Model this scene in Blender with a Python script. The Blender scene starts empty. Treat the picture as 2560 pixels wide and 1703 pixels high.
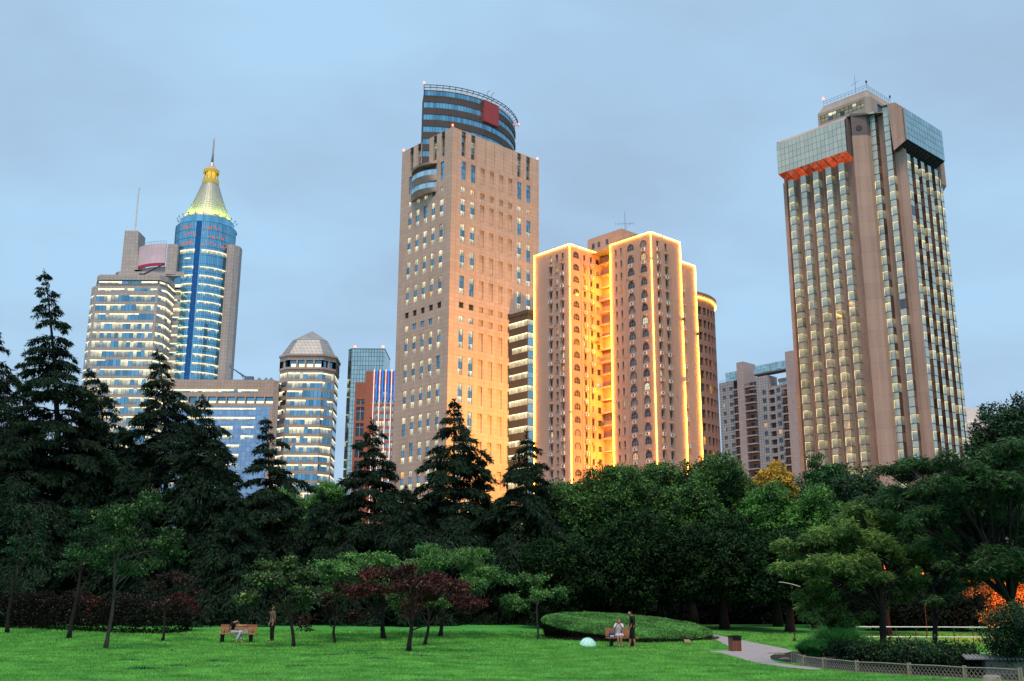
import bpy, bmesh, math, random
import numpy as np
from mathutils import Vector, Matrix

random.seed(7)
RNG = np.random.default_rng(11)
SC = bpy.context.scene
COL = SC.collection
R = math.radians

# ------------------------------------------------------------------ camera model
F_PX, PITCH, ROLL, EYE = 2632.0, R(14.36), R(0.29), 1.65
_fw = np.array([0, math.cos(PITCH), math.sin(PITCH)])
_up = np.array([0, -math.sin(PITCH), math.cos(PITCH)])
_rt = np.array([1.0, 0, 0])
CR = math.cos(ROLL) * _rt + math.sin(ROLL) * _up
CU = math.cos(ROLL) * _up - math.sin(ROLL) * _rt


def ray(x, y):
    return _fw + CR * (x - 1280) / F_PX - CU * (y - 851.5) / F_PX


def terrain(x, y):
    t = min(max((y - 45.0) / 30.0, 0), 1)
    return 0.75 * t * t * (3 - 2 * t)


def ground(x, y):
    """point of the park ground seen at photo position x, y (park survey)"""
    d = ray(x, y)
    s = 20.0
    for _ in range(400):
        p = d * s
        if EYE + p[2] <= terrain(p[0], p[1]) or s > 110:
            break
        s *= 1.01
    for _ in range(30):
        p = d * s
        e = EYE + p[2] - terrain(p[0], p[1])
        s += e / max(1e-4, -d[2]) * 0.6 if d[2] < -1e-4 else 0
    p = d * s
    return Vector((p[0], p[1], terrain(p[0], p[1])))


def atY(x, y, Y):
    d = ray(x, y)
    p = d * (Y / d[1])
    return Vector((p[0], p[1], p[2] + EYE))


# ------------------------------------------------------------------ objects and tags
def link(o, parent=None):
    COL.objects.link(o)
    if parent is not None:
        o.parent = parent
    return o


def tag(o, label=None, cat=None, group=None, kind=None):
    if label: o['label'] = label
    if cat: o['category'] = cat
    if group: o['group'] = group
    if kind: o['kind'] = kind
    return o


def thing(name, label, cat, loc=(0, 0, 0), rz=0.0, group=None):
    o = bpy.data.objects.new(name, None)
    o.empty_display_size = 0.3
    o.location = loc
    o.rotation_euler = (0, 0, rz)
    link(o)
    return tag(o, label, cat, group)


class MB:
    """mesh collector: faces with material slots, a per-face random value and a per-vertex height-in-pane value"""

    def __init__(s):
        s.v, s.f, s.m, s.r, s.h = [], [], [], [], []

    def face(s, pts, m=0, r=None, hv=None):
        n = len(s.v)
        s.v.extend([tuple(p) for p in pts])
        s.h.extend(hv if hv else [0.5] * len(pts))
        s.f.append(tuple(range(n, n + len(pts))))
        s.m.append(m)
        s.r.append(random.random() if r is None else r)

    def box(s, x0, x1, y0, y1, z0, z1, m=0, bottom=True, r=None):
        a, b, c, d = (x0, y0), (x1, y0), (x1, y1), (x0, y1)
        s.prism([a, b, c, d], z0, z1, m, True, bottom, r)

    def prism(s, poly, z0, z1, m=0, top=True, bottom=True, r=None, sides=True):
        rr = random.random() if r is None else r
        n = len(poly)
        if sides:
            for i in range(n):
                p, q = poly[i], poly[(i + 1) % n]
                s.face([(p[0], p[1], z0), (q[0], q[1], z0), (q[0], q[1], z1), (p[0], p[1], z1)], m, rr, [0, 0, 1, 1])
        if top: s.face([(p[0], p[1], z1) for p in poly], m, rr)
        if bottom: s.face([(p[0], p[1], z0) for p in reversed(poly)], m, rr)

    def frustum(s, polyA, zA, polyB, zB, m=0, top=True, bottom=True):
        rr = random.random()
        n = len(polyA)
        for i in range(n):
            j = (i + 1) % n
            s.face([(*polyA[i], zA), (*polyA[j], zA), (*polyB[j], zB), (*polyB[i], zB)], m, rr, [0, 0, 1, 1])
        if top: s.face([(*p, zB) for p in polyB], m, rr)
        if bottom: s.face([(*p, zA) for p in reversed(polyA)], m, rr)

    def tube(s, pts, rad, n=6, m=0, caps=True):
        pts = [Vector(p) for p in pts]
        if not isinstance(rad, (list, tuple)): rad = [rad] * len(pts)
        rings = []
        ref = None
        for i, p in enumerate(pts):
            t = (pts[min(i + 1, len(pts) - 1)] - pts[max(i - 1, 0)])
            if t.length < 1e-9: t = Vector((0, 0, 1))
            t.normalize()
            if ref is None:
                ref = Vector((1, 0, 0)) if abs(t.x) < 0.8 else Vector((0, 1, 0))
            u = (ref - t * ref.dot(t)).normalized()
            ref = u
            w = t.cross(u)
            rings.append([p + (u * math.cos(2 * math.pi * k / n) + w * math.sin(2 * math.pi * k / n)) * rad[i] for k in range(n)])
        b = len(s.v)
        rr = random.random()
        for rg in rings:
            s.v.extend([tuple(q) for q in rg])
            s.h.extend([0.5] * n)
        for i in range(len(rings) - 1):
            for k in range(n):
                k2 = (k + 1) % n
                s.f.append((b + i * n + k, b + i * n + k2, b + (i + 1) * n + k2, b + (i + 1) * n + k)); s.m.append(m); s.r.append(rr)
        if caps:
            s.f.append(tuple(b + k for k in reversed(range(n)))); s.m.append(m); s.r.append(rr)
            e = b + (len(rings) - 1) * n
            s.f.append(tuple(e + k for k in range(n))); s.m.append(m); s.r.append(rr)

    def lathe(s, prof, n=24, m=0, c=(0, 0), a0=0, a1=2 * math.pi, hv=None):
        """prof: list of (r, z)"""
        full = abs(a1 - a0 - 2 * math.pi) < 1e-6
        for i in range(len(prof) - 1):
            (r0, z0), (r1, z1) = prof[i], prof[i + 1]
            for k in range(n):
                p, q = a0 + (a1 - a0) * k / n, a0 + (a1 - a0) * (k + 1) / n
                A = (c[0] + r0 * math.cos(p), c[1] + r0 * math.sin(p), z0)
                B = (c[0] + r0 * math.cos(q), c[1] + r0 * math.sin(q), z0)
                C = (c[0] + r1 * math.cos(q), c[1] + r1 * math.sin(q), z1)
                D = (c[0] + r1 * math.cos(p), c[1] + r1 * math.sin(p), z1)
                if r1 < 1e-6: s.face([A, B, C], m)
                elif r0 < 1e-6: s.face([A, C, D], m)
                else: s.face([A, B, C, D], m, None, [0, 0, 1, 1])

    # facade helpers -------------------------------------------------
    def fq(s, fc, u0, u1, z0, z1, d=0.0, m=0, r=None):
        s.face([fc.P(u0, z0, d), fc.P(u1, z0, d), fc.P(u1, z1, d), fc.P(u0, z1, d)], m, r, [0, 0, 1, 1])

    def fbox(s, fc, u0, u1, z0, z1, d0, d1, m=0, r=None):
        """box between depths d0 (back) and d1 (front)"""
        rr = random.random() if r is None else r
        P = fc.P
        s.face([P(u0, z0, d1), P(u1, z0, d1), P(u1, z1, d1), P(u0, z1, d1)], m, rr, [0, 0, 1, 1])
        s.face([P(u0, z0, d0), P(u0, z0, d1), P(u0, z1, d1), P(u0, z1, d0)], m, rr, [0, 0, 1, 1])
        s.face([P(u1, z0, d1), P(u1, z0, d0), P(u1, z1, d0), P(u1, z1, d1)], m, rr, [0, 0, 1, 1])
        s.face([P(u0, z1, d1), P(u1, z1, d1), P(u1, z1, d0), P(u0, z1, d0)], m, rr)
        s.face([P(u0, z0, d0), P(u1, z0, d0), P(u1, z0, d1), P(u0, z0, d1)], m, rr)

    def wall(s, fc, u0, u1, z0, z1, openings, depth=0.35, m=0, mr=None, d=0.0):
        """a wall with real recessed openings (u0,u1,z0,z1[,depth])"""
        mr = m if mr is None else mr
        us = sorted({u0, u1, *[round(o[0], 4) for o in openings], *[round(o[1], 4) for o in openings]})
        zs = sorted({z0, z1, *[round(o[2], 4) for o in openings], *[round(o[3], 4) for o in openings]})
        for j in range(len(zs) - 1):
            zc = (zs[j] + zs[j + 1]) / 2
            rowo = [o for o in openings if o[2] < zc < o[3]]
            start = None
            for i in range(len(us) - 1):
                uc = (us[i] + us[i + 1]) / 2
                hole = any(o[0] < uc < o[1] for o in rowo)
                if hole:
                    if start is not None: s.fq(fc, start, us[i], zs[j], zs[j + 1], d, m)
                    start = None
                elif start is None:
                    start = us[i]
            if start is not None: s.fq(fc, start, us[-1], zs[j], zs[j + 1], d, m)
        for o in openings:
            dp = d - (o[4] if len(o) > 4 else depth)
            a, b, c, e = o[:4]
            P = fc.P
            s.face([P(a, c, d), P(a, c, dp), P(a, e, dp), P(a, e, d)], mr)
            s.face([P(b, c, d), P(b, c, dp), P(b, e, dp), P(b, e, d)], mr)
            s.face([P(a, c, d), P(b, c, d), P(b, c, dp), P(a, c, dp)], mr)
            s.face([P(a, e, d), P(b, e, d), P(b, e, dp), P(a, e, dp)], mr)

    def mesh(s, name, mats, smooth=False):
        me = bpy.data.meshes.new(name)
        me.from_pydata(s.v, [], s.f)
        for m in mats: me.materials.append(m)
        n = len(s.f)
        me.polygons.foreach_set('material_index', s.m)
        if smooth: me.polygons.foreach_set('use_smooth', [True] * n)
        a = me.attributes.new('rnd', 'FLOAT', 'FACE'); a.data.foreach_set('value', s.r)
        a = me.attributes.new('hv', 'FLOAT', 'POINT'); a.data.foreach_set('value', s.h)
        me.update()
        return me

    def build(s, name, mats, parent=None, smooth=False, label=None):
        if not isinstance(mats, (list, tuple)): mats = [mats]
        o = bpy.data.objects.new(name, s.mesh(name, mats, smooth))
        link(o, parent)
        if label: o['label'] = label
        return o


class Face:
    def __init__(s, o, u, n):
        s.o, s.u, s.n = o, u, n

    def P(s, u, z, d=0.0):
        return (s.o[0] + s.u[0] * u + s.n[0] * d, s.o[1] + s.u[1] * u + s.n[1] * d, z)


def Lf(a): return Face((a, 0), (0, 1), (-1, 0))      # looks toward -x of its building, u runs along y
def Rf(b): return Face((0, b), (1, 0), (0, -1))      # looks toward -y, u runs along x


def many(parent, name, specs, mats, limit=100):
    """specs: (rank, function(MB)); the largest ones as parts of their own, the rest as one"""
    specs = sorted(specs, key=lambda q: -q[0])
    for k, (rank, fn) in enumerate(specs[:limit]):
        mb = MB(); fn(mb); mb.build(name, mats, parent)
    if len(specs) > limit:
        mb = MB()
        for rank, fn in specs[limit:]: fn(mb)
        o = mb.build(name, mats, parent)
        o['kind'] = 'stuff'


# ------------------------------------------------------------------ materials
def nodes(name):
    m = bpy.data.materials.new(name)
    m.use_nodes = True
    nt = m.node_tree
    nt.nodes.clear()
    out = nt.nodes.new('ShaderNodeOutputMaterial')
    return m, nt, out


def nn(nt, typ, **kw):
    n = nt.nodes.new('ShaderNode' + typ)
    for k, v in kw.items():
        if k in n.inputs: n.inputs[k].default_value = v
        else: setattr(n, k, v)
    return n


def lk(nt, a, b): nt.links.new(a, b)


def math_(nt, op, a, b=None, c=None):
    n = nt.nodes.new('ShaderNodeMath'); n.operation = op
    for i, q in enumerate((a, b, c)):
        if q is None: continue
        if isinstance(q, (int, float)): n.inputs[i].default_value = q
        else: nt.links.new(q, n.inputs[i])
    return n.outputs[0]


def mixc(nt, f, a, b, blend='MIX'):
    n = nt.nodes.new('ShaderNodeMix'); n.data_type = 'RGBA'; n.blend_type = blend
    for i, q in ((0, f), (6, a), (7, b)):
        if isinstance(q, (int, float)): n.inputs[i].default_value = q
        elif isinstance(q, tuple): n.inputs[i].default_value = (*q, 1) if len(q) == 3 else q
        else: nt.links.new(q, n.inputs[i])
    return n.outputs[2]


def attr(nt, name):
    n = nt.nodes.new('ShaderNodeAttribute'); n.attribute_name = name
    return n.outputs['Fac']


def objc(nt):
    return nt.nodes.new('ShaderNodeTexCoord').outputs['Object']


def noise(nt, scale, detail=4, vec=None, rough=0.6):
    n = nn(nt, 'TexNoise', Scale=scale, Detail=detail, Roughness=rough)
    if vec is not None: lk(nt, vec, n.inputs['Vector'])
    return n.outputs['Fac']


def mapped(nt, vec, sc):
    n = nt.nodes.new('ShaderNodeMapping'); n.inputs['Scale'].default_value = sc
    lk(nt, vec, n.inputs['Vector'])
    return n.outputs[0]


def ramp(nt, fac, lo, hi, a=0.0, b=1.0):
    n = nt.nodes.new('ShaderNodeMapRange')
    n.inputs[1].default_value = lo; n.inputs[2].default_value = hi
    n.inputs[3].default_value = a; n.inputs[4].default_value = b
    lk(nt, fac, n.inputs[0])
    return n.outputs[0]


def m_plain(name, col, rough=0.7, metal=0.0, var=0.15, scale=3.0, spec=0.3):
    m, nt, out = nodes(name)
    p = nn(nt, 'BsdfPrincipled', Roughness=rough, Metallic=metal)
    p.inputs['Specular IOR Level'].default_value = spec
    f = noise(nt, scale, 5, objc(nt))
    c = mixc(nt, f, tuple(x * (1 - var) for x in col), tuple(min(1, x * (1 + var)) for x in col))
    lk(nt, c, p.inputs['Base Color']); lk(nt, p.outputs[0], out.inputs[0])
    return m


def m_wall(name, col, pu=1.2, pz=1.2, line=0.05, dark=0.6, stain=0.18, rough=0.75, zoff=0.0, metal=0.0, warm=None):
    """clad wall: panel joints, vertical rain staining, panel-to-panel variation (object space)"""
    m, nt, out = nodes(name)
    p = nn(nt, 'BsdfPrincipled', Roughness=rough, Metallic=metal)
    p.inputs['Specular IOR Level'].default_value = 0.25
    oc = objc(nt)
    sp = nt.nodes.new('ShaderNodeSeparateXYZ'); lk(nt, oc, sp.inputs[0])
    u = math_(nt, 'ADD', sp.outputs[0], sp.outputs[1])
    z = math_(nt, 'ADD', sp.outputs[2], zoff)
    uu, zz = math_(nt, 'DIVIDE', u, pu), math_(nt, 'DIVIDE', z, pz)
    fu, fz = math_(nt, 'FRACT', uu), math_(nt, 'FRACT', zz)
    j = math_(nt, 'MAXIMUM', math_(nt, 'LESS_THAN', fu, line / pu), math_(nt, 'LESS_THAN', fz, line / pz))
    cell = nn(nt, 'TexWhiteNoise', noise_dimensions='2D')
    cb = nt.nodes.new('ShaderNodeCombineXYZ')
    lk(nt, math_(nt, 'FLOOR', uu), cb.inputs[0]); lk(nt, math_(nt, 'FLOOR', zz), cb.inputs[1])
    lk(nt, cb.outputs[0], cell.inputs['Vector'])
    st = noise(nt, 1.0, 6, mapped(nt, oc, (0.9, 0.9, 0.035)), 0.65)
    big = noise(nt, 0.06, 3, oc)
    fine = noise(nt, 2.5, 4, oc)
    k = math_(nt, 'ADD', math_(nt, 'MULTIPLY', math_(nt, 'SUBTRACT', st, 0.5), stain * 3.0),
              math_(nt, 'MULTIPLY', math_(nt, 'SUBTRACT', cell.outputs[0], 0.5), 0.12))
    k = math_(nt, 'ADD', k, math_(nt, 'MULTIPLY', math_(nt, 'SUBTRACT', big, 0.5), 0.35))
    k = math_(nt, 'ADD', k, math_(nt, 'MULTIPLY', math_(nt, 'SUBTRACT', fine, 0.5), 0.2))
    k = math_(nt, 'ADD', k, 1.0)
    k = math_(nt, 'MULTIPLY', k, math_(nt, 'SUBTRACT', 1.0, math_(nt, 'MULTIPLY', j, dark)))
    c = mixc(nt, 1.0, tuple(col), k, 'MULTIPLY')
    # scale the colour by k
    vm = nt.nodes.new('ShaderNodeVectorMath'); vm.operation = 'SCALE'
    vm.inputs[0].default_value = col
    lk(nt, k, vm.inputs['Scale'])
    lk(nt, vm.outputs[0], p.inputs['Base Color']); lk(nt, p.outputs[0], out.inputs[0])
    return m


def m_glass(name, tint, metal=0.85, rough=0.06, wav=0.02, var=0.3, grid=None, gdark=0.25):
    """coated facade glass: tinted mirror with slightly uneven panes; optional mullion grid (pu, pz, line)"""
    m, nt, out = nodes(name)
    p = nn(nt, 'BsdfPrincipled', Roughness=rough, Metallic=metal)
    oc = objc(nt)
    rn = attr(nt, 'rnd')
    k = ramp(nt, rn, 0, 1, 1 - var, 1 + var)
    vm = nt.nodes.new('ShaderNodeVectorMath'); vm.operation = 'SCALE'
    vm.inputs[0].default_value = tint
    if grid:
        pu, pz, line = grid
        sp = nt.nodes.new('ShaderNodeSeparateXYZ'); lk(nt, oc, sp.inputs[0])
        u = math_(nt, 'DIVIDE', math_(nt, 'ADD', sp.outputs[0], sp.outputs[1]), pu)
        z = math_(nt, 'DIVIDE', sp.outputs[2], pz)
        j = math_(nt, 'MAXIMUM', math_(nt, 'LESS_THAN', math_(nt, 'FRACT', u), line / pu), math_(nt, 'LESS_THAN', math_(nt, 'FRACT', z), line / pz))
        cell = nn(nt, 'TexWhiteNoise', noise_dimensions='2D')
        cb = nt.nodes.new('ShaderNodeCombineXYZ')
        lk(nt, math_(nt, 'FLOOR', u), cb.inputs[0]); lk(nt, math_(nt, 'FLOOR', z), cb.inputs[1])
        lk(nt, cb.outputs[0], cell.inputs['Vector'])
        k = math_(nt, 'MULTIPLY', ramp(nt, cell.outputs[0], 0, 1, 1 - var, 1 + var), math_(nt, 'SUBTRACT', 1.0, math_(nt, 'MULTIPLY', j, 1 - gdark)))
        lk(nt, ramp(nt, j, 0, 1, rough, 0.6), p.inputs['Roughness'])
    lk(nt, k, vm.inputs['Scale'])
    lk(nt, vm.outputs[0], p.inputs['Base Color'])
    b = nn(nt, 'Bump', Strength=1.0, Distance=wav)
    lk(nt, noise(nt, 0.5, 2, oc), b.inputs['Height'])
    lk(nt, b.outputs[0], p.inputs['Normal'])
    lk(nt, p.outputs[0], out.inputs[0])
    return m


def m_lit(name, top, low, s_top=1.2, s_low=0.6, var=0.35, refl=0.25, detail=0.4):
    """lit room behind glass: bright near the ceiling, dimmer below, room-to-room variation, faint sky reflection"""
    m, nt, out = nodes(name)
    hv, rn = attr(nt, 'hv'), attr(nt, 'rnd')
    g = math_(nt, 'POWER', hv, 1.6)
    col = mixc(nt, g, low, top)
    s = ramp(nt, g, 0, 1, s_low, s_top)
    s = math_(nt, 'MULTIPLY', s, ramp(nt, rn, 0, 1, 1 - var, 1 + var))
    nz = noise(nt, 1.3, 3, objc(nt))
    s = math_(nt, 'MULTIPLY', s, ramp(nt, nz, 0.3, 0.7, 1 - detail, 1 + detail))
    e = nt.nodes.new('ShaderNodeEmission')
    lk(nt, col, e.inputs[0]); lk(nt, s, e.inputs[1])
    gl = nn(nt, 'BsdfGlossy', Roughness=0.05)
    gl.inputs[0].default_value = (0.7, 0.8, 0.85, 1)
    mx = nn(nt, 'MixShader'); mx.inputs[0].default_value = refl
    lk(nt, e.outputs[0], mx.inputs[1]); lk(nt, gl.outputs[0], mx.inputs[2]); lk(nt, mx.outputs[0], out.inputs[0])
    m.cycles.emission_sampling = 'NONE'
    return m


def m_glow(name, col, s, sample=True):
    m, nt, out = nodes(name)
    e = nt.nodes.new('ShaderNodeEmission')
    e.inputs[0].default_value = (*col, 1)
    nz = noise(nt, 0.8, 2, objc(nt))
    lk(nt, ramp(nt, nz, 0.3, 0.7, s * 0.8, s * 1.2), e.inputs[1])
    lk(nt, e.outputs[0], out.inputs[0])
    if not sample: m.cycles.emission_sampling = 'NONE'
    return m


def m_leaf(name, dark, light, tr=0.25, rough=0.55, spec=0.25):
    m, nt, out = nodes(name)
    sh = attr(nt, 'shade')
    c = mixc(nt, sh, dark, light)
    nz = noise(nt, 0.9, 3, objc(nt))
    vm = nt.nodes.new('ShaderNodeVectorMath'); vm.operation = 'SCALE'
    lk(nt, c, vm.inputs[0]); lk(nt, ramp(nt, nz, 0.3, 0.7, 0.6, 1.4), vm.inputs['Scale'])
    p = nn(nt, 'BsdfPrincipled', Roughness=rough)
    p.inputs['Specular IOR Level'].default_value = spec
    lk(nt, vm.outputs[0], p.inputs['Base Color'])
    t = nt.nodes.new('ShaderNodeBsdfTranslucent'); lk(nt, vm.outputs[0], t.inputs[0])
    mx = nn(nt, 'MixShader'); mx.inputs[0].default_value = tr
    lk(nt, p.outputs[0], mx.inputs[1]); lk(nt, t.outputs[0], mx.inputs[2]); lk(nt, mx.outputs[0], out.inputs[0])
    return m


def m_bark(name, col):
    m, nt, out = nodes(name)
    p = nn(nt, 'BsdfPrincipled', Roughness=0.9)
    oc = objc(nt)
    f = noise(nt, 3.0, 6, mapped(nt, oc, (4, 4, 0.8)))
    c = mixc(nt, ramp(nt, f, 0.3, 0.7), tuple(x * 0.45 for x in col), tuple(x * 1.5 for x in col))
    lk(nt, c, p.inputs['Base Color'])
    b = nn(nt, 'Bump', Strength=0.6, Distance=0.03); lk(nt, f, b.inputs['Height']); lk(nt, b.outputs[0], p.inputs['Normal'])
    lk(nt, p.outputs[0], out.inputs[0])
    return m


M = {}
M['tan'] = m_wall('tan_stone', (0.56, 0.415, 0.325), 1.78, 1.2, 0.08, 0.32, 0.15)
M['tan_dark'] = m_wall('grey_spandrel', (0.10, 0.085, 0.08), 1.2, 1.8, 0.06, 0.3, 0.1)
M['ct_band'] = m_wall('dark_bronze_band', (0.085, 0.075, 0.07), 1.3, 4.0, 0.05, 0.3, 0.1)
M['pinkstone'] = m_wall('rough_pink_stone', (0.42, 0.295, 0.245), 3.0, 3.24, 0.06, 0.22, 0.26, 0.85)
M['darkstone'] = m_wall('dark_stone', (0.16, 0.13, 0.13), 1.2, 1.2, 0.05, 0.4, 0.12, 0.8)
M['salmon'] = m_wall('salmon_paint', (0.54, 0.335, 0.25), 30.0, 30.0, 0.0, 0.0, 0.07, 0.85)
M['salmon_trim'] = m_plain('salmon_ledge', (0.62, 0.38, 0.28), 0.8)
M['tile'] = m_wall('beige_tile', (0.45, 0.415, 0.39), 1.45, 1.45, 0.09, 0.45, 0.07)
M['tile_s'] = m_wall('beige_small_tile', (0.50, 0.40, 0.34), 1.1, 1.1, 0.08, 0.4, 0.07)
M['greytile'] = m_wall('grey_tile', (0.34, 0.37, 0.40), 1.1, 1.05, 0.16, 0.55, 0.12)
M['pinktile'] = m_wall('pink_grey_tile', (0.39, 0.34, 0.345), 1.1, 1.05, 0.09, 0.25, 0.1)
M['brick'] = m_wall('red_brick', (0.40, 0.15, 0.10), 1.0, 0.6, 0.05, 0.15, 0.12)
M['brown'] = m_wall('brown_tile', (0.30, 0.19, 0.16), 0.9, 0.9, 0.05, 0.3, 0.08)
M['white_wall'] = m_wall('white_paint', (0.70, 0.68, 0.68), 6, 3, 0.05, 0.2, 0.08)
M['bill'] = m_wall('blank_billboard', (0.62, 0.50, 0.55), 1.6, 3.2, 0.06, 0.12, 0.08, 0.6)
M['bill_red'] = m_plain('crimson_trim', (0.42, 0.03, 0.08), 0.5)
M['bill_r2'] = m_plain('dull_red_panel', (0.30, 0.055, 0.065), 0.6, 0, 0.12, 0.3)
M['roof'] = m_plain('roof_grey', (0.2, 0.2, 0.2), 0.9)
M['concrete'] = m_wall('concrete', (0.36, 0.32, 0.29), 5.6, 9.0, 0.06, 0.25, 0.2, 0.9)
M['metal'] = m_plain('grey_metal', (0.35, 0.37, 0.4), 0.4, 0.7)
M['dmetal'] = m_plain('dark_metal', (0.05, 0.06, 0.07), 0.5, 0.5)
M['frame'] = m_plain('window_frame', (0.06, 0.06, 0.07), 0.5, 0.2)
M['lframe'] = m_plain('pale_frame', (0.35, 0.33, 0.3), 0.6)
M['blue'] = m_glass('blue_glass', (0.19, 0.42, 0.56), 0.8, 0.07, 0.02, 0.3)
M['blue_g'] = m_glass('blue_glass_grid', (0.13, 0.36, 0.62), 0.9, 0.07, 0.02, 0.22, (1.25, 1.5, 0.08), 0.55)
M['cyl_g'] = m_glass('deep_blue_glass', (0.21, 0.52, 0.70), 0.7, 0.06, 0.02, 0.18)
M['pale_g'] = m_glass('pale_blue_glass_grid', (0.34, 0.46, 0.62), 0.85, 0.08, 0.02, 0.15, (1.4, 1.5, 0.09), 0.6)
M['green_g'] = m_glass('green_mirror_grid', (0.50, 0.62, 0.60), 0.9, 0.08, 0.02, 0.10, (0.95, 1.55, 0.12), 0.12)
M['mint'] = m_glass('mint_mirror_glass', (0.54, 0.60, 0.53), 0.25, 0.07, 0.03, 0.08)
M['mint_side'] = m_glass('mint_side_glass', (0.50, 0.49, 0.41), 0.15, 0.1, 0.03, 0.2)
M['brown_refl_g'] = m_glass('brown_reflection_glass', (0.27, 0.18, 0.13), 0.6, 0.1, 0.04, 0.7)  # brown reflection of the salmon tower put into the side glass colour
M['teal_g'] = m_glass('teal_glass_grid', (0.36, 0.50, 0.52), 0.85, 0.1, 0.02, 0.25, (1.4, 1.05, 0.12), 1.6)
M['dark_g'] = m_glass('dark_window_glass', (0.09, 0.10, 0.12), 0.5, 0.1, 0.02, 0.5)
M['cone_m'] = m_glass('cone_metal_panels', (0.33, 0.37, 0.33), 0.2, 0.5, 0.01, 0.08)
M['lit'] = m_lit('lit_room', (1, 0.86, 0.52), (0.80, 0.72, 0.45), 1.5, 0.7)
M['lit_dim'] = m_lit('dim_lit_room', (0.95, 0.85, 0.5), (0.35, 0.42, 0.4), 0.85, 0.45)
M['lit_line'] = m_lit('ceiling_light_line', (1, 0.9, 0.55), (1, 0.85, 0.5), 1.9, 1.5, 0.2, 0.0, 0.15)
M['lit_org'] = m_lit('orange_lit_room', (1, 0.55, 0.14), (0.9, 0.42, 0.1), 1.2, 0.8)
M['lit_red'] = m_lit('red_lit_room', (1, 0.16, 0.05), (0.9, 0.15, 0.05), 0.9, 0.7)
M['lit_mint'] = m_lit('lit_mint_room', (0.90, 0.82, 0.46), (0.40, 0.45, 0.36), 0.74, 0.60, 0.25, 0.3, 0.3)
M['lit_side'] = m_lit('lit_side_pane', (0.72, 0.60, 0.30), (0.36, 0.33, 0.22), 0.62, 0.45, 0.5, 0.3, 0.4)
M['neon'] = m_glow('warm_neon', (1, 0.40, 0.030), 27)
M['neon_w'] = m_glow('white_neon', (1, 0.78, 0.70), 1.6, False)
M['neon_b'] = m_glow('blue_neon', (0.03, 0.28, 1.0), 1.6, False)
M['redlamp'] = m_glow('red_beacon', (1, 0.12, 0.05), 9, False)
M['lit_edge'] = m_lit('warm_window_edge', (1, 0.80, 0.36), (1, 0.80, 0.36), 1.35, 1.2, 0.3, 0.0, 0.2)
M['goldlit'] = m_glow('gold_lit', (1, 0.62, 0.10), 1.0, False)
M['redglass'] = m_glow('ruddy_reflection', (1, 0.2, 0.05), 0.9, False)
# =================================================================== BUILDINGS
def V2(p): return (p[0], p[1])

ANG = R(42.3)

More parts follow.
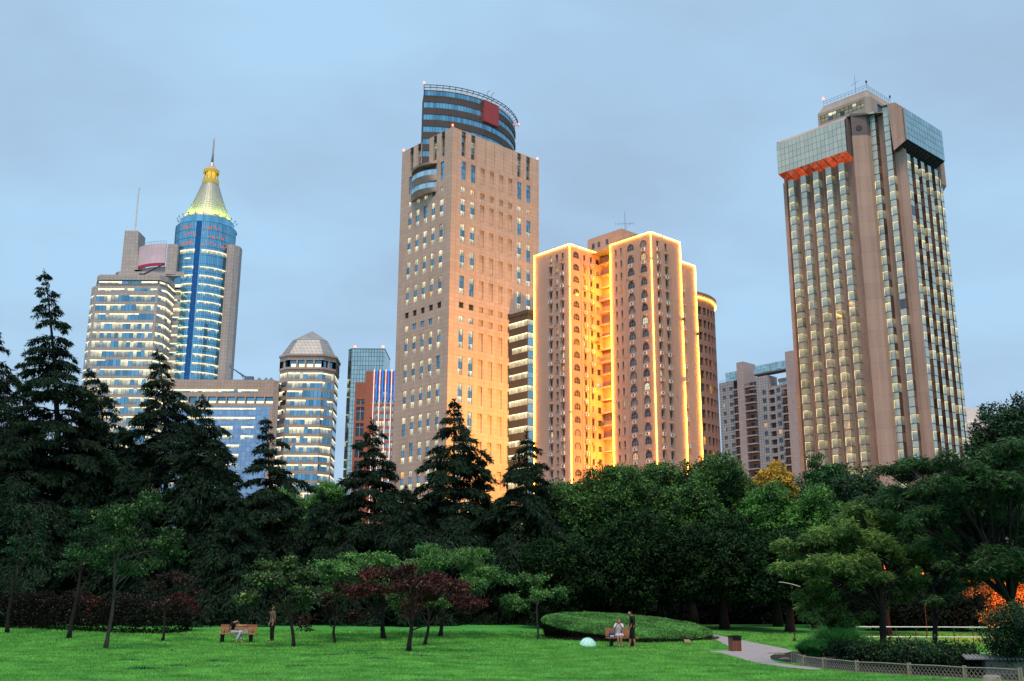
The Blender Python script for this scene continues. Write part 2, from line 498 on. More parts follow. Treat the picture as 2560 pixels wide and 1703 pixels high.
# ------------------------------------------------ right-hand hotel tower
def build_right_tower():
    root = thing('hotel_tower', 'rough pinkish stone tower with mint glass bays and an overhanging glass box on top', 'tower', (68.5, 201.96, 0), R(42))
    w = MB()
    PA, PB = 1.3, -10.0                      # wall planes behind the glass bays
    zt = 101.6
    left, right = Lf(PA), Rf(PB)
    w.fq(left, -1.3, 15.2, 0, 93.0, 0, 0)
    w.fq(right, 3.5, 19.9, 0, 93.0, 0, 0)
    # back faces
    w.face([(PA, 15.2, 0), (19.9, 15.2, 0), (19.9, 15.2, zt), (PA, 15.2, zt)])
    w.face([(19.9, PB, 0), (19.9, 15.2, 0), (19.9, 15.2, zt), (19.9, PB, zt)])
    # corner stepping walls between pier and right face
    w.fq(Lf(3.9), -8.1, -5.0, 0, 102.0)
    w.fq(Lf(3.6), -11.3, -9.35, 0, 93.0)
    w.fq(Rf(-11.3), 3.6, 4.7, 0, 93.0)
    # faint ribs dividing the left wall piers
    for u in (1.75, 2.4, 4.75, 5.4, 7.75, 8.5, 10.9, 11.7):
        w.fbox(left, u, u + 0.18, 10, 92.2, 0.003, 0.22, 0)
    w.fbox(left, 14.4, 15.2, 0, 92.0, 0.004, 0.5, 0)
    for u in (6.3, 9.25, 12.2, 15.15, 18.1):
        w.fbox(right, u, u + 0.9, 0, 91.9, 0.003, 0.5, 0)
    w.build('wall', M['pinkstone'], root)
    # corner pier
    p = MB()
    poly = [(1.3, -1.3), (0.35, -1.75), (-0.55, -2.65), (1.45, -4.95), (2.5, -5.06), (3.9, -5.06), (3.9, -1.3)]
    p.prism(poly, 0, 96.7, 0, False, False)
    p.prism([(a + 0.05 if a < 1 else a, b) for a, b in poly], 96.7, 101.7, 1, True, False)
    # a recessed seam on each side of the broad facet
    p.build('corner_pier', [M['pinkstone'], M['darkstone']], root)
    hole = MB()
    hc, hx = Vector((0.45, -3.8, 98.35)), Vector((2.0, -2.3, 0)).normalized()
    pts = [hc + hx * 0.62 * math.cos(t) + Vector((0, 0, 0.62 * math.sin(t))) - Vector((0.755, 0.656, 0)) * 0.06 for t in np.linspace(0, 2 * math.pi, 24, endpoint=False)]
    hole.face(pts); hole.build('round_vent', M['dmetal'], root)

    # glass bays ------------------------------------------------
    def bay(fc, u0, u1, d, ztop, side, sidem, wide_left=False):
        b = MB()
        b.fq(fc, u0, u1, 8, ztop, 0, 0)
        for us in (u0, u1):
            b.face([fc.P(us, 8, 0), fc.P(us, 8, -d), fc.P(us, ztop, -d), fc.P(us, ztop, 0)], 1)
        b.face([fc.P(u0, ztop, 0), fc.P(u1, ztop, 0), fc.P(u1, ztop, -d), fc.P(u0, ztop, -d)], 0)
        # pane joints
        z = 90.0 - 3.24 * 24
        while z < ztop:
            for zz in (z, z - 1.85):
                if 8 < zz < ztop:
                    b.fbox(fc, u0 - 0.02, u1 + 0.02, zz - 0.05, zz + 0.05, -d + 0.05, 0.04, 2)
            z += 3.24
        return b

    windows = []

    def win(fc, u0, u1, d, k, litk, side_u):
        zt_, zb_ = 90.0 - 3.24 * k - 0.06, 90.0 - 3.24 * k - 1.80

        def fn(mb):
            mm = {0: 0, 1: 1, 2: 2, 3: 3}[litk]
            mb.fq(fc, u0 + 0.04, u1 - 0.04, zb_, zt_, 0.03, mm)
            if litk in (1, 2):
                mb.fbox(fc, u0 + 0.04, u1 - 0.02, zt_ - 0.11, zt_, 0.035, 0.07, 4)
                e = u1 if fc.u[1] else u0            # the edge seen on the left
                s_ = -1 if fc.u[1] else 1
                a, c = sorted((e + s_ * 0.04, e + s_ * 0.12))
                mb.fbox(fc, a, c, zb_, zt_ - 0.2, 0.035, 0.06, 4)
            us = side_u
            off = 0.03 if us == u1 else -0.03
            mb.face([fc.P(us + off, zb_, -0.05), fc.P(us + off, zb_, -d + 0.05), fc.P(us + off, zt_, -d + 0.05), fc.P(us + off, zt_, -0.05)],
                    5 if (litk in (1, 2) and random.random() < (0.7 if (fc.u[1] and d < 1.35 and u1 > -1) else 0.3)) else (7 if (fc.u[1] and u1 > -1) else 6), None, [0, 0, 1, 1])
        windows.append((1000 - zt_ if zt_ > 24 else -zt_, fn))

    def litpick(p):
        r_ = random.random()
        return 1 if r_ < p * 0.7 else 2 if r_ < p else 3 if r_ < p + 0.03 else 0

    for i in range(5):
        u0 = 0.0 + 3.03 * i + (0.0 if i else 0.0)
        u1 = u0 + 1.28
        b = bay(Lf(0.0), u0, u1, 1.3, 91.9, u0, 1)
        b.build('glass_bay', [M['mint'], M['mint_side'], M['frame']], root)
        for k in range(0, 23):
            win(Lf(0.0), u0, u1, 1.3, k, litpick(0.93), u0)
    for (u1, u0) in ((-5.1, -6.25), (-8.12, -9.33)):
        b = bay(Lf(2.6), u0, u1, 1.3, 102.0, u0, 1)
        b.build('glass_bay', [M['mint'], M['brown_refl_g'], M['frame']], root)
        for k in range(-3, 23):
            win(Lf(2.6), u0, u1, 1.3, k, litpick(0.0 if k < (0 if u1 < -7 else 1) else 0.92), u0)
    for i, u0 in enumerate((4.7, 7.62, 10.55, 13.48, 16.42, 18.35)):
        u1 = u0 + (1.4 if i < 5 else 1.1)
        b = bay(Rf(-11.3), u0, u1, 1.3, 91.6, u0, 1)
        b.build('glass_bay', [M['mint'], M['brown_refl_g'], M['frame']], root)
        for k in range(0, 23):
            win(Rf(-11.3), u0, u1, 1.3, k, litpick(0.86), u0)
    many(root, 'window', windows, [M['mint'], M['lit_mint'], M['lit_dim'], M['dark_g'], M['lit_edge'], M['lit_side'], M['brown_refl_g'], M['mint_side']])

    # projecting glass boxes -------------------------------------
    g = MB()
    fc = Lf(-2.0)
    U0, U1, Z0, Z1 = -2.02, 14.45, 93.1, 100.05
    nu = 17
    for i in range(nu):
        for j in range(5):
            a, c = U0 + (U1 - U0) * i / nu, U0 + (U1 - U0) * (i + 1) / nu
            e, f_ = Z0 + (Z1 - Z0) * j / 5, Z0 + (Z1 - Z0) * (j + 1) / 5
            g.fq(fc, a + 0.03, c - 0.03, e + 0.03, f_ - 0.03, 0.0, 0)
    g.build('glass_box', [M['mint']], root)
    gm = MB()
    gm.fbox(fc, U0, U1, Z0, Z1, -0.4, -0.03, 0)
    gm.build('mullion_grid', [M['frame']], root)
    sk = MB()       # sides, roof slope, soffit
    for b_ in (U0, U1):
        sk.face([(-2.0, b_, Z0), (1.3, b_, 92.2), (1.3, b_, Z1 + 1.3), (-1.0, b_, Z1 + 0.95), (-2.0, b_, Z1)], 0)
    for i, a_ in enumerate((-1.1, -0.2, 0.6)):
        sk.box(a_, a_ + 0.12, U0 - 0.14, U0 - 0.003, 92.6, 100.9, 0)
    sk.face([(-2.0, U0, Z1), (-2.0, U1, Z1), (-0.9, U1, Z1 + 1.1), (-0.9, U0, Z1 + 1.1)], 1)
    sk.face([(-0.9, U0, Z1 + 1.1), (-0.9, U1, Z1 + 1.1), (4, U1, Z1 + 1.3), (4, U0, Z1 + 1.3)], 1)
    sk.build('box_casing', [M['darkstone'], M['concrete']], root)
    so = MB()
    for i in range(9):
        a, c = U0 + (U1 - U0) * i / 9, U0 + (U1 - U0) * (i + 1) / 9
        so.face([(-2.0, a + 0.06, Z0), (-2.0, c - 0.06, Z0), (1.3, c - 0.06, 92.15), (1.3, a + 0.06, 92.15)], 0)
        so.face([(-2.02, a - 0.04, Z0 - 0.05), (-2.02, a + 0.04, Z0 - 0.05), (1.3, a + 0.04, 92.08), (1.3, a - 0.04, 92.08)], 1)
    so.build('soffit', [M['soffit_refl'], M['dmetal']], root, label='underside of the left glass box with the neon reflection painted as orange glow')
    # right box
    g = MB()
    fr = Rf(-13.0)
    A0, A1, Z0, Z1 = 2.05, 17.95, 93.2, 100.0
    for i in range(14):
        for j in range(5):
            a, c = A0 + (A1 - A0) * i / 14, A0 + (A1 - A0) * (i + 1) / 14
            e, f_ = Z0 + (Z1 - Z0) * j / 5, Z0 + (Z1 - Z0) * (j + 1) / 5
            g.fq(fr, a + 0.04, c - 0.04, e + 0.04, f_ - 0.04, 0.0, 0)
    g.build('glass_box', [M['teal_pane']], root)
    gm = MB(); gm.fbox(fr, A0, A1, Z0, Z1, -0.4, -0.03, 0); gm.build('mullion_grid', [M['frame']], root)
    sk = MB()
    sk.face([(A0, -13.0, Z0), (A0, -10.0, 91.7), (A0, -9.5, 102.2), (A0, -11.2, 101.9), (A0, -13.0, Z1)], 0)
    sk.box(A0 - 0.12, A0 - 0.004, -13.06, -12.8, Z0, Z1, 1)
    sk.face([(A1, -13.0, Z0), (A1, -10.0, 91.7), (A1, -10, 101.6), (A1, -13.0, Z1)], 0)
    sk.face([(A0, -13.0, Z1), (A1, -13.0, Z1), (A1, -11.2, 101.9), (A0, -11.2, 101.9)], 0)
    sk.face([(A0, -11.2, 101.9), (A1, -11.2, 101.9), (A1, -8, 102.2), (A0, -8, 102.2)], 0)
    sk.prism([(17.95, -10.0), (18.6, -11.6), (20.6, -11.6), (21.2, -10.0), (19.9, -8)], 88.8, 95.4, 0)
    sk.frustum([(18.3, -10.0), (18.6, -10.6), (20.0, -10.6), (20.0, -10.0), (19.9, -8)], 87.0, [(17.95, -10.0), (18.6, -11.6), (20.6, -11.6), (21.2, -10.0), (19.9, -8)], 88.8, 0, False, True)
    sk.build('box_casing', [M['pinkstone'], M['lframe']], root)
    so = MB()
    for i in range(14):
        a, c = A0 + (A1 - A0) * i / 14, A0 + (A1 - A0) * (i + 1) / 14
        so.face([(a + 0.05, -13.0, Z0), (c - 0.05, -13.0, Z0), (c - 0.05, -10.0, 91.7), (a + 0.05, -10.0, 91.7)], 0)
        so.face([(a - 0.05, -13.02, Z0 - 0.06), (a + 0.05, -13.02, Z0 - 0.06), (a + 0.05, -10.0, 91.62), (a - 0.05, -10.0, 91.62)], 1)
    so.build('soffit', [M['dmetal'], M['metal']], root, label='black ribbed underside of the right glass box')
    # roof deck and penthouse
    rf = MB()
    rf.face([(-0.9, U0, 101.1), (-0.9, 15.2, 101.1), (19.9, 15.2, 101.1), (19.9, -10, 101.1), (4, -10, 101.1)], 0)
    rf.build('roof', M['roof'], root)
    ph = MB()
    pa, pb0, pb1, pz = 3.75, -4.7, 7.4, 108.4
    pe = 14.3
    body = [(pa, pb0 + 0.9), (pa + 0.8, pb0), (pe, pb0), (pe, pb1), (pa, pb1)]
    wfc = Lf(pa)
    ph.wall(wfc, pb0 + 0.9, pb1, 101, 106.6, [(-3.6, 6.9, 104.1, 105.95)], 0.3, 0)
    ph.wall(Rf(pb0), pa + 0.8, pe, 101, 106.6, [(7.2, 13.0, 103.6, 105.95)], 0.3, 0)
    ph.face([(pa, pb0 + 0.9, 101), (pa + 0.8, pb0, 101), (pa + 0.8, pb0, 106.6), (pa, pb0 + 0.9, 106.6)])
    ph.face([(pa, pb1, 101), (pe, pb1, 101), (pe, pb1, 106.6), (pa, pb1, 106.6)])
    topp = [(pa + 0.75, pb0 + 1.0), (pa + 1.2, pb0 + 0.6), (pe, pb0 + 0.6), (pe, pb1 - 1.2), (pa + 0.75, pb1 - 1.2)]
    ph.frustum(body, 106.6, topp, pz, 0, True, False)
    ph.build('penthouse', M['concrete'], root)
    pw = MB()
    for i in range(11):
        a, c = -3.6 + 10.5 * i / 11, -3.6 + 10.5 * (i + 1) / 11
        pw.fq(wfc, a + 0.05, c - 0.05, 104.1, 105.2, -0.28, random.choice((0, 0, 1)))
        pw.fq(wfc, a + 0.05, c - 0.05, 105.3, 105.95, -0.28, 2 if i in (2, 7, 8) else 0)
    pw.fq(wfc, -3.6, 6.9, 104.1, 105.95, -0.295, 3)
    pw.build('ribbon_window', [M['lit_olive'], M['dark_g'], M['lit'], M['frame']], root)
    pw = MB()
    for i in range(6):
        a, c = 7.2 + 5.8 * i / 6, 7.2 + 5.8 * (i + 1) / 6
        pw.fq(Rf(pb0), a + 0.05, c - 0.05, 103.6, 105.95, -0.28, 0)
    pw.fq(Rf(pb0), 7.2, 13.0, 103.6, 105.95, -0.295, 1)
    pw.build('ribbon_window', [M['dark_g'], M['frame']], root)
    rl = MB()
    path = [(pa + 0.75, pb1 - 1.2), (pa + 0.75, pb0 + 0.6), (pe, pb0 + 0.6)]
    for (p0, p1) in zip(path[:-1], path[1:]):
        n = 12
        for hh in (0.55, 1.05):
            rl.tube([(*p0, pz + hh), (*p1, pz + hh)], 0.035, 5)
        for k in range(n + 1):
            x, y = p0[0] + (p1[0] - p0[0]) * k / n, p0[1] + (p1[1] - p0[1]) * k / n
            rl.tube([(x, y, pz - 0.05), (x, y, pz + 1.05)], 0.03, 5)
    rl.build('roof_railing', M['railing'], root)
    for i, (x, y) in enumerate(path):
        be = MB(); be.tube([(x, y, pz + 1.05), (x, y, pz + 1.5)], 0.05, 6, 0); be.lathe([(0.0, pz + 1.5), (0.16, pz + 1.5), (0.2, pz + 1.85), (0.12, pz + 2.1), (0, pz + 2.12)], 10, 1, (x, y))
        be.build('beacon', [M['dmetal'], M['redlamp'] if i == 0 else M['dmetal']], root)
    an = MB()
    ax, ay = pa + 1.2, pb0 + 3.4
    an.tube([(ax, ay, pz), (ax, ay, pz + 4.6)], [0.05, 0.03], 5)
    an.tube([(ax - 0.5, ay + 0.8, pz + 2.2), (ax + 0.4, ay - 0.7, pz + 3.2)], 0.03, 5)
    for t in (0.15, 0.35, 0.6, 0.85):
        q = Vector((ax - 0.5, ay + 0.8, pz + 2.2)).lerp(Vector((ax + 0.4, ay - 0.7, pz + 3.2)), t)
        an.tube([q + Vector((0.25, 0.15, 0.1)), q - Vector((0.25, 0.15, 0.1))], 0.02, 4)
    an.build('antenna', M['dmetal'], root)


# ------------------------------------------------ central tan tower with the blue glass crown
def build_central():
    root = thing('office_tower', 'tall tan stone tower with a curved blue glass crown and small paired windows', 'tower', (-16.6, 265.2, 0), R(42.5))
    W, D, H = 32.9, 22.9, 130.0
    Lc, Rc = Lf(0), Rf(0)
    lcols = [(3.3, 4.95), (6.85, 8.5), (10.4, 12.05), (13.95, 15.6), (17.5, 19.2)]
    rcols = [(3.4, 5.0), (6.85, 8.45), (24.3, 25.9), (27.85, 29.5)]
    groups = [110, 102.7, 95.4, 88.1, 73.4, 66.1, 58.8, 51.5, 44.2, 36.9, 29.6, 22.3]
    opL, opR, wins = [], [], []

    def pane_stack(fc, u0, u1, z0, z1, rows, litp, d=-0.3):
        """window: two panes wide, rows listed from the top (height share, kind)"""
        def fn(mb):
            mb.fq(fc, u0, u1, z0, z1, d, 3)
            zc = z1
            um = (u0 + u1) / 2
            for share, kind in rows:
                hgt = (z1 - z0) * share
                k = kind
                if kind == 'w': k = 1 if random.random() < litp else (4 if random.random() < 0.15 else 0)
                else: k = 0
                for a, c in ((u0 + 0.06, um - 0.05), (um + 0.05, u1 - 0.06)):
                    kk = k
                    if k == 1 and random.random() < 0.12: kk = 4
                    if k == 1 and random.random() < 0.05: kk = 2
                    mb.fq(fc, a, c, zc - hgt + 0.07, zc - 0.05, d + 0.04, kk)
                zc -= hgt
        wins.append((z1 < 120 and 200 - abs(z1 - 70) or 0, fn))

    three = [(0.34, 'w'), (0.33, 'b'), (0.33, 'w')]
    for cols, op, fc in ((lcols, opL, Lc), (rcols, opR, Rc)):
        for i, (u0, u1) in enumerate(cols):
            outer = fc is Rc or i in (0, 4)
            op.append((u0 - 0.05, u1 - 0.15, 122.5, 129.9, 0.7))
            if outer:
                op.append((u0, u1, 115.6, 120.95)); pane_stack(fc, u0, u1, 115.6, 120.95, [(0.3, 'b'), (0.08, 'b'), (0.32, 'b'), (0.3, 'b')], 0)
            op.append((u0, u1, 111.9, 113.5)); pane_stack(fc, u0, u1, 111.9, 113.5, [(1, 'w')], 0.95)
            for zt in groups:
                op.append((u0, u1, zt - 5.15, zt)); pane_stack(fc, u0, u1, zt - 5.15, zt, three, 0.93)
            if fc is Lc or i < 2:
                op.append((u0, u1, 79.1, 80.75))
            op.append((u0, u1, 75.3, 76.95)); pane_stack(fc, u0, u1, 75.3, 76.95, [(1, 'w')], 0.7)
    pan = []
    for (u0, u1) in ((10.3, 11.9), (13.75, 15.35), (17.3, 18.9), (20.75, 22.35)):
        pan += [(u0, u1, 115.8, 121.0, 0.5), (u0, u1, 111.7, 113.55, 0.5)] + [(u0, u1, zt - 5.1, zt, 0.5) for zt in groups] + [(u0, u1, 79.1, 80.75, 0.5), (u0, u1, 75.3, 77.1, 0.5)]
    w = MB()
    # tall parapet slots notch the top, so the wall is built to 129.9 with a coping above
    w.wall(Lc, 0, D, 0, H, opL, 0.4)
    w.wall(Rc, 0, W, 0, H, opR + pan, 0.4)
    for o in pan: w.fq(Rc, o[0], o[1], o[2], o[3], -0.5, 0)
    for a in (11.95, 15.4, 18.95, 22.4):
        w.fbox(Rc, a, a + 0.07, 122.5, 129.8, 0.003, 0.02, 1)
    w.face([(W, 0, 0), (W, D, 0), (W, D, H), (W, 0, H)])
    w.face([(0, D, 0), (W, D, 0), (W, D, H), (0, D, H)])
    w.face([(0, 0, H - 1.2), (W, 0, H - 1.2), (W, D, H - 1.2), (0, D, H - 1.2)], 2)
    w.build('wall', [M['tan'], M['tan_dark'], M['roof']], root)
    # slots: dark spandrel + windows
    for cols, fc in ((lcols, Lc), (rcols, Rc)):
        for i, (u0, u1) in enumerate(cols):
            s = MB()
            u0, u1 = u0 - 0.05, u1 - 0.15
            s.fq(fc, u0, u1, 122.5, 129.9, -0.69, 2)
            um = (u0 + u1) / 2
            full = i in (1, 2) if fc is Rc else i in (1, 3)
            zs = [(127.6, 129.8), (125.2, 127.5)] if not full else [(127.9, 129.8), (126.1, 127.8), (124.2, 126.0)]
            if not full: zs = [(126.9, 129.8), (123.9, 125.6)]
            for j, (a, c) in enumerate(zs):
                for q0, q1 in ((u0 + 0.3, um - 0.05), (um + 0.05, u1 - 0.1)):
                    s.fq(fc, q0, q1, a, (a + c) / 2 - 0.05, -0.6, 1 if (full and j == 1) else 0)
                    s.fq(fc, q0, q1, (a + c) / 2 + 0.05, c, -0.6, 1 if (full and j == 1) else 0)
            s.build('parapet_window', [M['blue'], M['lit_dim'], M['tan_dark']], root)
    many(root, 'window', wins, [M['blue'], M['lit'], M['lit_org'], M['frame'], M['lit_dim']])
    for fc, cols in ((Lc, lcols), (Rc, rcols[:2])):
        for u0, u1 in cols:
            v = MB(); v.fq(fc, u0, u1, 79.1, 80.75, -0.3, 0)
            uc = (u0 + u1) / 2
            for t in range(8):
                a = t * math.pi / 4
                P0 = Vector(fc.P(uc, 79.92, -0.25)); P1 = Vector(fc.P(uc + 0.7 * math.cos(a), 79.92 + 0.7 * math.sin(a), -0.25))
                v.tube([P0, P1], 0.05, 4, 1)
            v.build('vent', [M['dmetal'], M['tan_dark']], root)
    # balconies in the middle of the left face
    ctr, rad = 12.05, 9.6

    def arc(off):
        pts = []
        for t in np.linspace(-1, 1, 17):
            b = ctr + 5.7 * t
            pts.append((-(math.sqrt(rad ** 2 - (5.7 * t) ** 2) - math.sqrt(rad ** 2 - 5.7 ** 2)) * 1.15 - 0.25 + off, b))
        return pts
    for i, (z0, z1, gl) in enumerate(((121.2, 121.75, 0), (116.2, 118.0, 1), (112.9, 114.2, 1))):
        b = MB()
        pl = arc(0.0) + [(-0.004, ctr + 5.7), (-0.004, ctr - 5.7)]
        low = [(x * (0.55 if i else 0.9) - 0.01, y) for x, y in pl]
        b.frustum(low, z0, pl, z1, 0)
        o = b.build('balcony' if gl else 'canopy', M['tan'], root)
        if gl:
            q = MB()
            ap = arc(0.12)
            for (p0, p1) in zip(ap[:-1], ap[1:]):
                q.face([(*p0, z1), (*p1, z1), (*p1, z1 + 1.5), (*p0, z1 + 1.5)], 0)
            q.tube([(x, y, z1 + 1.5) for x, y in ap], 0.06, 5, 1)
            q.build('balcony_glass', [M['railglass'], M['metal']], o)
    bk = MB(); bk.fq(Lc, ctr - 5.4, ctr + 5.4, 114.2, 121.2, -0.004 + 0.01, 0)
    bk.build('balcony_opening', [M['tan_dark']], root)
    # crown ---------------------------------------------------------
    cx, cy, rr = 16.3, 30.1, 25.6
    ds = 0.99

    def arcf(t, off=0.0):
        a0, a1 = math.atan2(11.5 - cy, -1.33 - cx), math.atan2(11.5 - cy, 2 * cx + 1.33 - cx)
        a = a0 + (a1 - a0) * t
        return (cx + (rr + off) * math.cos(a), cy + (rr + off) * math.sin(a))
    N = 44
    ztop, pitch = 145.0, 3.745
    cb, cg = MB(), MB()
    for k in range(7):
        zg1 = ztop - pitch * k
        zg0, zb0 = zg1 - 1.75, zg1 - pitch
        for i in range(N):
            p, q = arcf(i / N), arcf((i + 1) / N)
            if zg0 > 124 - 0 or i < 6:
                cg.face([(*p, zg0), (*q, zg0), (*q, zg1), (*p, zg1)], 0, None, [0, 0, 1, 1])
                p2, q2 = arcf(i / N, 0.18), arcf((i + 1) / N, 0.18)
                cb.face([(*p2, zb0), (*q2, zb0), (*q2, zg0), (*p2, zg0)], 0)
                cb.face([(*p2, zb0), (*q2, zb0), (*q, zb0), (*p, zb0)], 0)
                cb.face([(*p2, zg0), (*q2, zg0), (*q, zg0), (*p, zg0)], 0)
                cg.tube([(*p, zg0), (*p, zg1)], 0.04, 4, 1, False)
    # back and flat closing wall
    back = [arcf(0), arcf(1), (30, 18), (3, 18)]
    for p, q in ((back[1], back[2]), (back[2], back[3]), (back[3], back[0])):
        cb.face([(*p, 119), (*q, 119), (*q, ztop), (*p, ztop)], 0)
    cb.face([(*arcf(i / N), ztop - 0.1) for i in range(N + 1)] + [(30, 18, ztop - 0.1), (3, 18, ztop - 0.1)], 1)
    crown = cg.build('glass_crown', [M['blue'], M['frame']], root)
    cb.build('crown_band', [M['ct_band'], M['roof']], crown)
    rim = MB()
    for hh, off in ((1.1, 1.0), (0.35, 1.0)):
        rim.tube([(*arcf(i / N, off), ztop + hh) for i in range(N + 1)], 0.11, 6)
    for i in range(0, N + 1, 2):
        rim.tube([(*arcf(i / N, 1.0), ztop + 1.1), (*arcf(i / N, -0.3), ztop + 0.3)], 0.07, 5)
        rim.tube([(*arcf(i / N, 1.0), ztop + 0.35), (*arcf(i / N, 1.0), ztop + 1.1)], 0.07, 5)
    tp = arcf(0)
    rim.tube([(*arcf(0, 1.0), ztop + 1.1), (*tp, ztop - 2.6)], 0.09, 5)
    rim.build('crown_railing', M['dmetal'], crown)
    cop = MB()
    for i in range(N):
        p, q = arcf(i / N, 0.1), arcf((i + 1) / N, 0.1)
        cop.face([(*p, ztop), (*q, ztop), (*q, ztop + 0.35), (*p, ztop + 0.35)], 0)
    cop.build('coping', M['white_wall'], crown)
    # red square sign on the crown
    s0, s1 = arcf(0.455, 0.5), arcf(0.60, 0.55)
    sg = MB()
    d_ = Vector((s1[0] - s0[0], s1[1] - s0[1], 0)).normalized(); nrm = Vector((d_.y, -d_.x, 0))
    c0, c1 = Vector((*s0, 0)) + nrm * 0.5, Vector((*s1, 0)) + nrm * 0.5
    b0, b1 = c0 - nrm * 1.3, c1 - nrm * 1.3
    sg.prism([V2(c0), V2(c1), V2(b1), V2(b0)], 138.0, 144.6, 0)
    sg.build('sign_panel', M['bill_r2'], root, label='blank square dark red sign panel on the crown')
    for k in range(2):
        a = MB(); q = arcf(0.52 + 0.05 * k, -1.0)
        a.tube([(*q, ztop), (q[0] + 0.1, q[1] - 0.1, ztop + 3.4), (q[0] + 0.6, q[1] - 0.6, ztop + 4.2)], 0.07, 5); a.build('antenna', M['dmetal'], root)
    for (x, y, z) in ((0.3, 0.3, H), (0.3, D - 0.3, H), (W - 0.3, 0.3, H), (*arcf(0, 1.0), ztop + 1.1), (*arcf(0.985, 1.0), ztop + 0.2)):
        be = MB(); be.tube([(x, y, z - 0.1), (x, y, z + 0.35)], 0.08, 6, 0); be.lathe([(0, z + 0.3), (0.2, z + 0.4), (0.26, z + 0.65), (0.16, z + 0.95), (0, z + 1.0)], 10, 1, (x, y))
        be.build('beacon', [M['dmetal'], M['redlamp']], root)
    # glass bay on the far left flank
    gb = MB()
    z = 106.0
    while z > 14:
        for i in range(8):
            a0, a1 = math.pi * i / 8, math.pi * (i + 1) / 8
            p = (9 + 4.2 * math.cos(a0), D + 1.9 * math.sin(a0)); q = (9 + 4.2 * math.cos(a1), D + 1.9 * math.sin(a1))
            gb.face([(*p, z - 1.7), (*q, z - 1.7), (*q, z), (*p, z)], 1 if random.random() < 0.75 else 0, None, [0, 0, 1, 1])
            gb.face([(*p, z - 3.65), (*q, z - 3.65), (*q, z - 1.7), (*p, z - 1.7)], 0)
        z -= 3.65
    gb.prism([(9 + 4.8 * math.cos(math.pi * i / 8), D + 2.5 * math.sin(math.pi * i / 8)) for i in range(9)], 106.0, 107.3, 2)
    gb.build('side_glass_bay', [M['blue'], M['lit'], M['tan_dark']], root)

    # dark banded annex block behind the apartment tower, in front of the right flank
    an = thing('annex_block', 'dark brown block with bright window bands between the tan tower and the neon tower', 'building', (-16.6, 265.2, 0), R(42.5))
    w = MB()
    fl, fr = Lf(21.4), Rf(-7.47)
    w.box(21.4, 45, -7.47, -0.02, 0, 80.4, 0)
    w.box(21.2, 45.2, -7.75, -0.02, 79.6, 80.5, 0)
    w.build('wall', [M['ct_band']], an)
    for k in range(19):
        z1 = 77.8 - 3.63 * k
        m = MB()
        n = 6
        for i in range(n):
            a, c = -7.45 + 7.4 * i / n, -7.45 + 7.4 * (i + 1) / n
            if k == 4 and i in (0, 2, 3, 5): pass
            if k == 2 and i == 5: continue
            m.fq(fl, a + 0.04, c - 0.04, z1 - 1.6, z1, 0.03, 0 if not (k == 4 and i % 2) else 2)
            m.fq(fl, a + 0.04, c - 0.04, z1 - 0.35, z1, 0.06, 1)
        m.build('window_band', [M['lit'], M['lit_line'], M['lit_dim']], an)
        m = MB()
        for i in range(5):
            a, c = 21.4 + 2.6 * i, 21.4 + 2.6 * (i + 1)
            m.fq(fr, a + 0.05, c - 0.05, z1 - 1.4, z1, 0.03, 0 if random.random() < 0.75 else 2)
            m.fq(fr, a + 0.05, c - 0.05, z1 - 3.5, z1 - 1.55, 0.03, 2)
        m.build('window_band', [M['lit'], M['lit_line'], M['blue']], an)


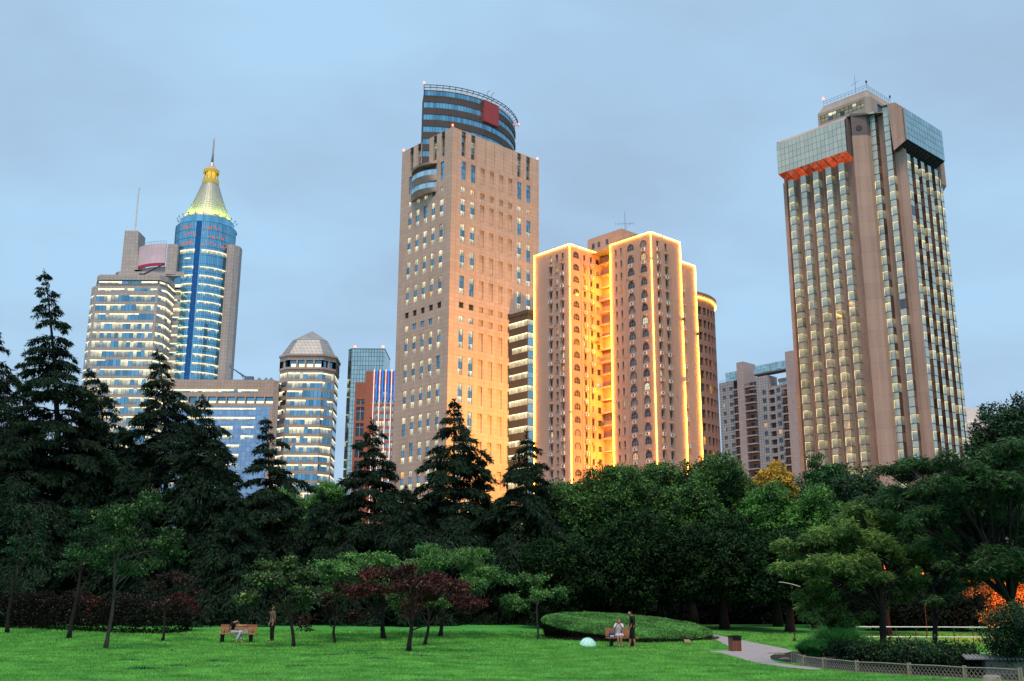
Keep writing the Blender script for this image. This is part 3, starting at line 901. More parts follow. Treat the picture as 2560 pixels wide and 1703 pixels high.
# ------------------------------------------------ salmon apartment tower outlined in neon
def build_salmon():
    root = thing('apartment_tower', 'salmon pink apartment tower with arched windows outlined by glowing warm neon', 'tower', (26.5, 190.8, 0), R(42.3))
    H = 72.0
    rows = 22
    w = MB()
    mats = [M['salmon'], M['roof']]
    LA, LB = -6.38, 15.52
    plan_walls = []
    # faces: (face, u0, u1, top, openings)
    wins, arch, acs, ledges = [], [], [], []

    def frame_win(fc, u0, u1, z0, z1, lit, d=-0.22):
        def fn(mb):
            mb.fq(fc, u0, u1, z0, z1, d, 3)
            um = (u0 + u1) / 2
            for a, c in ((u0 + 0.05, um - 0.025), (um + 0.025, u1 - 0.05)):
                mb.fq(fc, a, c, z0 + 0.05, z1 - 0.38, d + 0.03, lit)
                mb.fq(fc, a, c, z1 - 0.33, z1 - 0.05, d + 0.03, lit)
            mb.fbox(fc, u0 - 0.06, u1 + 0.06, z0 - 0.08, z0, 0.003, 0.12, 4)
        wins.append((z1 if z1 > 22 else -z1, fn))

    def arch_win(fc, u0, u1, z0, z1, lit, d=0.0):
        uc, r_ = (u0 + u1) / 2, (u1 - u0) / 2
        zs = z1 - r_

        def ring(rad, dd, zb):
            return [fc.P(uc - rad, zb, dd)] + [fc.P(uc + rad * math.cos(t), zs + rad * math.sin(t), dd) for t in np.linspace(math.pi, 0, 11)] + [fc.P(uc + rad, zb, dd)]

        def fn(mb):
            o_, i_ = ring(r_ + 0.10, d + 0.1, z0), ring(r_, d + 0.1, z0)
            for k in range(len(o_) - 1): mb.face([o_[k], o_[k + 1], i_[k + 1], i_[k]], 4)
            ob = ring(r_ + 0.10, d + 0.003, z0)
            for k in range(len(o_) - 1): mb.face([o_[k], o_[k + 1], ob[k + 1], ob[k]], 4)
            b_ = ring(r_, d + 0.012, z0)
            for k in range(len(b_) - 1): mb.face([i_[k], i_[k + 1], b_[k + 1], b_[k]], 4)
            mb.face(b_, lit)
            for uu in (uc - r_ * 0.35, uc + r_ * 0.35):
                mb.fbox(fc, uu - 0.025, uu + 0.025, z0, z1 - 0.12, d + 0.02, d + 0.05, 3)
            mb.fbox(fc, uc - r_, uc + r_, zs - 0.03, zs + 0.03, d + 0.02, d + 0.05, 3)
        arch.append((z1 if z1 > 22 else -z1, fn))

    def ac(fc, uc, zt):
        def fn(mb):
            mb.fbox(fc, uc - 0.5, uc + 0.5, zt - 0.85, zt - 0.75, 0.003, 0.42, 0)
            mb.fbox(fc, uc - 0.36, uc + 0.36, zt - 1.02, zt - 0.85, 0.003, 0.30, 0)
            if random.random() < 0.75:
                q = random.uniform(-0.12, 0.12)
                mb.fbox(fc, uc - 0.38 + q, uc + 0.38 + q, zt - 0.745, zt - 0.2, 0.1, 0.38, 1)
                cc = [fc.P(uc + q - 0.08 + 0.2 * math.cos(t), zt - 0.47 + 0.2 * math.sin(t), 0.385) for t in np.linspace(0, 6.28, 11)[:-1]]
                mb.face(cc, 2)
        acs.append((zt if zt > 22 else -zt, fn))

    def lit_kind(p_lit=0.05):
        r_ = random.random()
        return 1 if r_ < p_lit else 2 if r_ < p_lit + 0.03 else 5 if r_ < p_lit + 0.25 else 0
    op = {k: [] for k in 'ABCDE'}
    FA, FB = Lf(0), Rf(0)                       # right wing, left and right faces
    FC, FD = Lf(LA), Rf(LB)                     # left wing
    for r_ in range(rows):
        zb = 69.65 - 2.555 * r_
        zt = zb + 1.22
        for u0, u1 in ((7.45, 7.87), (8.82, 9.22)):
            op['A'].append((u0, u1, zb, zt)); frame_win(FA, u0, u1, zb, zt, 1 if random.random() < 0.08 else lit_kind())
        for u0, u1 in ((1.2, 2.5), (4.42, 5.78)):
            arch_win(FA, u0, u1, zb, zt, 2 if (r_ == 1 and u0 < 2) else lit_kind(0.06)); ac(FA, (u0 + u1) / 2, zb - 0.18)
        for u0, u1 in ((1.65, 2.32), (4.13, 4.74)):
            op['B'].append((u0, u1, zb, zt)); frame_win(FB, u0, u1, zb, zt, lit_kind()); ac(FB, (u0 + u1) / 2, zb - 0.18)
        for i, (u0, u1) in enumerate(((17.22, 17.8), (18.82, 19.46), (20.5, 21.08))):
            op['C'].append((u0, u1, zb, zt)); frame_win(FC, u0, u1, zb, zt, 2 if (r_ == 1 and i == 1) else lit_kind())
            if i != 1: ac(FC, (u0 + u1) / 2, zb - 0.18)
        arch_win(FD, -5.3, -3.95, zb, zt, lit_kind())
        for i, (u0, u1) in enumerate(((-2.46, -1.86), (-0.54, 0.08), (1.15, 2.2))):
            op['D'].append((u0, u1, zb, zt)); frame_win(FD, u0, u1, zb, zt, 1 if (r_ == 10 and i == 2) else lit_kind(0.02))
            if i < 2 and random.random() < 0.85: ac(FD, (u0 + u1) / 2, zb - 0.18)
        u0, u1 = 9.3, 9.85
        op['E'].append((u0, u1, zb - 4, zt - 4)); frame_win(Rf(0.35), u0, u1, zb - 4, zt - 4, lit_kind(0.0))
        if random.random() < 0.8: ac(Rf(0.35), (u0 + u1) / 2, zb - 4.18)
    w.wall(FA, 0, 10.35, 0, H, op['A'], 0.25)
    w.wall(FB, 0, 8.65, 0, H, op['B'], 0.25)
    w.wall(FC, LB, 25.5, 0, H, op['C'], 0.25)
    w.wall(FD, LA, 3.0, 0, H, op['D'], 0.25)
    w.wall(Rf(0.35), 8.66, 13.6, 0, 68.3, op['E'], 0.25)
    w.fq(Lf(3.0), 10.35, LB, 0, H)              # back of the court
    w.face([(0, 10.35, 0), (3.0, 10.35, 0), (3.0, 10.35, H), (0, 10.35, H)])
    w.face([(8.65, 0, 0), (8.65, 20, 0), (8.65, 20, H), (8.65, 0, H)])
    w.face([(13.6, 0.35, 0), (13.6, 20, 0), (13.6, 20, 68.3), (13.6, 0.35, 68.3)])
    w.face([(LA, 25.5, 0), (14, 25.5, 0), (14, 25.5, H), (LA, 25.5, H)])
    w.face([(0, 0, H - 0.4), (8.65, 0, H - 0.4), (8.65, 25.5, H - 0.4), (LA, 25.5, H - 0.4), (LA, LB, H - 0.4), (0, LB, H - 0.4)], 1)
    w.face([(8.66, 0.35, 68), (13.6, 0.35, 68), (13.6, 20, 68), (8.66, 20, 68)], 1)
    w.build('wall', mats, root)
    # dark seam in the court and balcony slabs
    specs = []
    for r_ in range(rows):
        zb = 69.75 - 2.555 * r_

        def slab(mb, zb=zb, r_=r_):
            fc = Lf(3.0)
            mb.fbox(fc, 10.4, 15.48, zb - 0.1, zb + 0.18, 0.003, 0.9, 0)
            if r_ % 5 == 3: mb.fbox(fc, 10.6, 15.3, zb + 0.18, zb + 1.0, 0.78, 0.86, 1)
            mb.fq(fc, 11.3, 12.1, zb + 0.5, zb + 1.9, 0.02, 2)
        specs.append((zb, slab))
    many(root, 'court_balcony', specs, [M['salmon_trim'], M['metal'], M['dark_g']])
    many(root, 'window', wins, [M['dark_g'], M['lit'], M['lit_org'], M['frame'], M['salmon_trim'], M['curtain']])
    many(root, 'arched_window', arch, [M['dark_g'], M['lit'], M['lit_org'], M['lframe'], M['arch_trim'], M['curtain']])
    many(root, 'air_conditioner', acs, [M['salmon_trim'], M['white_wall'], M['dmetal']])
    # drain pipes
    dp = MB()
    for fc, u in ((FA, 3.3), (FA, 6.5), (FB, 3.1), (FB, 5.9), (FC, 18.2), (FC, 20.0), (FD, -3.2), (FD, 0.6), (FD, -1.2)):
        dp.tube([fc.P(u, 5, 0.08), fc.P(u, 70.5, 0.08)], 0.05, 5)
        for r_ in range(2, rows, 3):
            if random.random() < 0.6:
                z = 69.2 - 2.555 * r_
                s_ = random.choice((-1, 1))
                dp.tube([fc.P(u, z, 0.08), fc.P(u + 0.9 * s_, z - 0.1, 0.08)], 0.04, 4)
    dp.build('drain_pipe', M['salmon_trim'], root)
    # neon outline tubes, each run its own part
    NE = 0.075

    def neon(p, q):
        mb = MB(); mb.tube([p, q], NE, 6); mb.build('neon_tube', M['neon'], root)
    e = 0.22
    top = H + 0.1
    neon((-e, -e, 2), (-e, -e, 66.5)); neon((-e, -e, 67), (-e, -e, top))
    neon((-e, 10.35, 2), (-e, 10.35, top))
    neon((-e, 0, top), (-e, 10.35, top))
    neon((0, -e, top), (3.0, -e, top)); neon((3.6, -e, top), (8.65, -e, top))
    neon((8.65, -e, 2), (8.65, -e, 44)); neon((8.65, -e, 45), (8.65, -e, 56)); neon((8.65, -e, 56.8), (8.65, -e, top))
    neon((LA - e, LB - e, 2), (LA - e, LB - e, 38)); neon((LA - e, LB - e, 38.6), (LA - e, LB - e, 63)); neon((LA - e, LB - e, 63.5), (LA - e, LB - e, top))
    neon((LA - e, 25.5, 2), (LA - e, 25.5, top))
    neon((LA - e, LB, top), (LA - e, 25.5, top))
    neon((LA, LB - e, top), (LA + 1.6, LB - e, top)); neon((LA + 2.2, LB - e, top), (2.8, LB - e, top))
    neon((8.9, 0.1, 68.4), (13.6, 0.1, 68.4)); neon((13.6, 0.1, 2), (13.6, 0.1, 54.0)); neon((13.6, 0.1, 54.8), (13.6, 0.1, 68.4))
    # penthouse
    ph = MB()
    poly = [(4.2, 11.5), (9.6, 11.3), (16, 11.3), (16, 20.8), (4.2, 20.8)]
    ph.prism([(4.2, 11.1), (12, 11.1), (12, 21.0), (4.2, 20.6)], H - 0.4, 77, 0)
    ph.build('penthouse', M['salmon'], root)
    for b in (14.7, 17.0, 18.6):
        q = MB(); q.fbox(Lf(4.2), b, b + 0.7, 74.6, 75.7, 0.003, 0.06, 1); q.fq(Lf(4.2), b + 0.07, b + 0.63, 74.67, 75.63, 0.075, 0); q.build('penthouse_window', [M['dark_g'], M['frame']], root)
    an = MB()
    ax, ay = 6.6, 12.2
    an.tube([(ax, ay, 77), (ax, ay, 81.6)], [0.05, 0.03], 5)
    an.tube([(ax - 1.3, ay + 1.4, 78.9), (ax + 1.2, ay - 1.3, 78.9)], 0.03, 4)
    for t in np.linspace(0, 1, 6):
        an.tube([(ax - 1.3 + 2.5 * t, ay + 1.4 - 2.7 * t, 78.5), (ax - 1.3 + 2.5 * t, ay + 1.4 - 2.7 * t, 79.4)], 0.02, 4)
    an.tube([(ax, ay, 77.6), (ax + 0.8, ay - 0.8, 79.0)], 0.025, 4)
    an.build('antenna', M['dmetal'], root)
    # a few balcony plants are tiny green tufts on window boxes in the court
    for (u, z, sc) in ((0.9, 69.75 - 2.555 * 7 + 1.0, 1.3), (1.9, 69.75 - 2.555 * 13, 0.9)):
        pl = MB()
        for _ in range(60):
            x, y, zz = u + random.gauss(0, 0.35 * sc), LB - 0.3 - abs(random.gauss(0, 0.2)), z + abs(random.gauss(0, 0.35 * sc))
            pl.face([(x, y, zz), (x + 0.15, y - 0.1, zz + 0.12), (x + 0.02, y + 0.04, zz + 0.25)], 0)
        pl.build('window_plant', M['plant_g'], root)

    # curved brown block behind
    cyl = thing('round_office_block', 'curved dark brown tiled block with a neon rim, half hidden behind the apartment tower', 'building', (26.5, 190.8, 0), R(42.3))
    cx, cy, rr, top = 25.1, 19.2, 12.0, 66.0
    w, wn = MB(), []
    a_lo, a_hi = R(-150), R(40)
    n = 26
    for i in range(n):
        p, q = a_lo + (a_hi - a_lo) * i / n, a_lo + (a_hi - a_lo) * (i + 1) / n
        pm, qm = p + 0.18 * (q - p), q - 0.18 * (q - p)
        C = lambda a, r_, z: (cx + r_ * math.cos(a), cy + r_ * math.sin(a), z)
        w.face([C(p, rr, 0), C(pm, rr, 0), C(pm, rr, top), C(p, rr, top)])
        w.face([C(qm, rr, 0), C(q, rr, 0), C(q, rr, top), C(qm, rr, top)])
        for r_ in range(18):
            z1 = 63.6 - 2.75 * r_
            w.face([C(pm, rr, z1 - 2.75), C(qm, rr, z1 - 2.75), C(qm, rr, z1 - 1.7), C(pm, rr, z1 - 1.7)])
            blue = i % 2 == 0 and r_ > 1

            def fn(mb, pm=pm, qm=qm, z1=z1, blue=blue):
                lit = 2 if random.random() < 0.05 else (1 if blue else 0)
                am = (pm + qm) / 2
                for a, c in ((pm, am), (am, qm)):
                    mb.face([C(a + 0.004, rr - 0.3, z1 - 1.7), C(c - 0.004, rr - 0.3, z1 - 1.7), C(c - 0.004, rr - 0.3, z1), C(a + 0.004, rr - 0.3, z1)], lit, None, [0, 0, 1, 1])
                mb.face([C(pm, rr - 0.33, z1 - 1.7), C(qm, rr - 0.33, z1 - 1.7), C(qm, rr - 0.33, z1), C(pm, rr - 0.33, z1)], 3)
                mb.face([C(pm, rr, z1 - 1.7), C(pm, rr - 0.33, z1 - 1.7), C(pm, rr - 0.33, z1), C(pm, rr, z1)], 3)
                mb.face([C(qm, rr, z1 - 1.7), C(qm, rr - 0.33, z1 - 1.7), C(qm, rr - 0.33, z1), C(qm, rr, z1)], 3)
                mb.face([C(pm, rr, z1), C(qm, rr, z1), C(qm, rr - 0.33, z1), C(pm, rr - 0.33, z1)], 3)
            if R(-100) < pm < R(20): wn.append((z1, fn))
        w.face([C(pm, rr, 63.6), C(qm, rr, 63.6), C(qm, rr, top), C(pm, rr, top)])
    w.face([(cx + rr * math.cos(a), cy + rr * math.sin(a), top - 0.2) for a in np.linspace(a_lo, a_hi, 30)], 1)
    w.build('wall', [M['brown'], M['roof']], cyl, False)
    rmb = MB()
    rmb.lathe([(rr, top), (rr + 0.45, top - 0.1), (rr + 0.45, top + 0.6), (rr, top + 0.6)], 40, 0, (cx, cy), a_lo, a_hi)
    rmb.build('cornice', M['brown'], cyl)
    many(cyl, 'window', wn, [M['dark_g'], M['teal_pane'], M['lit_org'], M['brown']])
    nb = MB(); nb.tube([(cx + (rr + 0.25) * math.cos(a), cy + (rr + 0.25) * math.sin(a), top - 0.5) for a in np.linspace(R(-120), R(-32), 20)], 0.11, 6)
    nb.build('neon_tube', M['neon'], cyl)
# ------------------------------------------------ glass and tile office complex on the left
def bands(root, fc, u0, u1, tops, h, npan, p_lit, p_dim, name='window_band', runs=True, mats=None, line=0.35, jd=0.05):
    """ribbon windows: one part per storey, lit and unlit panes in runs"""
    for zt in tops:
        m = MB()
        state = 1
        for i in range(npan):
            a, c = u0 + (u1 - u0) * i / npan, u0 + (u1 - u0) * (i + 1) / npan
            if not runs or random.random() < 0.22:
                q = random.random()
                state = 1 if q < p_lit * 0.9 else 2 if q < p_lit * 0.9 + p_dim else 0
            if state == 0:
                m.fq(fc, a + jd, c - jd, zt - h, zt, 0.02, 0)
            else:
                low = 1 if (state == 1 and random.random() < 0.28) else (2 if random.random() < 0.5 else 0)
                m.fq(fc, a + jd, c - jd, zt - h, zt - line, 0.02, low)
                m.fq(fc, a, c, zt - line, zt, 0.03, 3 if random.random() < 0.92 else low)
        m.fq(fc, u0, u1, zt - h, zt, 0.008, 4)
        m.build(name, mats or [M['blue'], M['lit'], M['lit_dim'], M['lit_line'], M['frame']], root)


def seg_face(p, q):
    d = Vector((q[0] - p[0], q[1] - p[1]))
    L = d.length
    d.normalize()
    return Face(p, (d.x, d.y), (d.y, -d.x)), L


def build_left():
    root = thing('office_tower', 'beige tiled office tower joined to a blue glass cylinder with glowing cone roof', 'tower', (-123.2, 400.0, 0))
    ox, oy = -123.2, 400.0
    T = lambda x, y: (x - ox, y - oy)
    w = MB()
    # stepped block: plan with chamfered corners
    plan = [T(-156.2, 377.3), T(-132.4, 377.3), T(-130.3, 380.5), T(-130.3, 389.0), T(-121.9, 389.0), T(-121.9, 402), T(-158.6, 402), T(-158.6, 380.0)]
    w.prism(plan, 0, 118.6, 0, True, False)
    plan2 = [T(-154.9, 378.0), T(-132.4, 378.0), T(-130.5, 380.8), T(-130.5, 389.2), T(-121.9, 389.2), T(-121.9, 402), T(-157.2, 402), T(-157.2, 380.4)]
    w.prism(plan2, 118.6, 121.0, 0, True, False)
    w.prism([T(-154.9, 377.3), T(-132.3, 377.3), T(-130.2, 380.3), T(-130.2, 400), T(-156.8, 400), T(-156.8, 379.6)], 121.0, 123.0, 0)
    w.prism([T(-152.4, 388.7), T(-121.9, 388.7), T(-121.9, 402), T(-154.4, 402), T(-154.4, 390.6)], 126.2, 128.0, 0)
    w.prism([T(-152.0, 389.4), T(-122.0, 389.4), T(-122.0, 401.9), T(-154.0, 401.9)], 121.2, 126.2, 1, False, False)
    w.build('wall', [M['tile'], M['dark_g']], root)
    fF = Face(T(0, 377.3), (1, 0), (0, -1))
    fr, Lr = seg_face(T(-132.4, 377.3), T(-130.3, 380.5))
    fs, Ls = seg_face(T(-130.3, 380.5), T(-130.3, 389.0))
    fl, Ll = seg_face(T(-158.6, 380.0), T(-156.2, 377.3))
    fm = Face(T(0, 389.0), (1, 0), (0, -1))
    for zt, thin in ((120.4, 1), (117.6, 1)):
        bands(root, fF, -155.0 - 0, -133.0, [zt], 1.0, 18, 0.9, 0.05, line=0.55)
        bands(root, fr, 0.15, Lr - 0.1, [zt], 1.0, 3, 1, 0, line=0.6)
        bands(root, fs, 0.1, Ls - 0.1, [zt], 1.0, 6, 1, 0, line=0.6)
    tops = [114.9 - 3.53 * k for k in range(17)]
    for k, zt in enumerate(tops):
        bands(root, fF, -155.4, -133.4 if k < 5 else -132.6, [zt], 2.35, 16, 0.62 + min(0.33, 0.05 * k), 0.12)
        bands(root, fr, 0.1, Lr - 0.1, [zt], 1.6, 3, 0.95, 0.05, line=0.6)
        bands(root, fs, 0.1, Ls - 0.1, [zt], 1.6, 6, 0.85, 0.1, line=0.6)
        bands(root, fl, 0.2, Ll - 0.1, [zt], 2.0, 3, 0.5, 0.2)
    # middle section: three tall openings, then ribbon windows
    for i in range(3):
        a = -130.9 + 3.05 * i
        m = MB(); m.fq(fm, a + 0.2, a + 2.8, 121.6, 126.0, 0.03, 0); m.fq(fm, a + 0.3, a + 2.7, 121.8, 122.9, 0.06, 1); m.build('tall_window', [M['blue'], M['lit_line']], root)
    for k in range(12):
        bands(root, fm, -130.2, -122.0, [120.3 - 3.46 * k], 1.45, 7, 0.75, 0.1, line=0.4)
    # slab with mast
    s = MB()
    A, B = -153.0, -147.8
    s.box(*sorted((A - ox, B - ox)), 392 - oy, 400 - oy, 121, 146.0, 0)
    for i in range(8):
        t0, t1 = i / 8, (i + 1) / 8
        x0, x1 = 0.2 + 1.6 * t0 ** 2, 0.2 + 1.6 * t1 ** 2
        s.prism([T(B, 392), T(B + x1, 392), T(B + x1, 400), T(B, 400)], 145.8 - 16 * t1, 145.8 - 16 * t0, 0, True, False)
    s.build('mast_slab', M['tile'], root)
    m = MB(); m.tube([(*T(-150.6, 396), 146), (*T(-150.6, 396), 165.2), (*T(-150.2, 396), 165.9)], [0.42, 0.26, 0.2], 8); m.build('mast', M['white_wall'], root)
    # curved blank billboard
    cx, cyb, rb = -135.2 - ox, 404.5 - oy, 16.8
    a0, a1 = R(225), R(272)
    bb, tr, wl = MB(), MB(), MB()
    n = 18
    for i in range(n):
        p, q = a0 + (a1 - a0) * i / n, a0 + (a1 - a0) * (i + 1) / n
        c = lambda a, r_: (cx + r_ * math.cos(a), cyb + r_ * math.sin(a))
        bb.prism([c(p, rb), c(q, rb), c(q, rb - 0.6), c(p, rb - 0.6)], 131.3, 139.2, 0)
        tr.prism([c(p, rb + 0.1), c(q, rb + 0.1), c(q, rb - 0.5), c(p, rb - 0.5)], 130.2, 131.25, 0)
        wl.face([(*c(p, rb - 1.6), 127), (*c(q, rb - 1.6), 127), (*c(q, rb - 1.6), 130.3), (*c(p, rb - 1.6), 130.3)], 0)
    o = bb.build('billboard', M['bill'], root, label='blank curved pinkish white billboard with a crimson lower edge')
    tr.build('billboard_trim', M['bill_red'], o)
    wl.prism([T(-134.3, 388.2), T(-130.3, 388.6), T(-130.3, 400), T(-134.3, 400)], 127, 139.2, 0)
    wl.build('billboard_wall', M['tile'], root)
    rl = MB()
    pts = [(cx + rb * math.cos(a), cyb + rb * math.sin(a), 140.2) for a in np.linspace(a0, a1, 12)]
    rl.tube(pts, 0.06, 5)
    for p in pts: rl.tube([(p[0], p[1], 139.2), p], 0.05, 4)
    rl.build('roof_railing', M['metal'], root)
    d = MB(); d.tube([(*T(-140.5, 381), 124), (*T(-132.5, 381), 128.6)], [0.35, 0.22], 6); d.box(-141.5 - ox, -140 - ox, 380.4 - oy, 382 - oy, 123, 124.6); d.build('window_cleaning_arm', M['dmetal'], root)
    # cylinder
    rc = 11.9
    N = 56
    A0, A1 = R(180), R(362)
    cyl, = (MB(),)
    lit = {}
    z = 148.8
    nfl = 18
    pitch = 3.48
    mats = [M['cyl_g'], M['lit'], M['lit_dim'], M['lit_line'], M['redglass'], M['frame'], M['cyl_dark']]
    shell = MB()
    for i in range(N):
        p, q = A0 + (A1 - A0) * i / N, A0 + (A1 - A0) * (i + 1) / N
        pd = math.degrees((p + q) / 2)
        P, Q = (rc * math.cos(p), rc * math.sin(p)), (rc * math.cos(q), rc * math.sin(q))
        dark = 268 < pd < 279
        shell.face([(*P, 60), (*Q, 60), (*Q, 148.8), (*P, 148.8)], 1 if dark else 0, None, [0, 0, 1, 1])
        shell.tube([(P[0] * 1.002, P[1] * 1.002, 60), (P[0] * 1.002, P[1] * 1.002, 148.8)], 0.05, 4, 2, False)
    for k in range(25):
        zz = 148.8 - 1.74 * 2 * k
        shell.lathe([(rc * 1.003, zz - 0.06), (rc * 1.006, zz), (rc * 1.003, zz + 0.06)], N, 2, (0, 0), A0, A1)
    g = shell.build('glass_cylinder', [M['cyl_g'], M['cyl_dark'], M['cyl_line']], root)
    for k in range(nfl):
        zt = 147.6 - pitch * k
        red = k < 3
        for side in ((236, 267), (280, 330)):
            m = MB(); gapped = False
            st = True
            for pd in np.arange(side[0], side[1], 3.25):
                if k == 4: st = side[0] < 250 and 246 < pd < 260
                elif k == 3: st = True
                elif side[0] > 250 and pd > 324 and k % 3 == 0: st = False
                elif side[0] < 250 and pd < 243 and k % 4 == 1: st = False
                else: st = True
                if side[0] < 250 and k > 4 and pd < 246 and False: continue
                if not st: continue
                p, q = R(pd + 0.12), R(pd + 3.13)
                c = lambda a, zc, e=0.03: ((rc + e) * math.cos(a), (rc + e) * math.sin(a), zc)
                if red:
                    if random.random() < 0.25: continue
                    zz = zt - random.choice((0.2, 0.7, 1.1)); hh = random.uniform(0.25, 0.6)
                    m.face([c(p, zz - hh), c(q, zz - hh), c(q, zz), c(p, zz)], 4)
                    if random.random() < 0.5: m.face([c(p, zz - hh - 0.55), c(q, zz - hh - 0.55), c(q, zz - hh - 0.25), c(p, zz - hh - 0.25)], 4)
                else:
                    hh = random.choice((1.3, 1.3, 1.3, 1.0)) if k != 3 else 1.5
                    low = 1 if (k == 3 or random.random() < 0.3) else (2 if random.random() < 0.5 else None)
                    if low is not None: m.face([c(p, zt - hh), c(q, zt - hh), c(q, zt - 0.42), c(p, zt - 0.42)], low, None, [0, 0, 1, 1])
                    m.face([c(p, zt - 0.42, 0.05), c(q, zt - 0.42, 0.05), c(q, zt, 0.05), c(p, zt, 0.05)], 3, None, [0, 0, 1, 1])
            if m.f: m.build('window_band', mats, root)
    cr = MB()
    cr.lathe([(rc, 148.8), (10.6, 149.4), (10.6, 151.9), (9.9, 152.3)], N, 0)
    cr.build('cylinder_cornice', M['cyl_g'], root)
    cone = MB()
    prof = [(9.9, 152.2), (9.0, 154.0), (7.8, 156.6), (6.6, 159.4), (5.6, 162.0), (4.7, 164.6), (3.9, 167.0), (3.2, 169.0)]
    cone.lathe(prof, 40, 0)
    for t in np.linspace(0, 2 * math.pi, 40, endpoint=False):
        cone.tube([((r_ + 0.02) * math.cos(t), (r_ + 0.02) * math.sin(t), zz) for r_, zz in prof], 0.045, 3, 1, False)
    for r_, zz in [(3.2 + (9.9 - 3.2) * (1 - t) ** 1.25, 152.2 + 16.8 * t) for t in np.linspace(0.05, 0.97, 14)]:
        cone.lathe([(r_ + 0.10, zz - 0.05), (r_ + 0.16, zz), (r_ + 0.10, zz + 0.05)], 40, 1)
    cn = cone.build('cone_roof', [M['cone_m'], M['cone_line']], root, True)
    lan = MB()
    lan.lathe([(3.2, 168.8), (3.35, 169.4), (3.35, 170.6), (2.6, 170.6)], 32, 0)
    lan.lathe([(2.0, 170.6), (2.0, 174.0)], 16, 1)
    for t in np.linspace(0, 2 * math.pi, 10, endpoint=False):
        lan.tube([(2.75 * math.cos(t), 2.75 * math.sin(t), 170.6), (2.75 * math.cos(t), 2.75 * math.sin(t), 174.0)], 0.2, 6, 0)
    lan.lathe([(2.6, 173.7), (3.15, 173.7), (3.15, 175.0), (2.6, 175.5)], 32, 0)
    lan.lathe([(2.6, 175.5), (1.6, 176.5), (0.9, 177.6), (0.55, 178.6)], 32, 2)
    lan.build('lantern', [M['gold'], M['goldlit'], M['spire']], root, True)
    sp = MB(); sp.tube([(0, 0, 178.0), (0, 0, 183), (0, 0, 188.5), (0, 0, 191.3)], [0.55, 0.42, 0.3, 0.08], 8); sp.build('spire', M['spire'], root, True)
    for t in np.linspace(R(170), R(370), 14):
        fl_ = MB()
        x, y = 10.5 * math.cos(t), 10.5 * math.sin(t)
        fl_.tube([(x, y, 151.6), (x * 1.08, y * 1.08, 152.0), (x * 1.10, y * 1.10, 152.6)], 0.07, 5)
        fl_.box(x * 1.10 - 0.17, x * 1.10 + 0.17, y * 1.10 - 0.17, y * 1.10 + 0.17, 152.5, 152.85)
        fl_.build('floodlight', M['dmetal'], root)
    # tall tiled slab at the right side
    s = MB()
    s.box(-112.4 - ox, -109.7 - ox, 393 - oy, 398.5 - oy, 0, 140.9, 0)
    s.prism([T(-109.7, 393), T(-107.9, 395), T(-107.9, 398.5), T(-109.7, 398.5)], 0, 140.6, 0)
    s.box(-113.6 - ox, -112.43 - ox, 394.5 - oy, 398.5 - oy, 0, 139.9, 1)
    s.build('tiled_slab', [M['tile'], M['dmetal']], root)

    # low glass wing -----------------------------------------------------------------
    wing = thing('glass_wing', 'wide low office wing with a blue curtain wall under a beige tiled parapet', 'building', (-96, 340, 0))
    fw = Face((96, 0), (1, 0), (0, -1))
    w = MB()
    ops = []
    for i in range(11):
        a = -112.6 + 3.13 * i
        ops.append((a + 0.22, a + 2.95, 66.95, 69.15, 0.9))
    w.wall(fw, -113.8, -78.4, 65.95, 74.9, ops, 0.6, 0)
    w.fq(fw, -79.3, -78.4, 0, 65.95, 0.0, 0)
    w.face([(-78.4 + 96, 0, 0), (-77.0 + 96, 1.0, 0), (-77.0 + 96, 1.0, 74.7), (-78.4 + 96, 0, 74.7)], 0)
    w.face([(-113.8 + 96, 0, 74.8), (-78.4 + 96, 0, 74.8), (-77 + 96, 22, 74.8), (-113.8 + 96, 22, 74.8)], 1)
    w.fq(fw, -113.8, -113.3, 0, 65.95, 0.0, 0)
    w.build('wall', [M['tile_s'], M['roof']], wing)
    for a, c, e, f_, _ in ops:
        m = MB(); m.fq(fw, a, c, e, f_, -0.88, 0); m.fq(fw, a + 0.2, c - 0.2, e + 0.2, e + 0.9, -0.85, 1) if random.random() < 0.8 else None
        m.build('loggia_window', [M['blue'], M['lit_line']], wing)
    bands(wing, fw, -112.5, -83.6, [71.55], 0.95, 22, 0.85, 0.05, line=0.5)
    cw = MB(); cw.fq(fw, -113.3, -79.3, 20, 65.95, -0.1, 0); cw.build('curtain_wall', M['pale_g'], wing)
    fw2 = Face((96, 0.1), (1, 0), (0, -1))
    bmats = [M['pale_g'], M['lit'], M['lit_dim'], M['lit_line'], M['pale_g']]
    for k, zt in enumerate([65.4 - 3.03 * k for k in range(9)]):
        a = -110.5
        for seglen in ((27.0,) if k < 2 else (9, 3.5, 5.5, 4.5) if k < 4 else (8, 7, 5.5)):
            m = MB()
            npn = int(seglen / 1.4)
            for i in range(npn):
                u = a + 1.4 * i
                m.fq(fw2, u + 0.06, u + 1.34, zt - 0.5, zt, 0.05, 3)
                if k > 0 and random.random() < 0.8: m.fq(fw2, u + 0.06, u + 1.34, zt - random.choice((1.3, 1.3, 1.0)), zt - 0.52, 0.04, 1 if random.random() < 0.25 else 2)
            m.build('lit_window', bmats, wing)
            a += seglen + 1.4
    d = MB()
    d.tube([(7.0, 6, 74.8), (7.0, 6, 77.0)], 0.25, 6)
    d.box(6.3, 9.2, 5.2, 6.8, 75.4, 77.2)
    d.tube([(7.2, 6, 76.6), (1.6, 5, 80.2)], [0.4, 0.2], 6); d.tube([(1.6, 5, 80.2), (1.3, 5, 81)], 0.2, 5); d.tube([(5.0, 5.6, 78.0), (6.3, 6, 75.4)], 0.12, 5)
    d.build('window_cleaning_arm', M['crane'], wing)
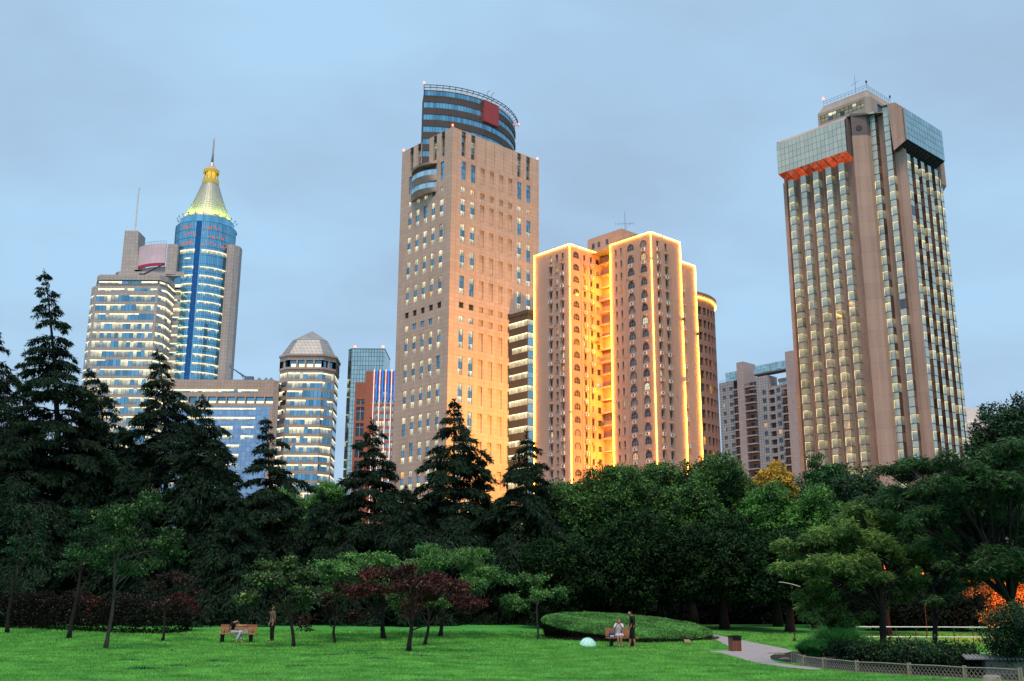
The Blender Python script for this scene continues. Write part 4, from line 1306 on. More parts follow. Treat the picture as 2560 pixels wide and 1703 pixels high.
    for x in (11.2, 13.5, 15.2):
        q = MB(); q.box(x, x + 1.2, 3, 4.2, 74.8, 75.8); q.tube([(x + 0.5, 3.6, 75.8), (x + 0.5, 3.6, 76.3)], 0.4, 8); q.build('roof_unit', M['metal'], wing)

    # octagonal tower ---------------------------------------------------------------------
    oc = thing('octagonal_tower', 'eight sided beige tower with ribbon windows under a pale faceted glass roof', 'tower', (-69.7, 346.5, 0))
    pl = [(-5.85, 0), (5.85, 0), (9.4, 3.6), (9.0, 14.0), (5.4, 18), (-5.4, 18), (-9.2, 14), (-9.2, 3.2)]

    def off(pl, k): return [((x) * k, (y - 9) * k + 9) for x, y in pl]
    w = MB()
    w.prism(pl, 0, 80.6, 0, False, False)
    w.prism(off(pl, 0.94), 80.6, 83.2, 1, False, False)
    w.prism(off(pl, 1.02), 83.2, 84.6, 0)
    w.prism(off(pl, 1.06), 84.6, 85.3, 0)
    w.prism(off(pl, 1.03), 80.0, 80.7, 0)
    for (p, q) in zip(pl, pl[1:] + pl[:1]):
        for t in np.linspace(0, 1, 5 if (Vector(p) - Vector(q)).length > 8 else 3):
            x, y = p[0] + (q[0] - p[0]) * t, p[1] + (q[1] - p[1]) * t
            k = 0.985; x, y = x * k, (y - 9) * k + 9
            w.box(x - 0.3, x + 0.3, y - 0.3, y + 0.3, 80.6, 83.2, 0)
    w.build('wall', [M['tile_s'], M['blue']], oc)
    r_ = MB()
    b0, b1 = off(pl, 0.99), off(pl, 0.64)
    r_.frustum(b0, 85.3, b1, 91.2, 0, False, False)
    for p, q in zip(b1, b1[1:] + b1[:1]): r_.face([(*p, 91.2), (*q, 91.2), (0, 9, 95.6)], 0)
    for p, q in zip(b0, b1):
        r_.tube([(*p, 85.3), (*q, 91.2)], 0.12, 5, 1); r_.tube([(*q, 91.2), (0, 9, 95.6)], 0.10, 5, 1)
    for p, q in zip(b1, b1[1:] + b1[:1]): r_.tube([(*p, 91.2), (*q, 91.2)], 0.12, 5, 1)
    r_.build('glass_roof', [M['roof_g'], M['lframe']], oc)
    up = Face((0, -0.003 + 9 * 0.06), (1, 0), (0, -1))
    for i in range(4):
        m = MB(); a = -5.2 + 2.65 * i
        m.fq(up, a + 0.3, a + 2.4, 80.75, 81.9, 0.03, 0); m.build('crown_window', [M['lit_line']], oc)
    faces = [seg_face(p, q) for p, q in zip(pl, pl[1:] + pl[:1])]
    for k in range(14):
        zt = 78.8 - 3.1 * k
        f0, L0 = faces[0]
        bands(oc, f0, 0.25, L0 - 0.05, [zt], 2.1, 9, 0.0 if k == 3 else 0.75, 0.05, line=0.45)
        f1, L1 = faces[1]
        bands(oc, f1, 0.1, L1 - 0.4, [zt], 2.1, 4, 0.75, 0.05, line=0.45)
        f2, L2 = faces[2]
        bands(oc, f2, 0.4, L2 - 0.3, [zt], 1.8, 6, 0.6, 0.1)
        f7, L7 = faces[7]
        bands(oc, f7, 0.3, L7 - 0.2, [zt], 1.6, 4, 0.0 if k < 4 else 0.8, 0.0, mats=[M['dark_g'], M['lit'], M['lit_dim'], M['lit_line'], M['frame']])

    # green mirrored slab and red brick tower with neon strips -----------------------------
    gs = thing('mirrored_slab', 'slim greenish mirror glass slab with two red roof lamps', 'building', (-49, 350, 0))
    w = MB()
    w.prism([(-5.8, 0), (5.5, 0), (5.5, 16), (-7.2, 16), (-7.2, 2.0)], 0, 88.0, 0, True, False)
    w.build('glass_wall', M['green_g'], gs)
    tr = MB()
    for z in (87.9,): tr.prism([(-5.9, -0.08), (5.6, -0.08), (5.6, 16), (-7.3, 16), (-7.3, 2.0)], z, z + 0.25, 0)
    tr.build('coping', M['frame'], gs)
    for x in (-4.8, 4.8):
        b = MB(); b.tube([(x, 0.4, 88), (x, 0.4, 88.5)], 0.15, 6, 0); b.lathe([(0, 88.5), (0.35, 88.6), (0.35, 89.1), (0, 89.3)], 10, 1, (x, 0.4)); b.build('beacon', [M['dmetal'], M['redlamp']], gs)
    br = thing('brick_tower', 'red brick tower striped with vertical white and blue neon tubes', 'tower', (-42, 330, 0))
    w = MB()
    fb = Face((42, 0), (1, 0), (0, -1))
    tall = [(-49.4, -46.9 - 0.1 * 0, z0, z1) for z0, z1 in ((64.9, 66.5), (59.7, 64.0), (54.6, 58.8), (47.9, 53.5), (40, 46.8), (32, 39))]
    grid = []
    for c in range(4):
        for s_ in range(2):
            for k in range(16):
                u = -44.35 + 1.86 * c + 0.78 * s_
                grid.append((u + 0.62, u + 1.22, 71.2 - 2.35 * k - 1.55, 71.2 - 2.35 * k))
    w.wall(fb, -50.1, -46.8, 0, 72.1, tall, 0.35, 0)
    w.wall(Face((42, -0.6), (1, 0), (0, -1)), -46.8, -36.6, 0, 75.6, grid, 0.3, 0)
    w.face([(-50.1 + 42, 0, 0), (-50.1 + 42, 14, 0), (-50.1 + 42, 14, 72.1), (-50.1 + 42, 0, 72.1)])
    w.face([(-46.8 + 42, -0.6, 0), (-46.8 + 42, 14, 0), (-46.8 + 42, 14, 75.6), (-46.8 + 42, -0.6, 75.6)])
    w.face([(-50.1 + 42, 0, 72.05), (-46.8 + 42, 0, 72.05), (-46.8 + 42, 14, 72.05), (-50.1 + 42, 14, 72.05)])
    w.build('wall', M['brick'], br)
    for a, c, z0, z1 in tall:
        m = MB(); m.fq(fb, a, c, z0, z1, -0.33, 0)
        nv = 8
        for i in range(nv + 1): u = a + (c - a) * i / nv; m.fbox(fb, u - 0.04, u + 0.04, z0, z1, -0.32, -0.25, 1)
        m.fbox(fb, a, c, (z0 * 0.3 + z1 * 0.7) - 0.05, (z0 * 0.3 + z1 * 0.7) + 0.05, -0.32, -0.22, 2); m.fbox(fb, (a + c) / 2 - 0.05, (a + c) / 2 + 0.05, z0, z1, -0.32, -0.2, 2)
        m.build('tall_window', [M['dark_g'], M['dmetal'], M['white_wall']], br)
    sp_ = []
    fg = Face((42, -0.6), (1, 0), (0, -1))
    for a, c, z0, z1 in grid:
        def fn(mb, a=a, c=c, z0=z0, z1=z1):
            k = 1 if (z1 < 60 and random.random() < 0.35) else 2 if random.random() < 0.25 else 0
            mb.fq(fg, a, c, z0, z1, -0.28, k)
        sp_.append((z1, fn))
    many(br, 'window', sp_, [M['teal_pane'], M['lit'], M['lit_dim']])
    for i in range(4):
        for kind, u, z0 in (('w', -44.0 + 1.87 * i, 12), ('b', -43.1 + 1.87 * i, 65.8)):
            t = MB(); t.tube([fb.P(u, z0, 1.1), fb.P(u, 76.1, 1.1)], 0.11, 6)
            o = t.build('neon_tube', M['neon_w'] if kind == 'w' else M['neon_b'], br)
            if kind == 'b':
                t = MB(); t.fbox(fb, u - 0.34, u + 0.34, z0, 75.7, 0.61, 0.95, 0); t.build('neon_backing', M['blue_back'], o)


# ------------------------------------------------ grey apartment block with two piers and a bridge
def build_grey():
    root = thing('apartment_block', 'grey tiled apartment block with stacked balconies and a skybridge between two piers', 'building', (90.2, 396.3, 0), R(42))
    f = Lf(0.0)
    w = MB()
    ops, wn = [], []
    for k in range(15):
        z = 86.3 - 3.15 * k
        for u in (6.6, 9.8):
            ops.append((u, u + 1.5, z - 1.5, z, 0.25))
            def fn(mb, u=u, z=z):
                lit = 1 if random.random() < 0.25 else 0
                for q in range(3):
                    mb.fq(f, u + 0.5 * q + 0.05, u + 0.5 * q + 0.45, z - 1.45, z - 0.05, -0.2, 2 if (lit and random.random() < 0.5) else 0)
                mb.fq(f, u, u + 1.5, z - 1.5, z, -0.23, 1)
            wn.append((z, fn))
        for u, d in ((-8.6, 0.25), (-14.9, 0.25)):
            zz = z - 3.6
            ops.append((u, u + 1.6, zz - 1.7, zz, 0.25))
            def fn(mb, u=u, z=zz, k=k):
                lit = 3 if (k, u) in ((4, -8.6), (5, -14.9)) else 0
                for q in range(2):
                    mb.fq(f, u + 0.8 * q + 0.05, u + 0.8 * q + 0.75, z - 1.65, z - 0.05, -0.2, lit)
                mb.fq(f, u, u + 1.6, z - 1.7, z, -0.23, 1)
            wn.append((z, fn))
        ops.append((-12.4, -10.0, z - 5.85, z - 3.85, 1.2))
    w.wall(f, 5.9, 12.9, 0, 88.5, [o for o in ops if o[0] > 5], 0.25, 0)
    w.wall(f, -9.9, -4.5, 0, 88.3, [o for o in ops if -9.9 < o[0] < -5], 0.25, 0)
    w.wall(f, -15.9, -9.9, 0, 82.9, [o for o in ops if -15.9 < o[0] < -9.9], 0.25, 0)
    w.fq(Lf(1.5), -30, 13, 0, 84.0, 0, 1)
    w.face([(0, -4.5, 0), (0, -4.5, 88.3), (4, -4.5, 88.3), (4, -4.5, 0)], 1)
    w.face([(0, -9.9, 82), (0, -9.9, 88.3), (6, -9.9, 88.3), (6, -9.9, 82)], 1)
    w.face([(0, -9.9, 88.25), (0, -4.5, 88.25), (6, -4.5, 88.25), (6, -9.9, 88.25)], 1)
    w.face([(0, 12.9, 0), (12, 12.9, 0), (12, 12.9, 88.5), (0, 12.9, 88.5)], 0)
    w.face([(0, 12.9, 88.4), (12, 12.9, 88.4), (12, 3, 88.4), (0, 3, 88.4)], 1)
    w.build('wall', [M['greytile'], M['pinktile']], root)
    for o in ops:
        if o[4] > 1:
            dk = MB(); dk.fq(f, o[0], o[1], o[2], o[3], -1.18, 0); dk.build('stair_opening', M['stairdark'], root)
    many(root, 'window', wn, [M['dark_g'], M['lframe'], M['lit_pale'], M['lit_org']])
    p = MB()
    p.box(-1.4, 6.5, -0.0, 3.2, 0, 95.0); o = p.build('pier', M['pinktile'], root)
    p = MB(); p.box(-1.4, 2.5, -22.4, -18.8, 0, 95.4); p.build('pier', M['pinktile'], root)
    b = MB()
    b.box(0.4, 3.5, -18.78, -3.6, 89.6, 92.75, 0); b.box(0.3, 3.6, -18.77, -3.55, 89.0, 89.58, 1); b.build('skybridge', [M['teal_g'], M['tan_dark']], root)
    b = MB(); b.box(0.3, 6, 3.25, 9.8, 88.6, 92.2, 0); b.build('rooftop_glass_room', M['teal_g'], root)
    b = MB(); b.box(3.0, 10, -17.5, -12.6, 83, 85.5, 0); b.box(2.8, 10.2, -17.7, -12.4, 85.5, 86.8, 1); b.build('roof_room', [M['teal_g'], M['pinktile']], root)
    rl = MB()
    for a0, a1, z in ((10, 12.9, 88.5), (-15.9, -10, 82.9)):
        rl.tube([(0.1, a0, z + 0.9), (0.1, a1, z + 0.9)], 0.05, 4); rl.tube([(0.1, a0, z + 0.45), (0.1, a1, z + 0.45)], 0.04, 4)
    rl.build('roof_railing', M['railing'], root)
    specs = []
    for k in range(20):
        z = 84.9 - 3.15 * k
        for (u0, u1, dz, d) in ((3.25, 5.85, 0, 1.1), (-4.35, -0.05, 0.2, 1.5), (-18.75, -16.0, -2.9, 1.3), (-25, -22.45, 0.2, 1.0)):
            def fn(mb, z=z + dz, u0=u0, u1=u1, d=d):
                mb.fbox(f, u0, u1, z - 0.55, z - 0.05, -1.45, d, 0)
                n = 10
                for hh in (0.55, 0.95): mb.fbox(f, u0 + 0.05, u1 - 0.05, z + hh - 0.03, z + hh + 0.03, d - 0.12, d - 0.06, 1)
                for i in range(n + 1):
                    u = u0 + 0.05 + (u1 - u0 - 0.1) * i / n
                    mb.fbox(f, u - 0.025, u + 0.025, z - 0.05, z + 0.95, d - 0.12, d - 0.06, 1)
                mb.fq(f, u0 + 0.4, (u0 + u1) / 2 - 0.05, z, z + 1.9, -1.42, 2); mb.fq(f, (u0 + u1) / 2 + 0.05, u1 - 0.4, z, z + 1.9, -1.42, 2)
            specs.append((z, fn))
    many(root, 'balcony', specs, [M['pinktile'], M['dmetal'], M['dark_g']])


def build_white():
    a = atY(2415, 1020, 300); b = atY(2506, 1056, 300)
    root = thing('white_block', 'plain white low block with small windows far behind the right tower', 'building', (a.x, 300, 0))
    w = MB(); f = Face((0, 0), (1, 0), (0, -1))
    zr = b.z
    ops = [(6.2 + 2.0 * i, 7.3 + 2.0 * i, zr - 4.6, zr - 2.9) for i in range(6)]
    w.wall(f, 0, 22, 0, zr, ops, 0.3); w.box(-4, 4.2, 0.6, 8, 0, a.z)
    w.face([(22, 0, 0), (22, 14, 0), (22, 14, zr), (22, 0, zr)]); w.face([(0, 0, zr - .1), (22, 0, zr - .1), (22, 14, zr - .1), (0, 14, zr - .1)])
    w.build('wall', M['white_wall'], root)
    for o in ops:
        q = MB(); q.fq(f, *o, -0.28, 0); q.fbox(f, (o[0] + o[1]) / 2 - .05, (o[0] + o[1]) / 2 + .05, o[2], o[3], -0.27, -0.2, 1); q.build('window', [M['dark_g'], M['white_wall']], root)
    q = MB(); q.fbox(f, 4.5, 20, zr - 7.2, zr - 6.6, 0.003, 1.0, 0); q.build('canopy', [M['metal']], root)
M['soffit_refl'] = m_lit('soffit_neon_reflection', (1, 0.14, 0.03), (1, 0.10, 0.02), 0.55, 0.42, 0.5, 0.35, 0.5)  # neon reflection put in as the soffit's own orange glow
M['teal_pane'] = m_glass('teal_pane_glass', (0.40, 0.55, 0.56), 0.88, 0.07, 0.02, 0.12)
M['lit_olive'] = m_lit('olive_lit_room', (0.42, 0.36, 0.11), (0.22, 0.2, 0.08), 0.7, 0.5, 0.3, 0.15)
M['railing'] = m_plain('blue_grey_railing', (0.16, 0.30, 0.42), 0.5, 0.3)
M['railglass'] = m_glass('rail_glass', (0.45, 0.65, 0.72), 0.7, 0.1)
M['curtain'] = m_plain('drawn_curtain', (0.30, 0.26, 0.24), 0.8)
M['arch_trim'] = m_plain('brown_arch_trim', (0.16, 0.09, 0.07), 0.7)
M['plant_g'] = m_plain('window_plant', (0.05, 0.10, 0.03), 0.8)
M['cyl_dark'] = m_glass('navy_glass', (0.04, 0.14, 0.34), 0.9, 0.07, 0.02, 0.1)
M['cyl_line'] = m_plain('blue_mullion', (0.03, 0.12, 0.24), 0.4, 0.4)
M['cone_line'] = m_plain('cone_joint', (0.26, 0.27, 0.26), 0.6, 0.3)
M['gold'] = m_plain('gold_paint', (0.75, 0.52, 0.10), 0.35, 0.4)
M['spire'] = m_plain('spire_metal', (0.42, 0.40, 0.42), 0.4, 0.4)
M['crane'] = m_plain('blue_grey_steel', (0.12, 0.19, 0.27), 0.5, 0.3)
M['roof_g'] = m_glass('roof_panels', (0.25, 0.285, 0.31), 0.15, 0.45, 0.01, 0.1, (1.3, 1.2, 0.10), 0.4)
M['blue_back'] = m_plain('cobalt_backing', (0.02, 0.10, 0.5), 0.5)
M['stairdark'] = m_plain('stair_recess', (0.10, 0.065, 0.06), 0.8)
M['lit_pale'] = m_lit('pale_room', (0.75, 0.78, 0.7), (0.5, 0.55, 0.5), 0.7, 0.35)

M['cedar'] = m_leaf('cedar_needles', (0.003, 0.012, 0.007), (0.017, 0.050, 0.026), 0.1, 0.7, 0.12)
M['camphor'] = m_leaf('camphor_leaves', (0.006, 0.030, 0.009), (0.078, 0.215, 0.038), 0.2, 0.5)
M['camphor_y'] = m_leaf('light_camphor_leaves', (0.012, 0.060, 0.014), (0.115, 0.34, 0.06), 0.25, 0.5)
M['yellow'] = m_leaf('golden_flower_clusters', (0.20, 0.14, 0.02), (0.80, 0.56, 0.07), 0.25, 0.6)
M['maple_g'] = m_leaf('green_maple_leaves', (0.014, 0.07, 0.022), (0.11, 0.30, 0.07), 0.25, 0.5)
M['maple_d'] = m_leaf('deep_green_maple_leaves', (0.005, 0.026, 0.010), (0.024, 0.085, 0.026), 0.2, 0.5)
M['maple_r'] = m_leaf('dark_red_maple_leaves', (0.012, 0.004, 0.003), (0.088, 0.017, 0.014), 0.2, 0.5)
M['maple_br'] = m_leaf('brownish_red_leaves', (0.006, 0.004, 0.004), (0.045, 0.022, 0.018), 0.2, 0.5)
M['peach'] = m_leaf('long_narrow_leaves', (0.016, 0.06, 0.018), (0.20, 0.36, 0.08), 0.3, 0.5)
M['peach_d'] = m_leaf('dim_narrow_leaves', (0.007, 0.032, 0.013), (0.065, 0.17, 0.05), 0.25, 0.5)
M['hedge'] = m_leaf('clipped_hedge_leaves', (0.03, 0.13, 0.03), (0.17, 0.48, 0.115), 0.2, 0.5)
M['hedge_r'] = m_leaf('red_tipped_hedge_leaves', (0.003, 0.004, 0.003), (0.014, 0.011, 0.009), 0.15, 0.5)
M['hedge_tip'] = m_leaf('rusty_hedge_tips', (0.010, 0.004, 0.003), (0.14, 0.03, 0.018), 0.2, 0.5)
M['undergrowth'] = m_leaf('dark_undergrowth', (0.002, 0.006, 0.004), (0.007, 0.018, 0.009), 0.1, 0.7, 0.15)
M['brightbush'] = m_leaf('bright_shrub', (0.008, 0.05, 0.014), (0.03, 0.15, 0.03), 0.25, 0.5)
M['reed'] = m_leaf('fountain_grass', (0.014, 0.09, 0.026), (0.09, 0.38, 0.10), 0.3, 0.5)
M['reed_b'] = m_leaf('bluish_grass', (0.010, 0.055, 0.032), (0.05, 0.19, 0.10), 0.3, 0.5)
M['blade'] = m_leaf('lawn_blades', (0.054, 0.265, 0.055), (0.240, 0.585, 0.112), 0.35, 0.6, 0.15)
M['skirt'] = m_leaf('hedge_stems', (0.006, 0.007, 0.004), (0.03, 0.025, 0.016), 0.1, 0.8)
M['bark'] = m_bark('bark', (0.022, 0.017, 0.014))
M['bark_g'] = m_bark('grey_bark', (0.06, 0.052, 0.045))
M['bark_d'] = m_bark('dark_bark', (0.009, 0.007, 0.006))


# ------------------------------------------------------------------ leaf meshes
def quads_mesh(name, V, shade, mats, midx=None):
    """V: (N,4,3)"""
    n = len(V)
    me = bpy.data.meshes.new(name)
    me.vertices.add(n * 4); me.vertices.foreach_set('co', np.ascontiguousarray(V, dtype=np.float32).ravel())
    me.loops.add(n * 4); me.loops.foreach_set('vertex_index', np.arange(n * 4, dtype=np.int32))
    me.polygons.add(n)
    me.polygons.foreach_set('loop_start', np.arange(0, n * 4, 4, dtype=np.int32))
    me.polygons.foreach_set('loop_total', np.full(n, 4, dtype=np.int32))
    for m in (mats if isinstance(mats, (list, tuple)) else [mats]): me.materials.append(m)
    if midx is not None: me.polygons.foreach_set('material_index', midx.astype(np.int32))
    a = me.attributes.new('shade', 'FLOAT', 'FACE'); a.data.foreach_set('value', np.clip(shade, 0, 1).astype(np.float32))
    me.update(calc_edges=True)
    return me


def unit(v): return v / np.maximum(np.linalg.norm(v, axis=-1, keepdims=True), 1e-9)


def leafV(C, D, L, W, rng, flat=None):
    """rhombic leaves starting at C along D (unit)"""
    D = unit(D)
    r_ = rng.normal(size=C.shape) if flat is None else flat + rng.normal(size=C.shape) * 0.45
    S = unit(np.cross(D, r_))
    L = np.asarray(L)[:, None] * np.ones((len(C), 1)); W = np.asarray(W)[:, None] * np.ones((len(C), 1))
    mid = C + D * L * 0.45
    return np.stack([C, mid + S * W * 0.5, C + D * L, mid - S * W * 0.5], axis=1)


def add_obj(name, me, parent=None):
    o = bpy.data.objects.new(name, me)
    return link(o, parent)


# ------------------------------------------------------------------ cedars
def cedar_meshes(h, rmax, seed, slim=1.0, droop=1.0, dens=1.0, lean=0.0, lowest=0.05, tipbend=0.0, gap=0.0):
    rng = np.random.default_rng(seed)
    tr = MB()

    def axis(t):
        wob = 0.10 * math.sin(t * 5 + seed)
        return np.array([lean * t ** 2 + wob * t + tipbend * max(0, t - 0.93) * 14, 0.06 * math.sin(t * 7 + seed * 2), h * t])
    ts = np.linspace(0, 1, 22)
    tr.tube([axis(t) for t in ts], [max(0.03, 0.016 * h * (1 - t) ** 0.9) for t in ts], 7)
    Cs, Ds, Ls, Ws, Sh = [], [], [], [], []
    t = lowest
    az = rng.uniform(0, 6.28)
    hs = []
    tz = 0.40
    while tz < 0.985:
        for _ in range(rng.integers(7, 10) if tz < 0.62 else rng.integers(5, 8) if tz < 0.82 else rng.integers(4, 6)): hs.append(tz + rng.normal() * 0.004)
        tz += (0.050 - 0.018 * (tz - 0.4) / 0.6) * rng.uniform(0.75, 1.3) * (18 / h) ** 0.5
    while t < 0.40:
        hs.append(t); t += 0.0060 * rng.uniform(0.6, 1.4) * (20 / h) ** 0.3
    for t in hs:
        t = min(t, 0.985)
        R_ = rmax * ((1 - t) ** 1.05) * slim ** (t) + 0.20
        R_ *= rng.uniform(0.62, 1.12)
        if rng.random() < 0.24: R_ *= 1.42
        if rng.random() < gap: continue
        az += 2.4 + rng.normal() * 0.35
        base = axis(t)
        L = R_
        dirh = np.array([math.cos(az), math.sin(az), 0])
        up0 = rng.uniform(0.10, 0.34) if t > 0.35 else rng.uniform(-0.05, 0.18)
        dr = rng.uniform(0.38, 0.70) * droop
        ns = max(5, int(L / 0.10 * dens))
        s = np.linspace(0.0, 1, 10)
        bend = rng.normal() * 0.12
        side = np.array([-dirh[1], dirh[0], 0])
        P = base + dirh * (L * s)[:, None] + side * (L * bend * s ** 2)[:, None]
        P[:, 2] += L * (up0 * s - dr * s ** 2.4)
        if L > 0.9:
            tr.tube(P[:8], [max(0.012, 0.02 * L * (1 - q)) for q in s[:8]], 4, 0, False)
        sp = rng.uniform(0.10, 1.0, ns) ** 0.8
        B = base + dirh * (L * sp)[:, None] + side * (L * bend * sp ** 2)[:, None]
        B[:, 2] += L * (up0 * sp - dr * sp ** 2.4)
        # twigs: lateral, drooping, carrying tufts
        for sg in (-1, 1):
            tl = (0.09 + min(0.13, 0.06 * L) + 0.40 * L * (1.05 - sp) ** 0.7) * rng.uniform(0.5, 1.1, ns)
            tl = np.minimum(tl, 1.7)
            nt_ = 8
            for q in np.linspace(0.1, 1.0, nt_):
                C = B + side * (sg * tl * q * 0.88)[:, None] + dirh * (tl * q * 0.45)[:, None]
                C[:, 2] -= tl * (0.06 * q + 0.34 * q ** 2) * droop
                C += rng.normal(size=C.shape) * 0.05
                D = side * (sg * rng.uniform(0.1, 0.9, ns))[:, None] + dirh * rng.uniform(0.1, 0.9, ns)[:, None] + rng.normal(size=C.shape) * 0.3
                D[:, 2] -= rng.uniform(0.3, 1.4, ns)
                Cs.append(C); Ds.append(D)
                lk_ = 0.7 + 0.4 * min(1, L / 2.5); Ls.append(rng.uniform(0.20, 0.48, ns) * lk_); Ws.append(rng.uniform(0.05, 0.105, ns) * lk_)
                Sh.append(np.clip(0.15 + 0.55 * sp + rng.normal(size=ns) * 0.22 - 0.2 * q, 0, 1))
    # leader tuft
    n = 70
    q = rng.uniform(0.92, 1.0, n)
    C = np.array([axis(x) for x in q]); D = rng.normal(size=(n, 3)); D[:, 2] = np.abs(D[:, 2]) * 0.6
    Cs.append(C); Ds.append(D); Ls.append(np.full(n, 0.25)); Ws.append(np.full(n, 0.06)); Sh.append(np.full(n, 0.5))
    C, D = np.concatenate(Cs), np.concatenate(Ds)
    V = leafV(C, D, np.concatenate(Ls), np.concatenate(Ws), rng)
    return tr.mesh('trunk', [M['bark_d']], True), quads_mesh('crown', V, np.concatenate(Sh), M['cedar'])


CEDARS = []


def place_tree(name, label, cat, loc, trunk, crown, rz=0.0, sc=1.0, group=None):
    root = thing(name, label, cat, loc, rz, group)
    root.scale = (sc, sc, sc) if isinstance(sc, (int, float)) else sc
    if trunk is not None: add_obj('trunk', trunk, root)
    add_obj('crown', crown, root)
    return root


def build_cedars():
    specs = [
        # px of the top, py of the top, Y, rmax, label, kw
        (112, 676, 74, 0.36, 'tallest dark cedar, with a ragged spire high above the left office tower edge', dict(slim=0.85, droop=0.8, gap=0.16, dens=1.1)),
        (243, 920, 76, 0.44, 'dark cedar with a bent tip leaning left, between the tallest cedar and the next spire', dict(tipbend=-0.9, droop=1.2)),
        (213, 968, 82, 0.40, 'small pointed cedar tip showing just left of the bent cedar', dict()),
        (393, 872, 76, 0.46, 'broad dark cedar with a thin spire in front of the stepped office tower', dict(droop=1.0)),
        (510, 988, 73, 0.40, 'narrow drooping dark cedar in front of the glass wing left end', dict(droop=1.35, slim=0.9)),
        (666, 1044, 75, 0.44, 'open tiered cedar standing in front of the octagonal tower', dict(droop=0.9, gap=0.1)),
        (931, 1046, 74, 0.50, 'wide spreading cedar in front of the red brick tower', dict(droop=0.8, gap=0.12)),
        (1134, 998, 76, 0.46, 'dense pointed cedar in front of the tan stone tower', dict(droop=0.95)),
        (1203, 1150, 79, 0.36, 'short cedar tucked against the right side of the dense pointed cedar', dict()),
        (1314, 1077, 74, 0.48, 'dark cedar in front of the seam between the tan tower and the neon tower', dict(droop=1.0)),
        (-40, 780, 78, 0.46, 'dark cedar cut off by the left edge of the picture', dict(gap=0.1)),
        (20, 1060, 70, 0.50, 'low dark cedar filling the left edge under the tallest cedar', dict(droop=1.2)),
        (318, 1150, 70, 0.48, 'low dark cedar under the bent cedar and the broad cedar', dict(droop=1.25)),
        (590, 1230, 70, 0.50, 'low dark cedar behind the left bench', dict(droop=1.3)),
        (800, 1225, 71, 0.50, 'low dark cedar left of the wide spreading cedar', dict(droop=1.2)),
        (1010, 1215, 70, 0.50, 'low dark cedar between the wide spreading cedar and the dense pointed cedar', dict(droop=1.2)),
    ]
    for i, (px, py, Y, rm, lab, kw) in enumerate(specs):
        top = atY(px, py, Y)
        bx = atY(px, 1500, Y).x * 0.985
        z0 = terrain(bx, Y)
        h = top.z - z0
        kw = dict(kw)
        kw['lean'] = (top.x - bx) + 0 * kw.get('lean', 0)
        tr, cr = cedar_meshes(h, rm * h, 20 + i, **kw)
        place_tree('cedar_tree', lab, 'tree', (bx, Y, z0), tr, cr, 0, 1.0, 'dark cedars along the back of the lawn')


# ------------------------------------------------------------------ broadleaf trees
def blob_leaves(lobes, rng, per_m2, L, W, hang=0.35, upbias=0.0, inner=0.35, shade_rng=0.25):
    """lobes: (cx,cy,cz,rx,ry,rz). Leaves in tufts over the lobe shells, with gaps"""
    Cs, Ds, Sh, Fl = [], [], [], []
    for (cx, cy, cz, rx, ry, rz) in lobes:
        area = 4 * math.pi * (((rx * ry) ** 1.6 + (rx * rz) ** 1.6 + (ry * rz) ** 1.6) / 3) ** (1 / 1.6)
        ntuft = max(6, int(area * per_m2 / 14))
        n = unit(rng.normal(size=(ntuft, 3)))
        if upbias: n[:, 2] += upbias; n = unit(n)
        rad = rng.uniform(0.80, 1.06, ntuft)
        rad = np.where(rng.random(ntuft) < inner, rng.uniform(0.35, 0.8, ntuft), rad)
        tc = np.array([cx, cy, cz]) + n * np.array([rx, ry, rz]) * rad[:, None]
        k = 14
        ts = rng.uniform(0.10, 0.25, ntuft) * (0.6 + min(rx, ry, rz) * 0.35)
        C = np.repeat(tc, k, 0) + rng.normal(size=(ntuft * k, 3)) * np.repeat(ts, k)[:, None] * np.array([1, 1, 0.6])
        N = np.repeat(n, k, 0)
        D = N * 0.55 + rng.normal(size=C.shape) * 0.75
        D[:, 2] -= hang
        tone = np.repeat(rng.normal(size=ntuft) * shade_rng, k)
        sh = 0.30 + 0.28 * N[:, 2] + 0.45 * (np.repeat(rad, k) - 0.75) + tone + rng.normal(size=len(C)) * 0.13  # painted light: leaf tone lighter on top and outside, darker inside
        Cs.append(C); Ds.append(D); Sh.append(sh); Fl.append(N * 0.8 + np.array([0, 0, 0.5]))
    C, D, S, F = map(np.concatenate, (Cs, Ds, Sh, Fl))
    n = len(C)
    V = leafV(C, D, L * rng.uniform(0.6, 1.25, n), W * rng.uniform(0.7, 1.25, n), rng, F)
    return V, S


def crown_lobes(R_, Hc, rng, n=26, rl=(0.30, 0.48), flat=0.8, z0=0.0):
    """lobes spread over an ellipsoid crown of radius R_, height Hc (local z0..z0+Hc)"""
    out = []
    for i in range(n):
        f = (i + 0.5) / n
        zz = 1 - 1.75 * f
        r_ = math.sqrt(max(0, 1 - zz * zz))
        a = i * 2.39996 + rng.normal() * 0.3
        k = rng.uniform(0.55, 0.86)
        rr = R_ * rng.uniform(*rl)
        out.append((R_ * r_ * math.cos(a) * k, R_ * r_ * math.sin(a) * k, z0 + Hc * 0.5 * (1 + zz * k * 1.05), rr, rr, rr * flat))
    out.append((0, 0, z0 + Hc * 0.5, R_ * 0.55, R_ * 0.55, Hc * 0.33))
    return out


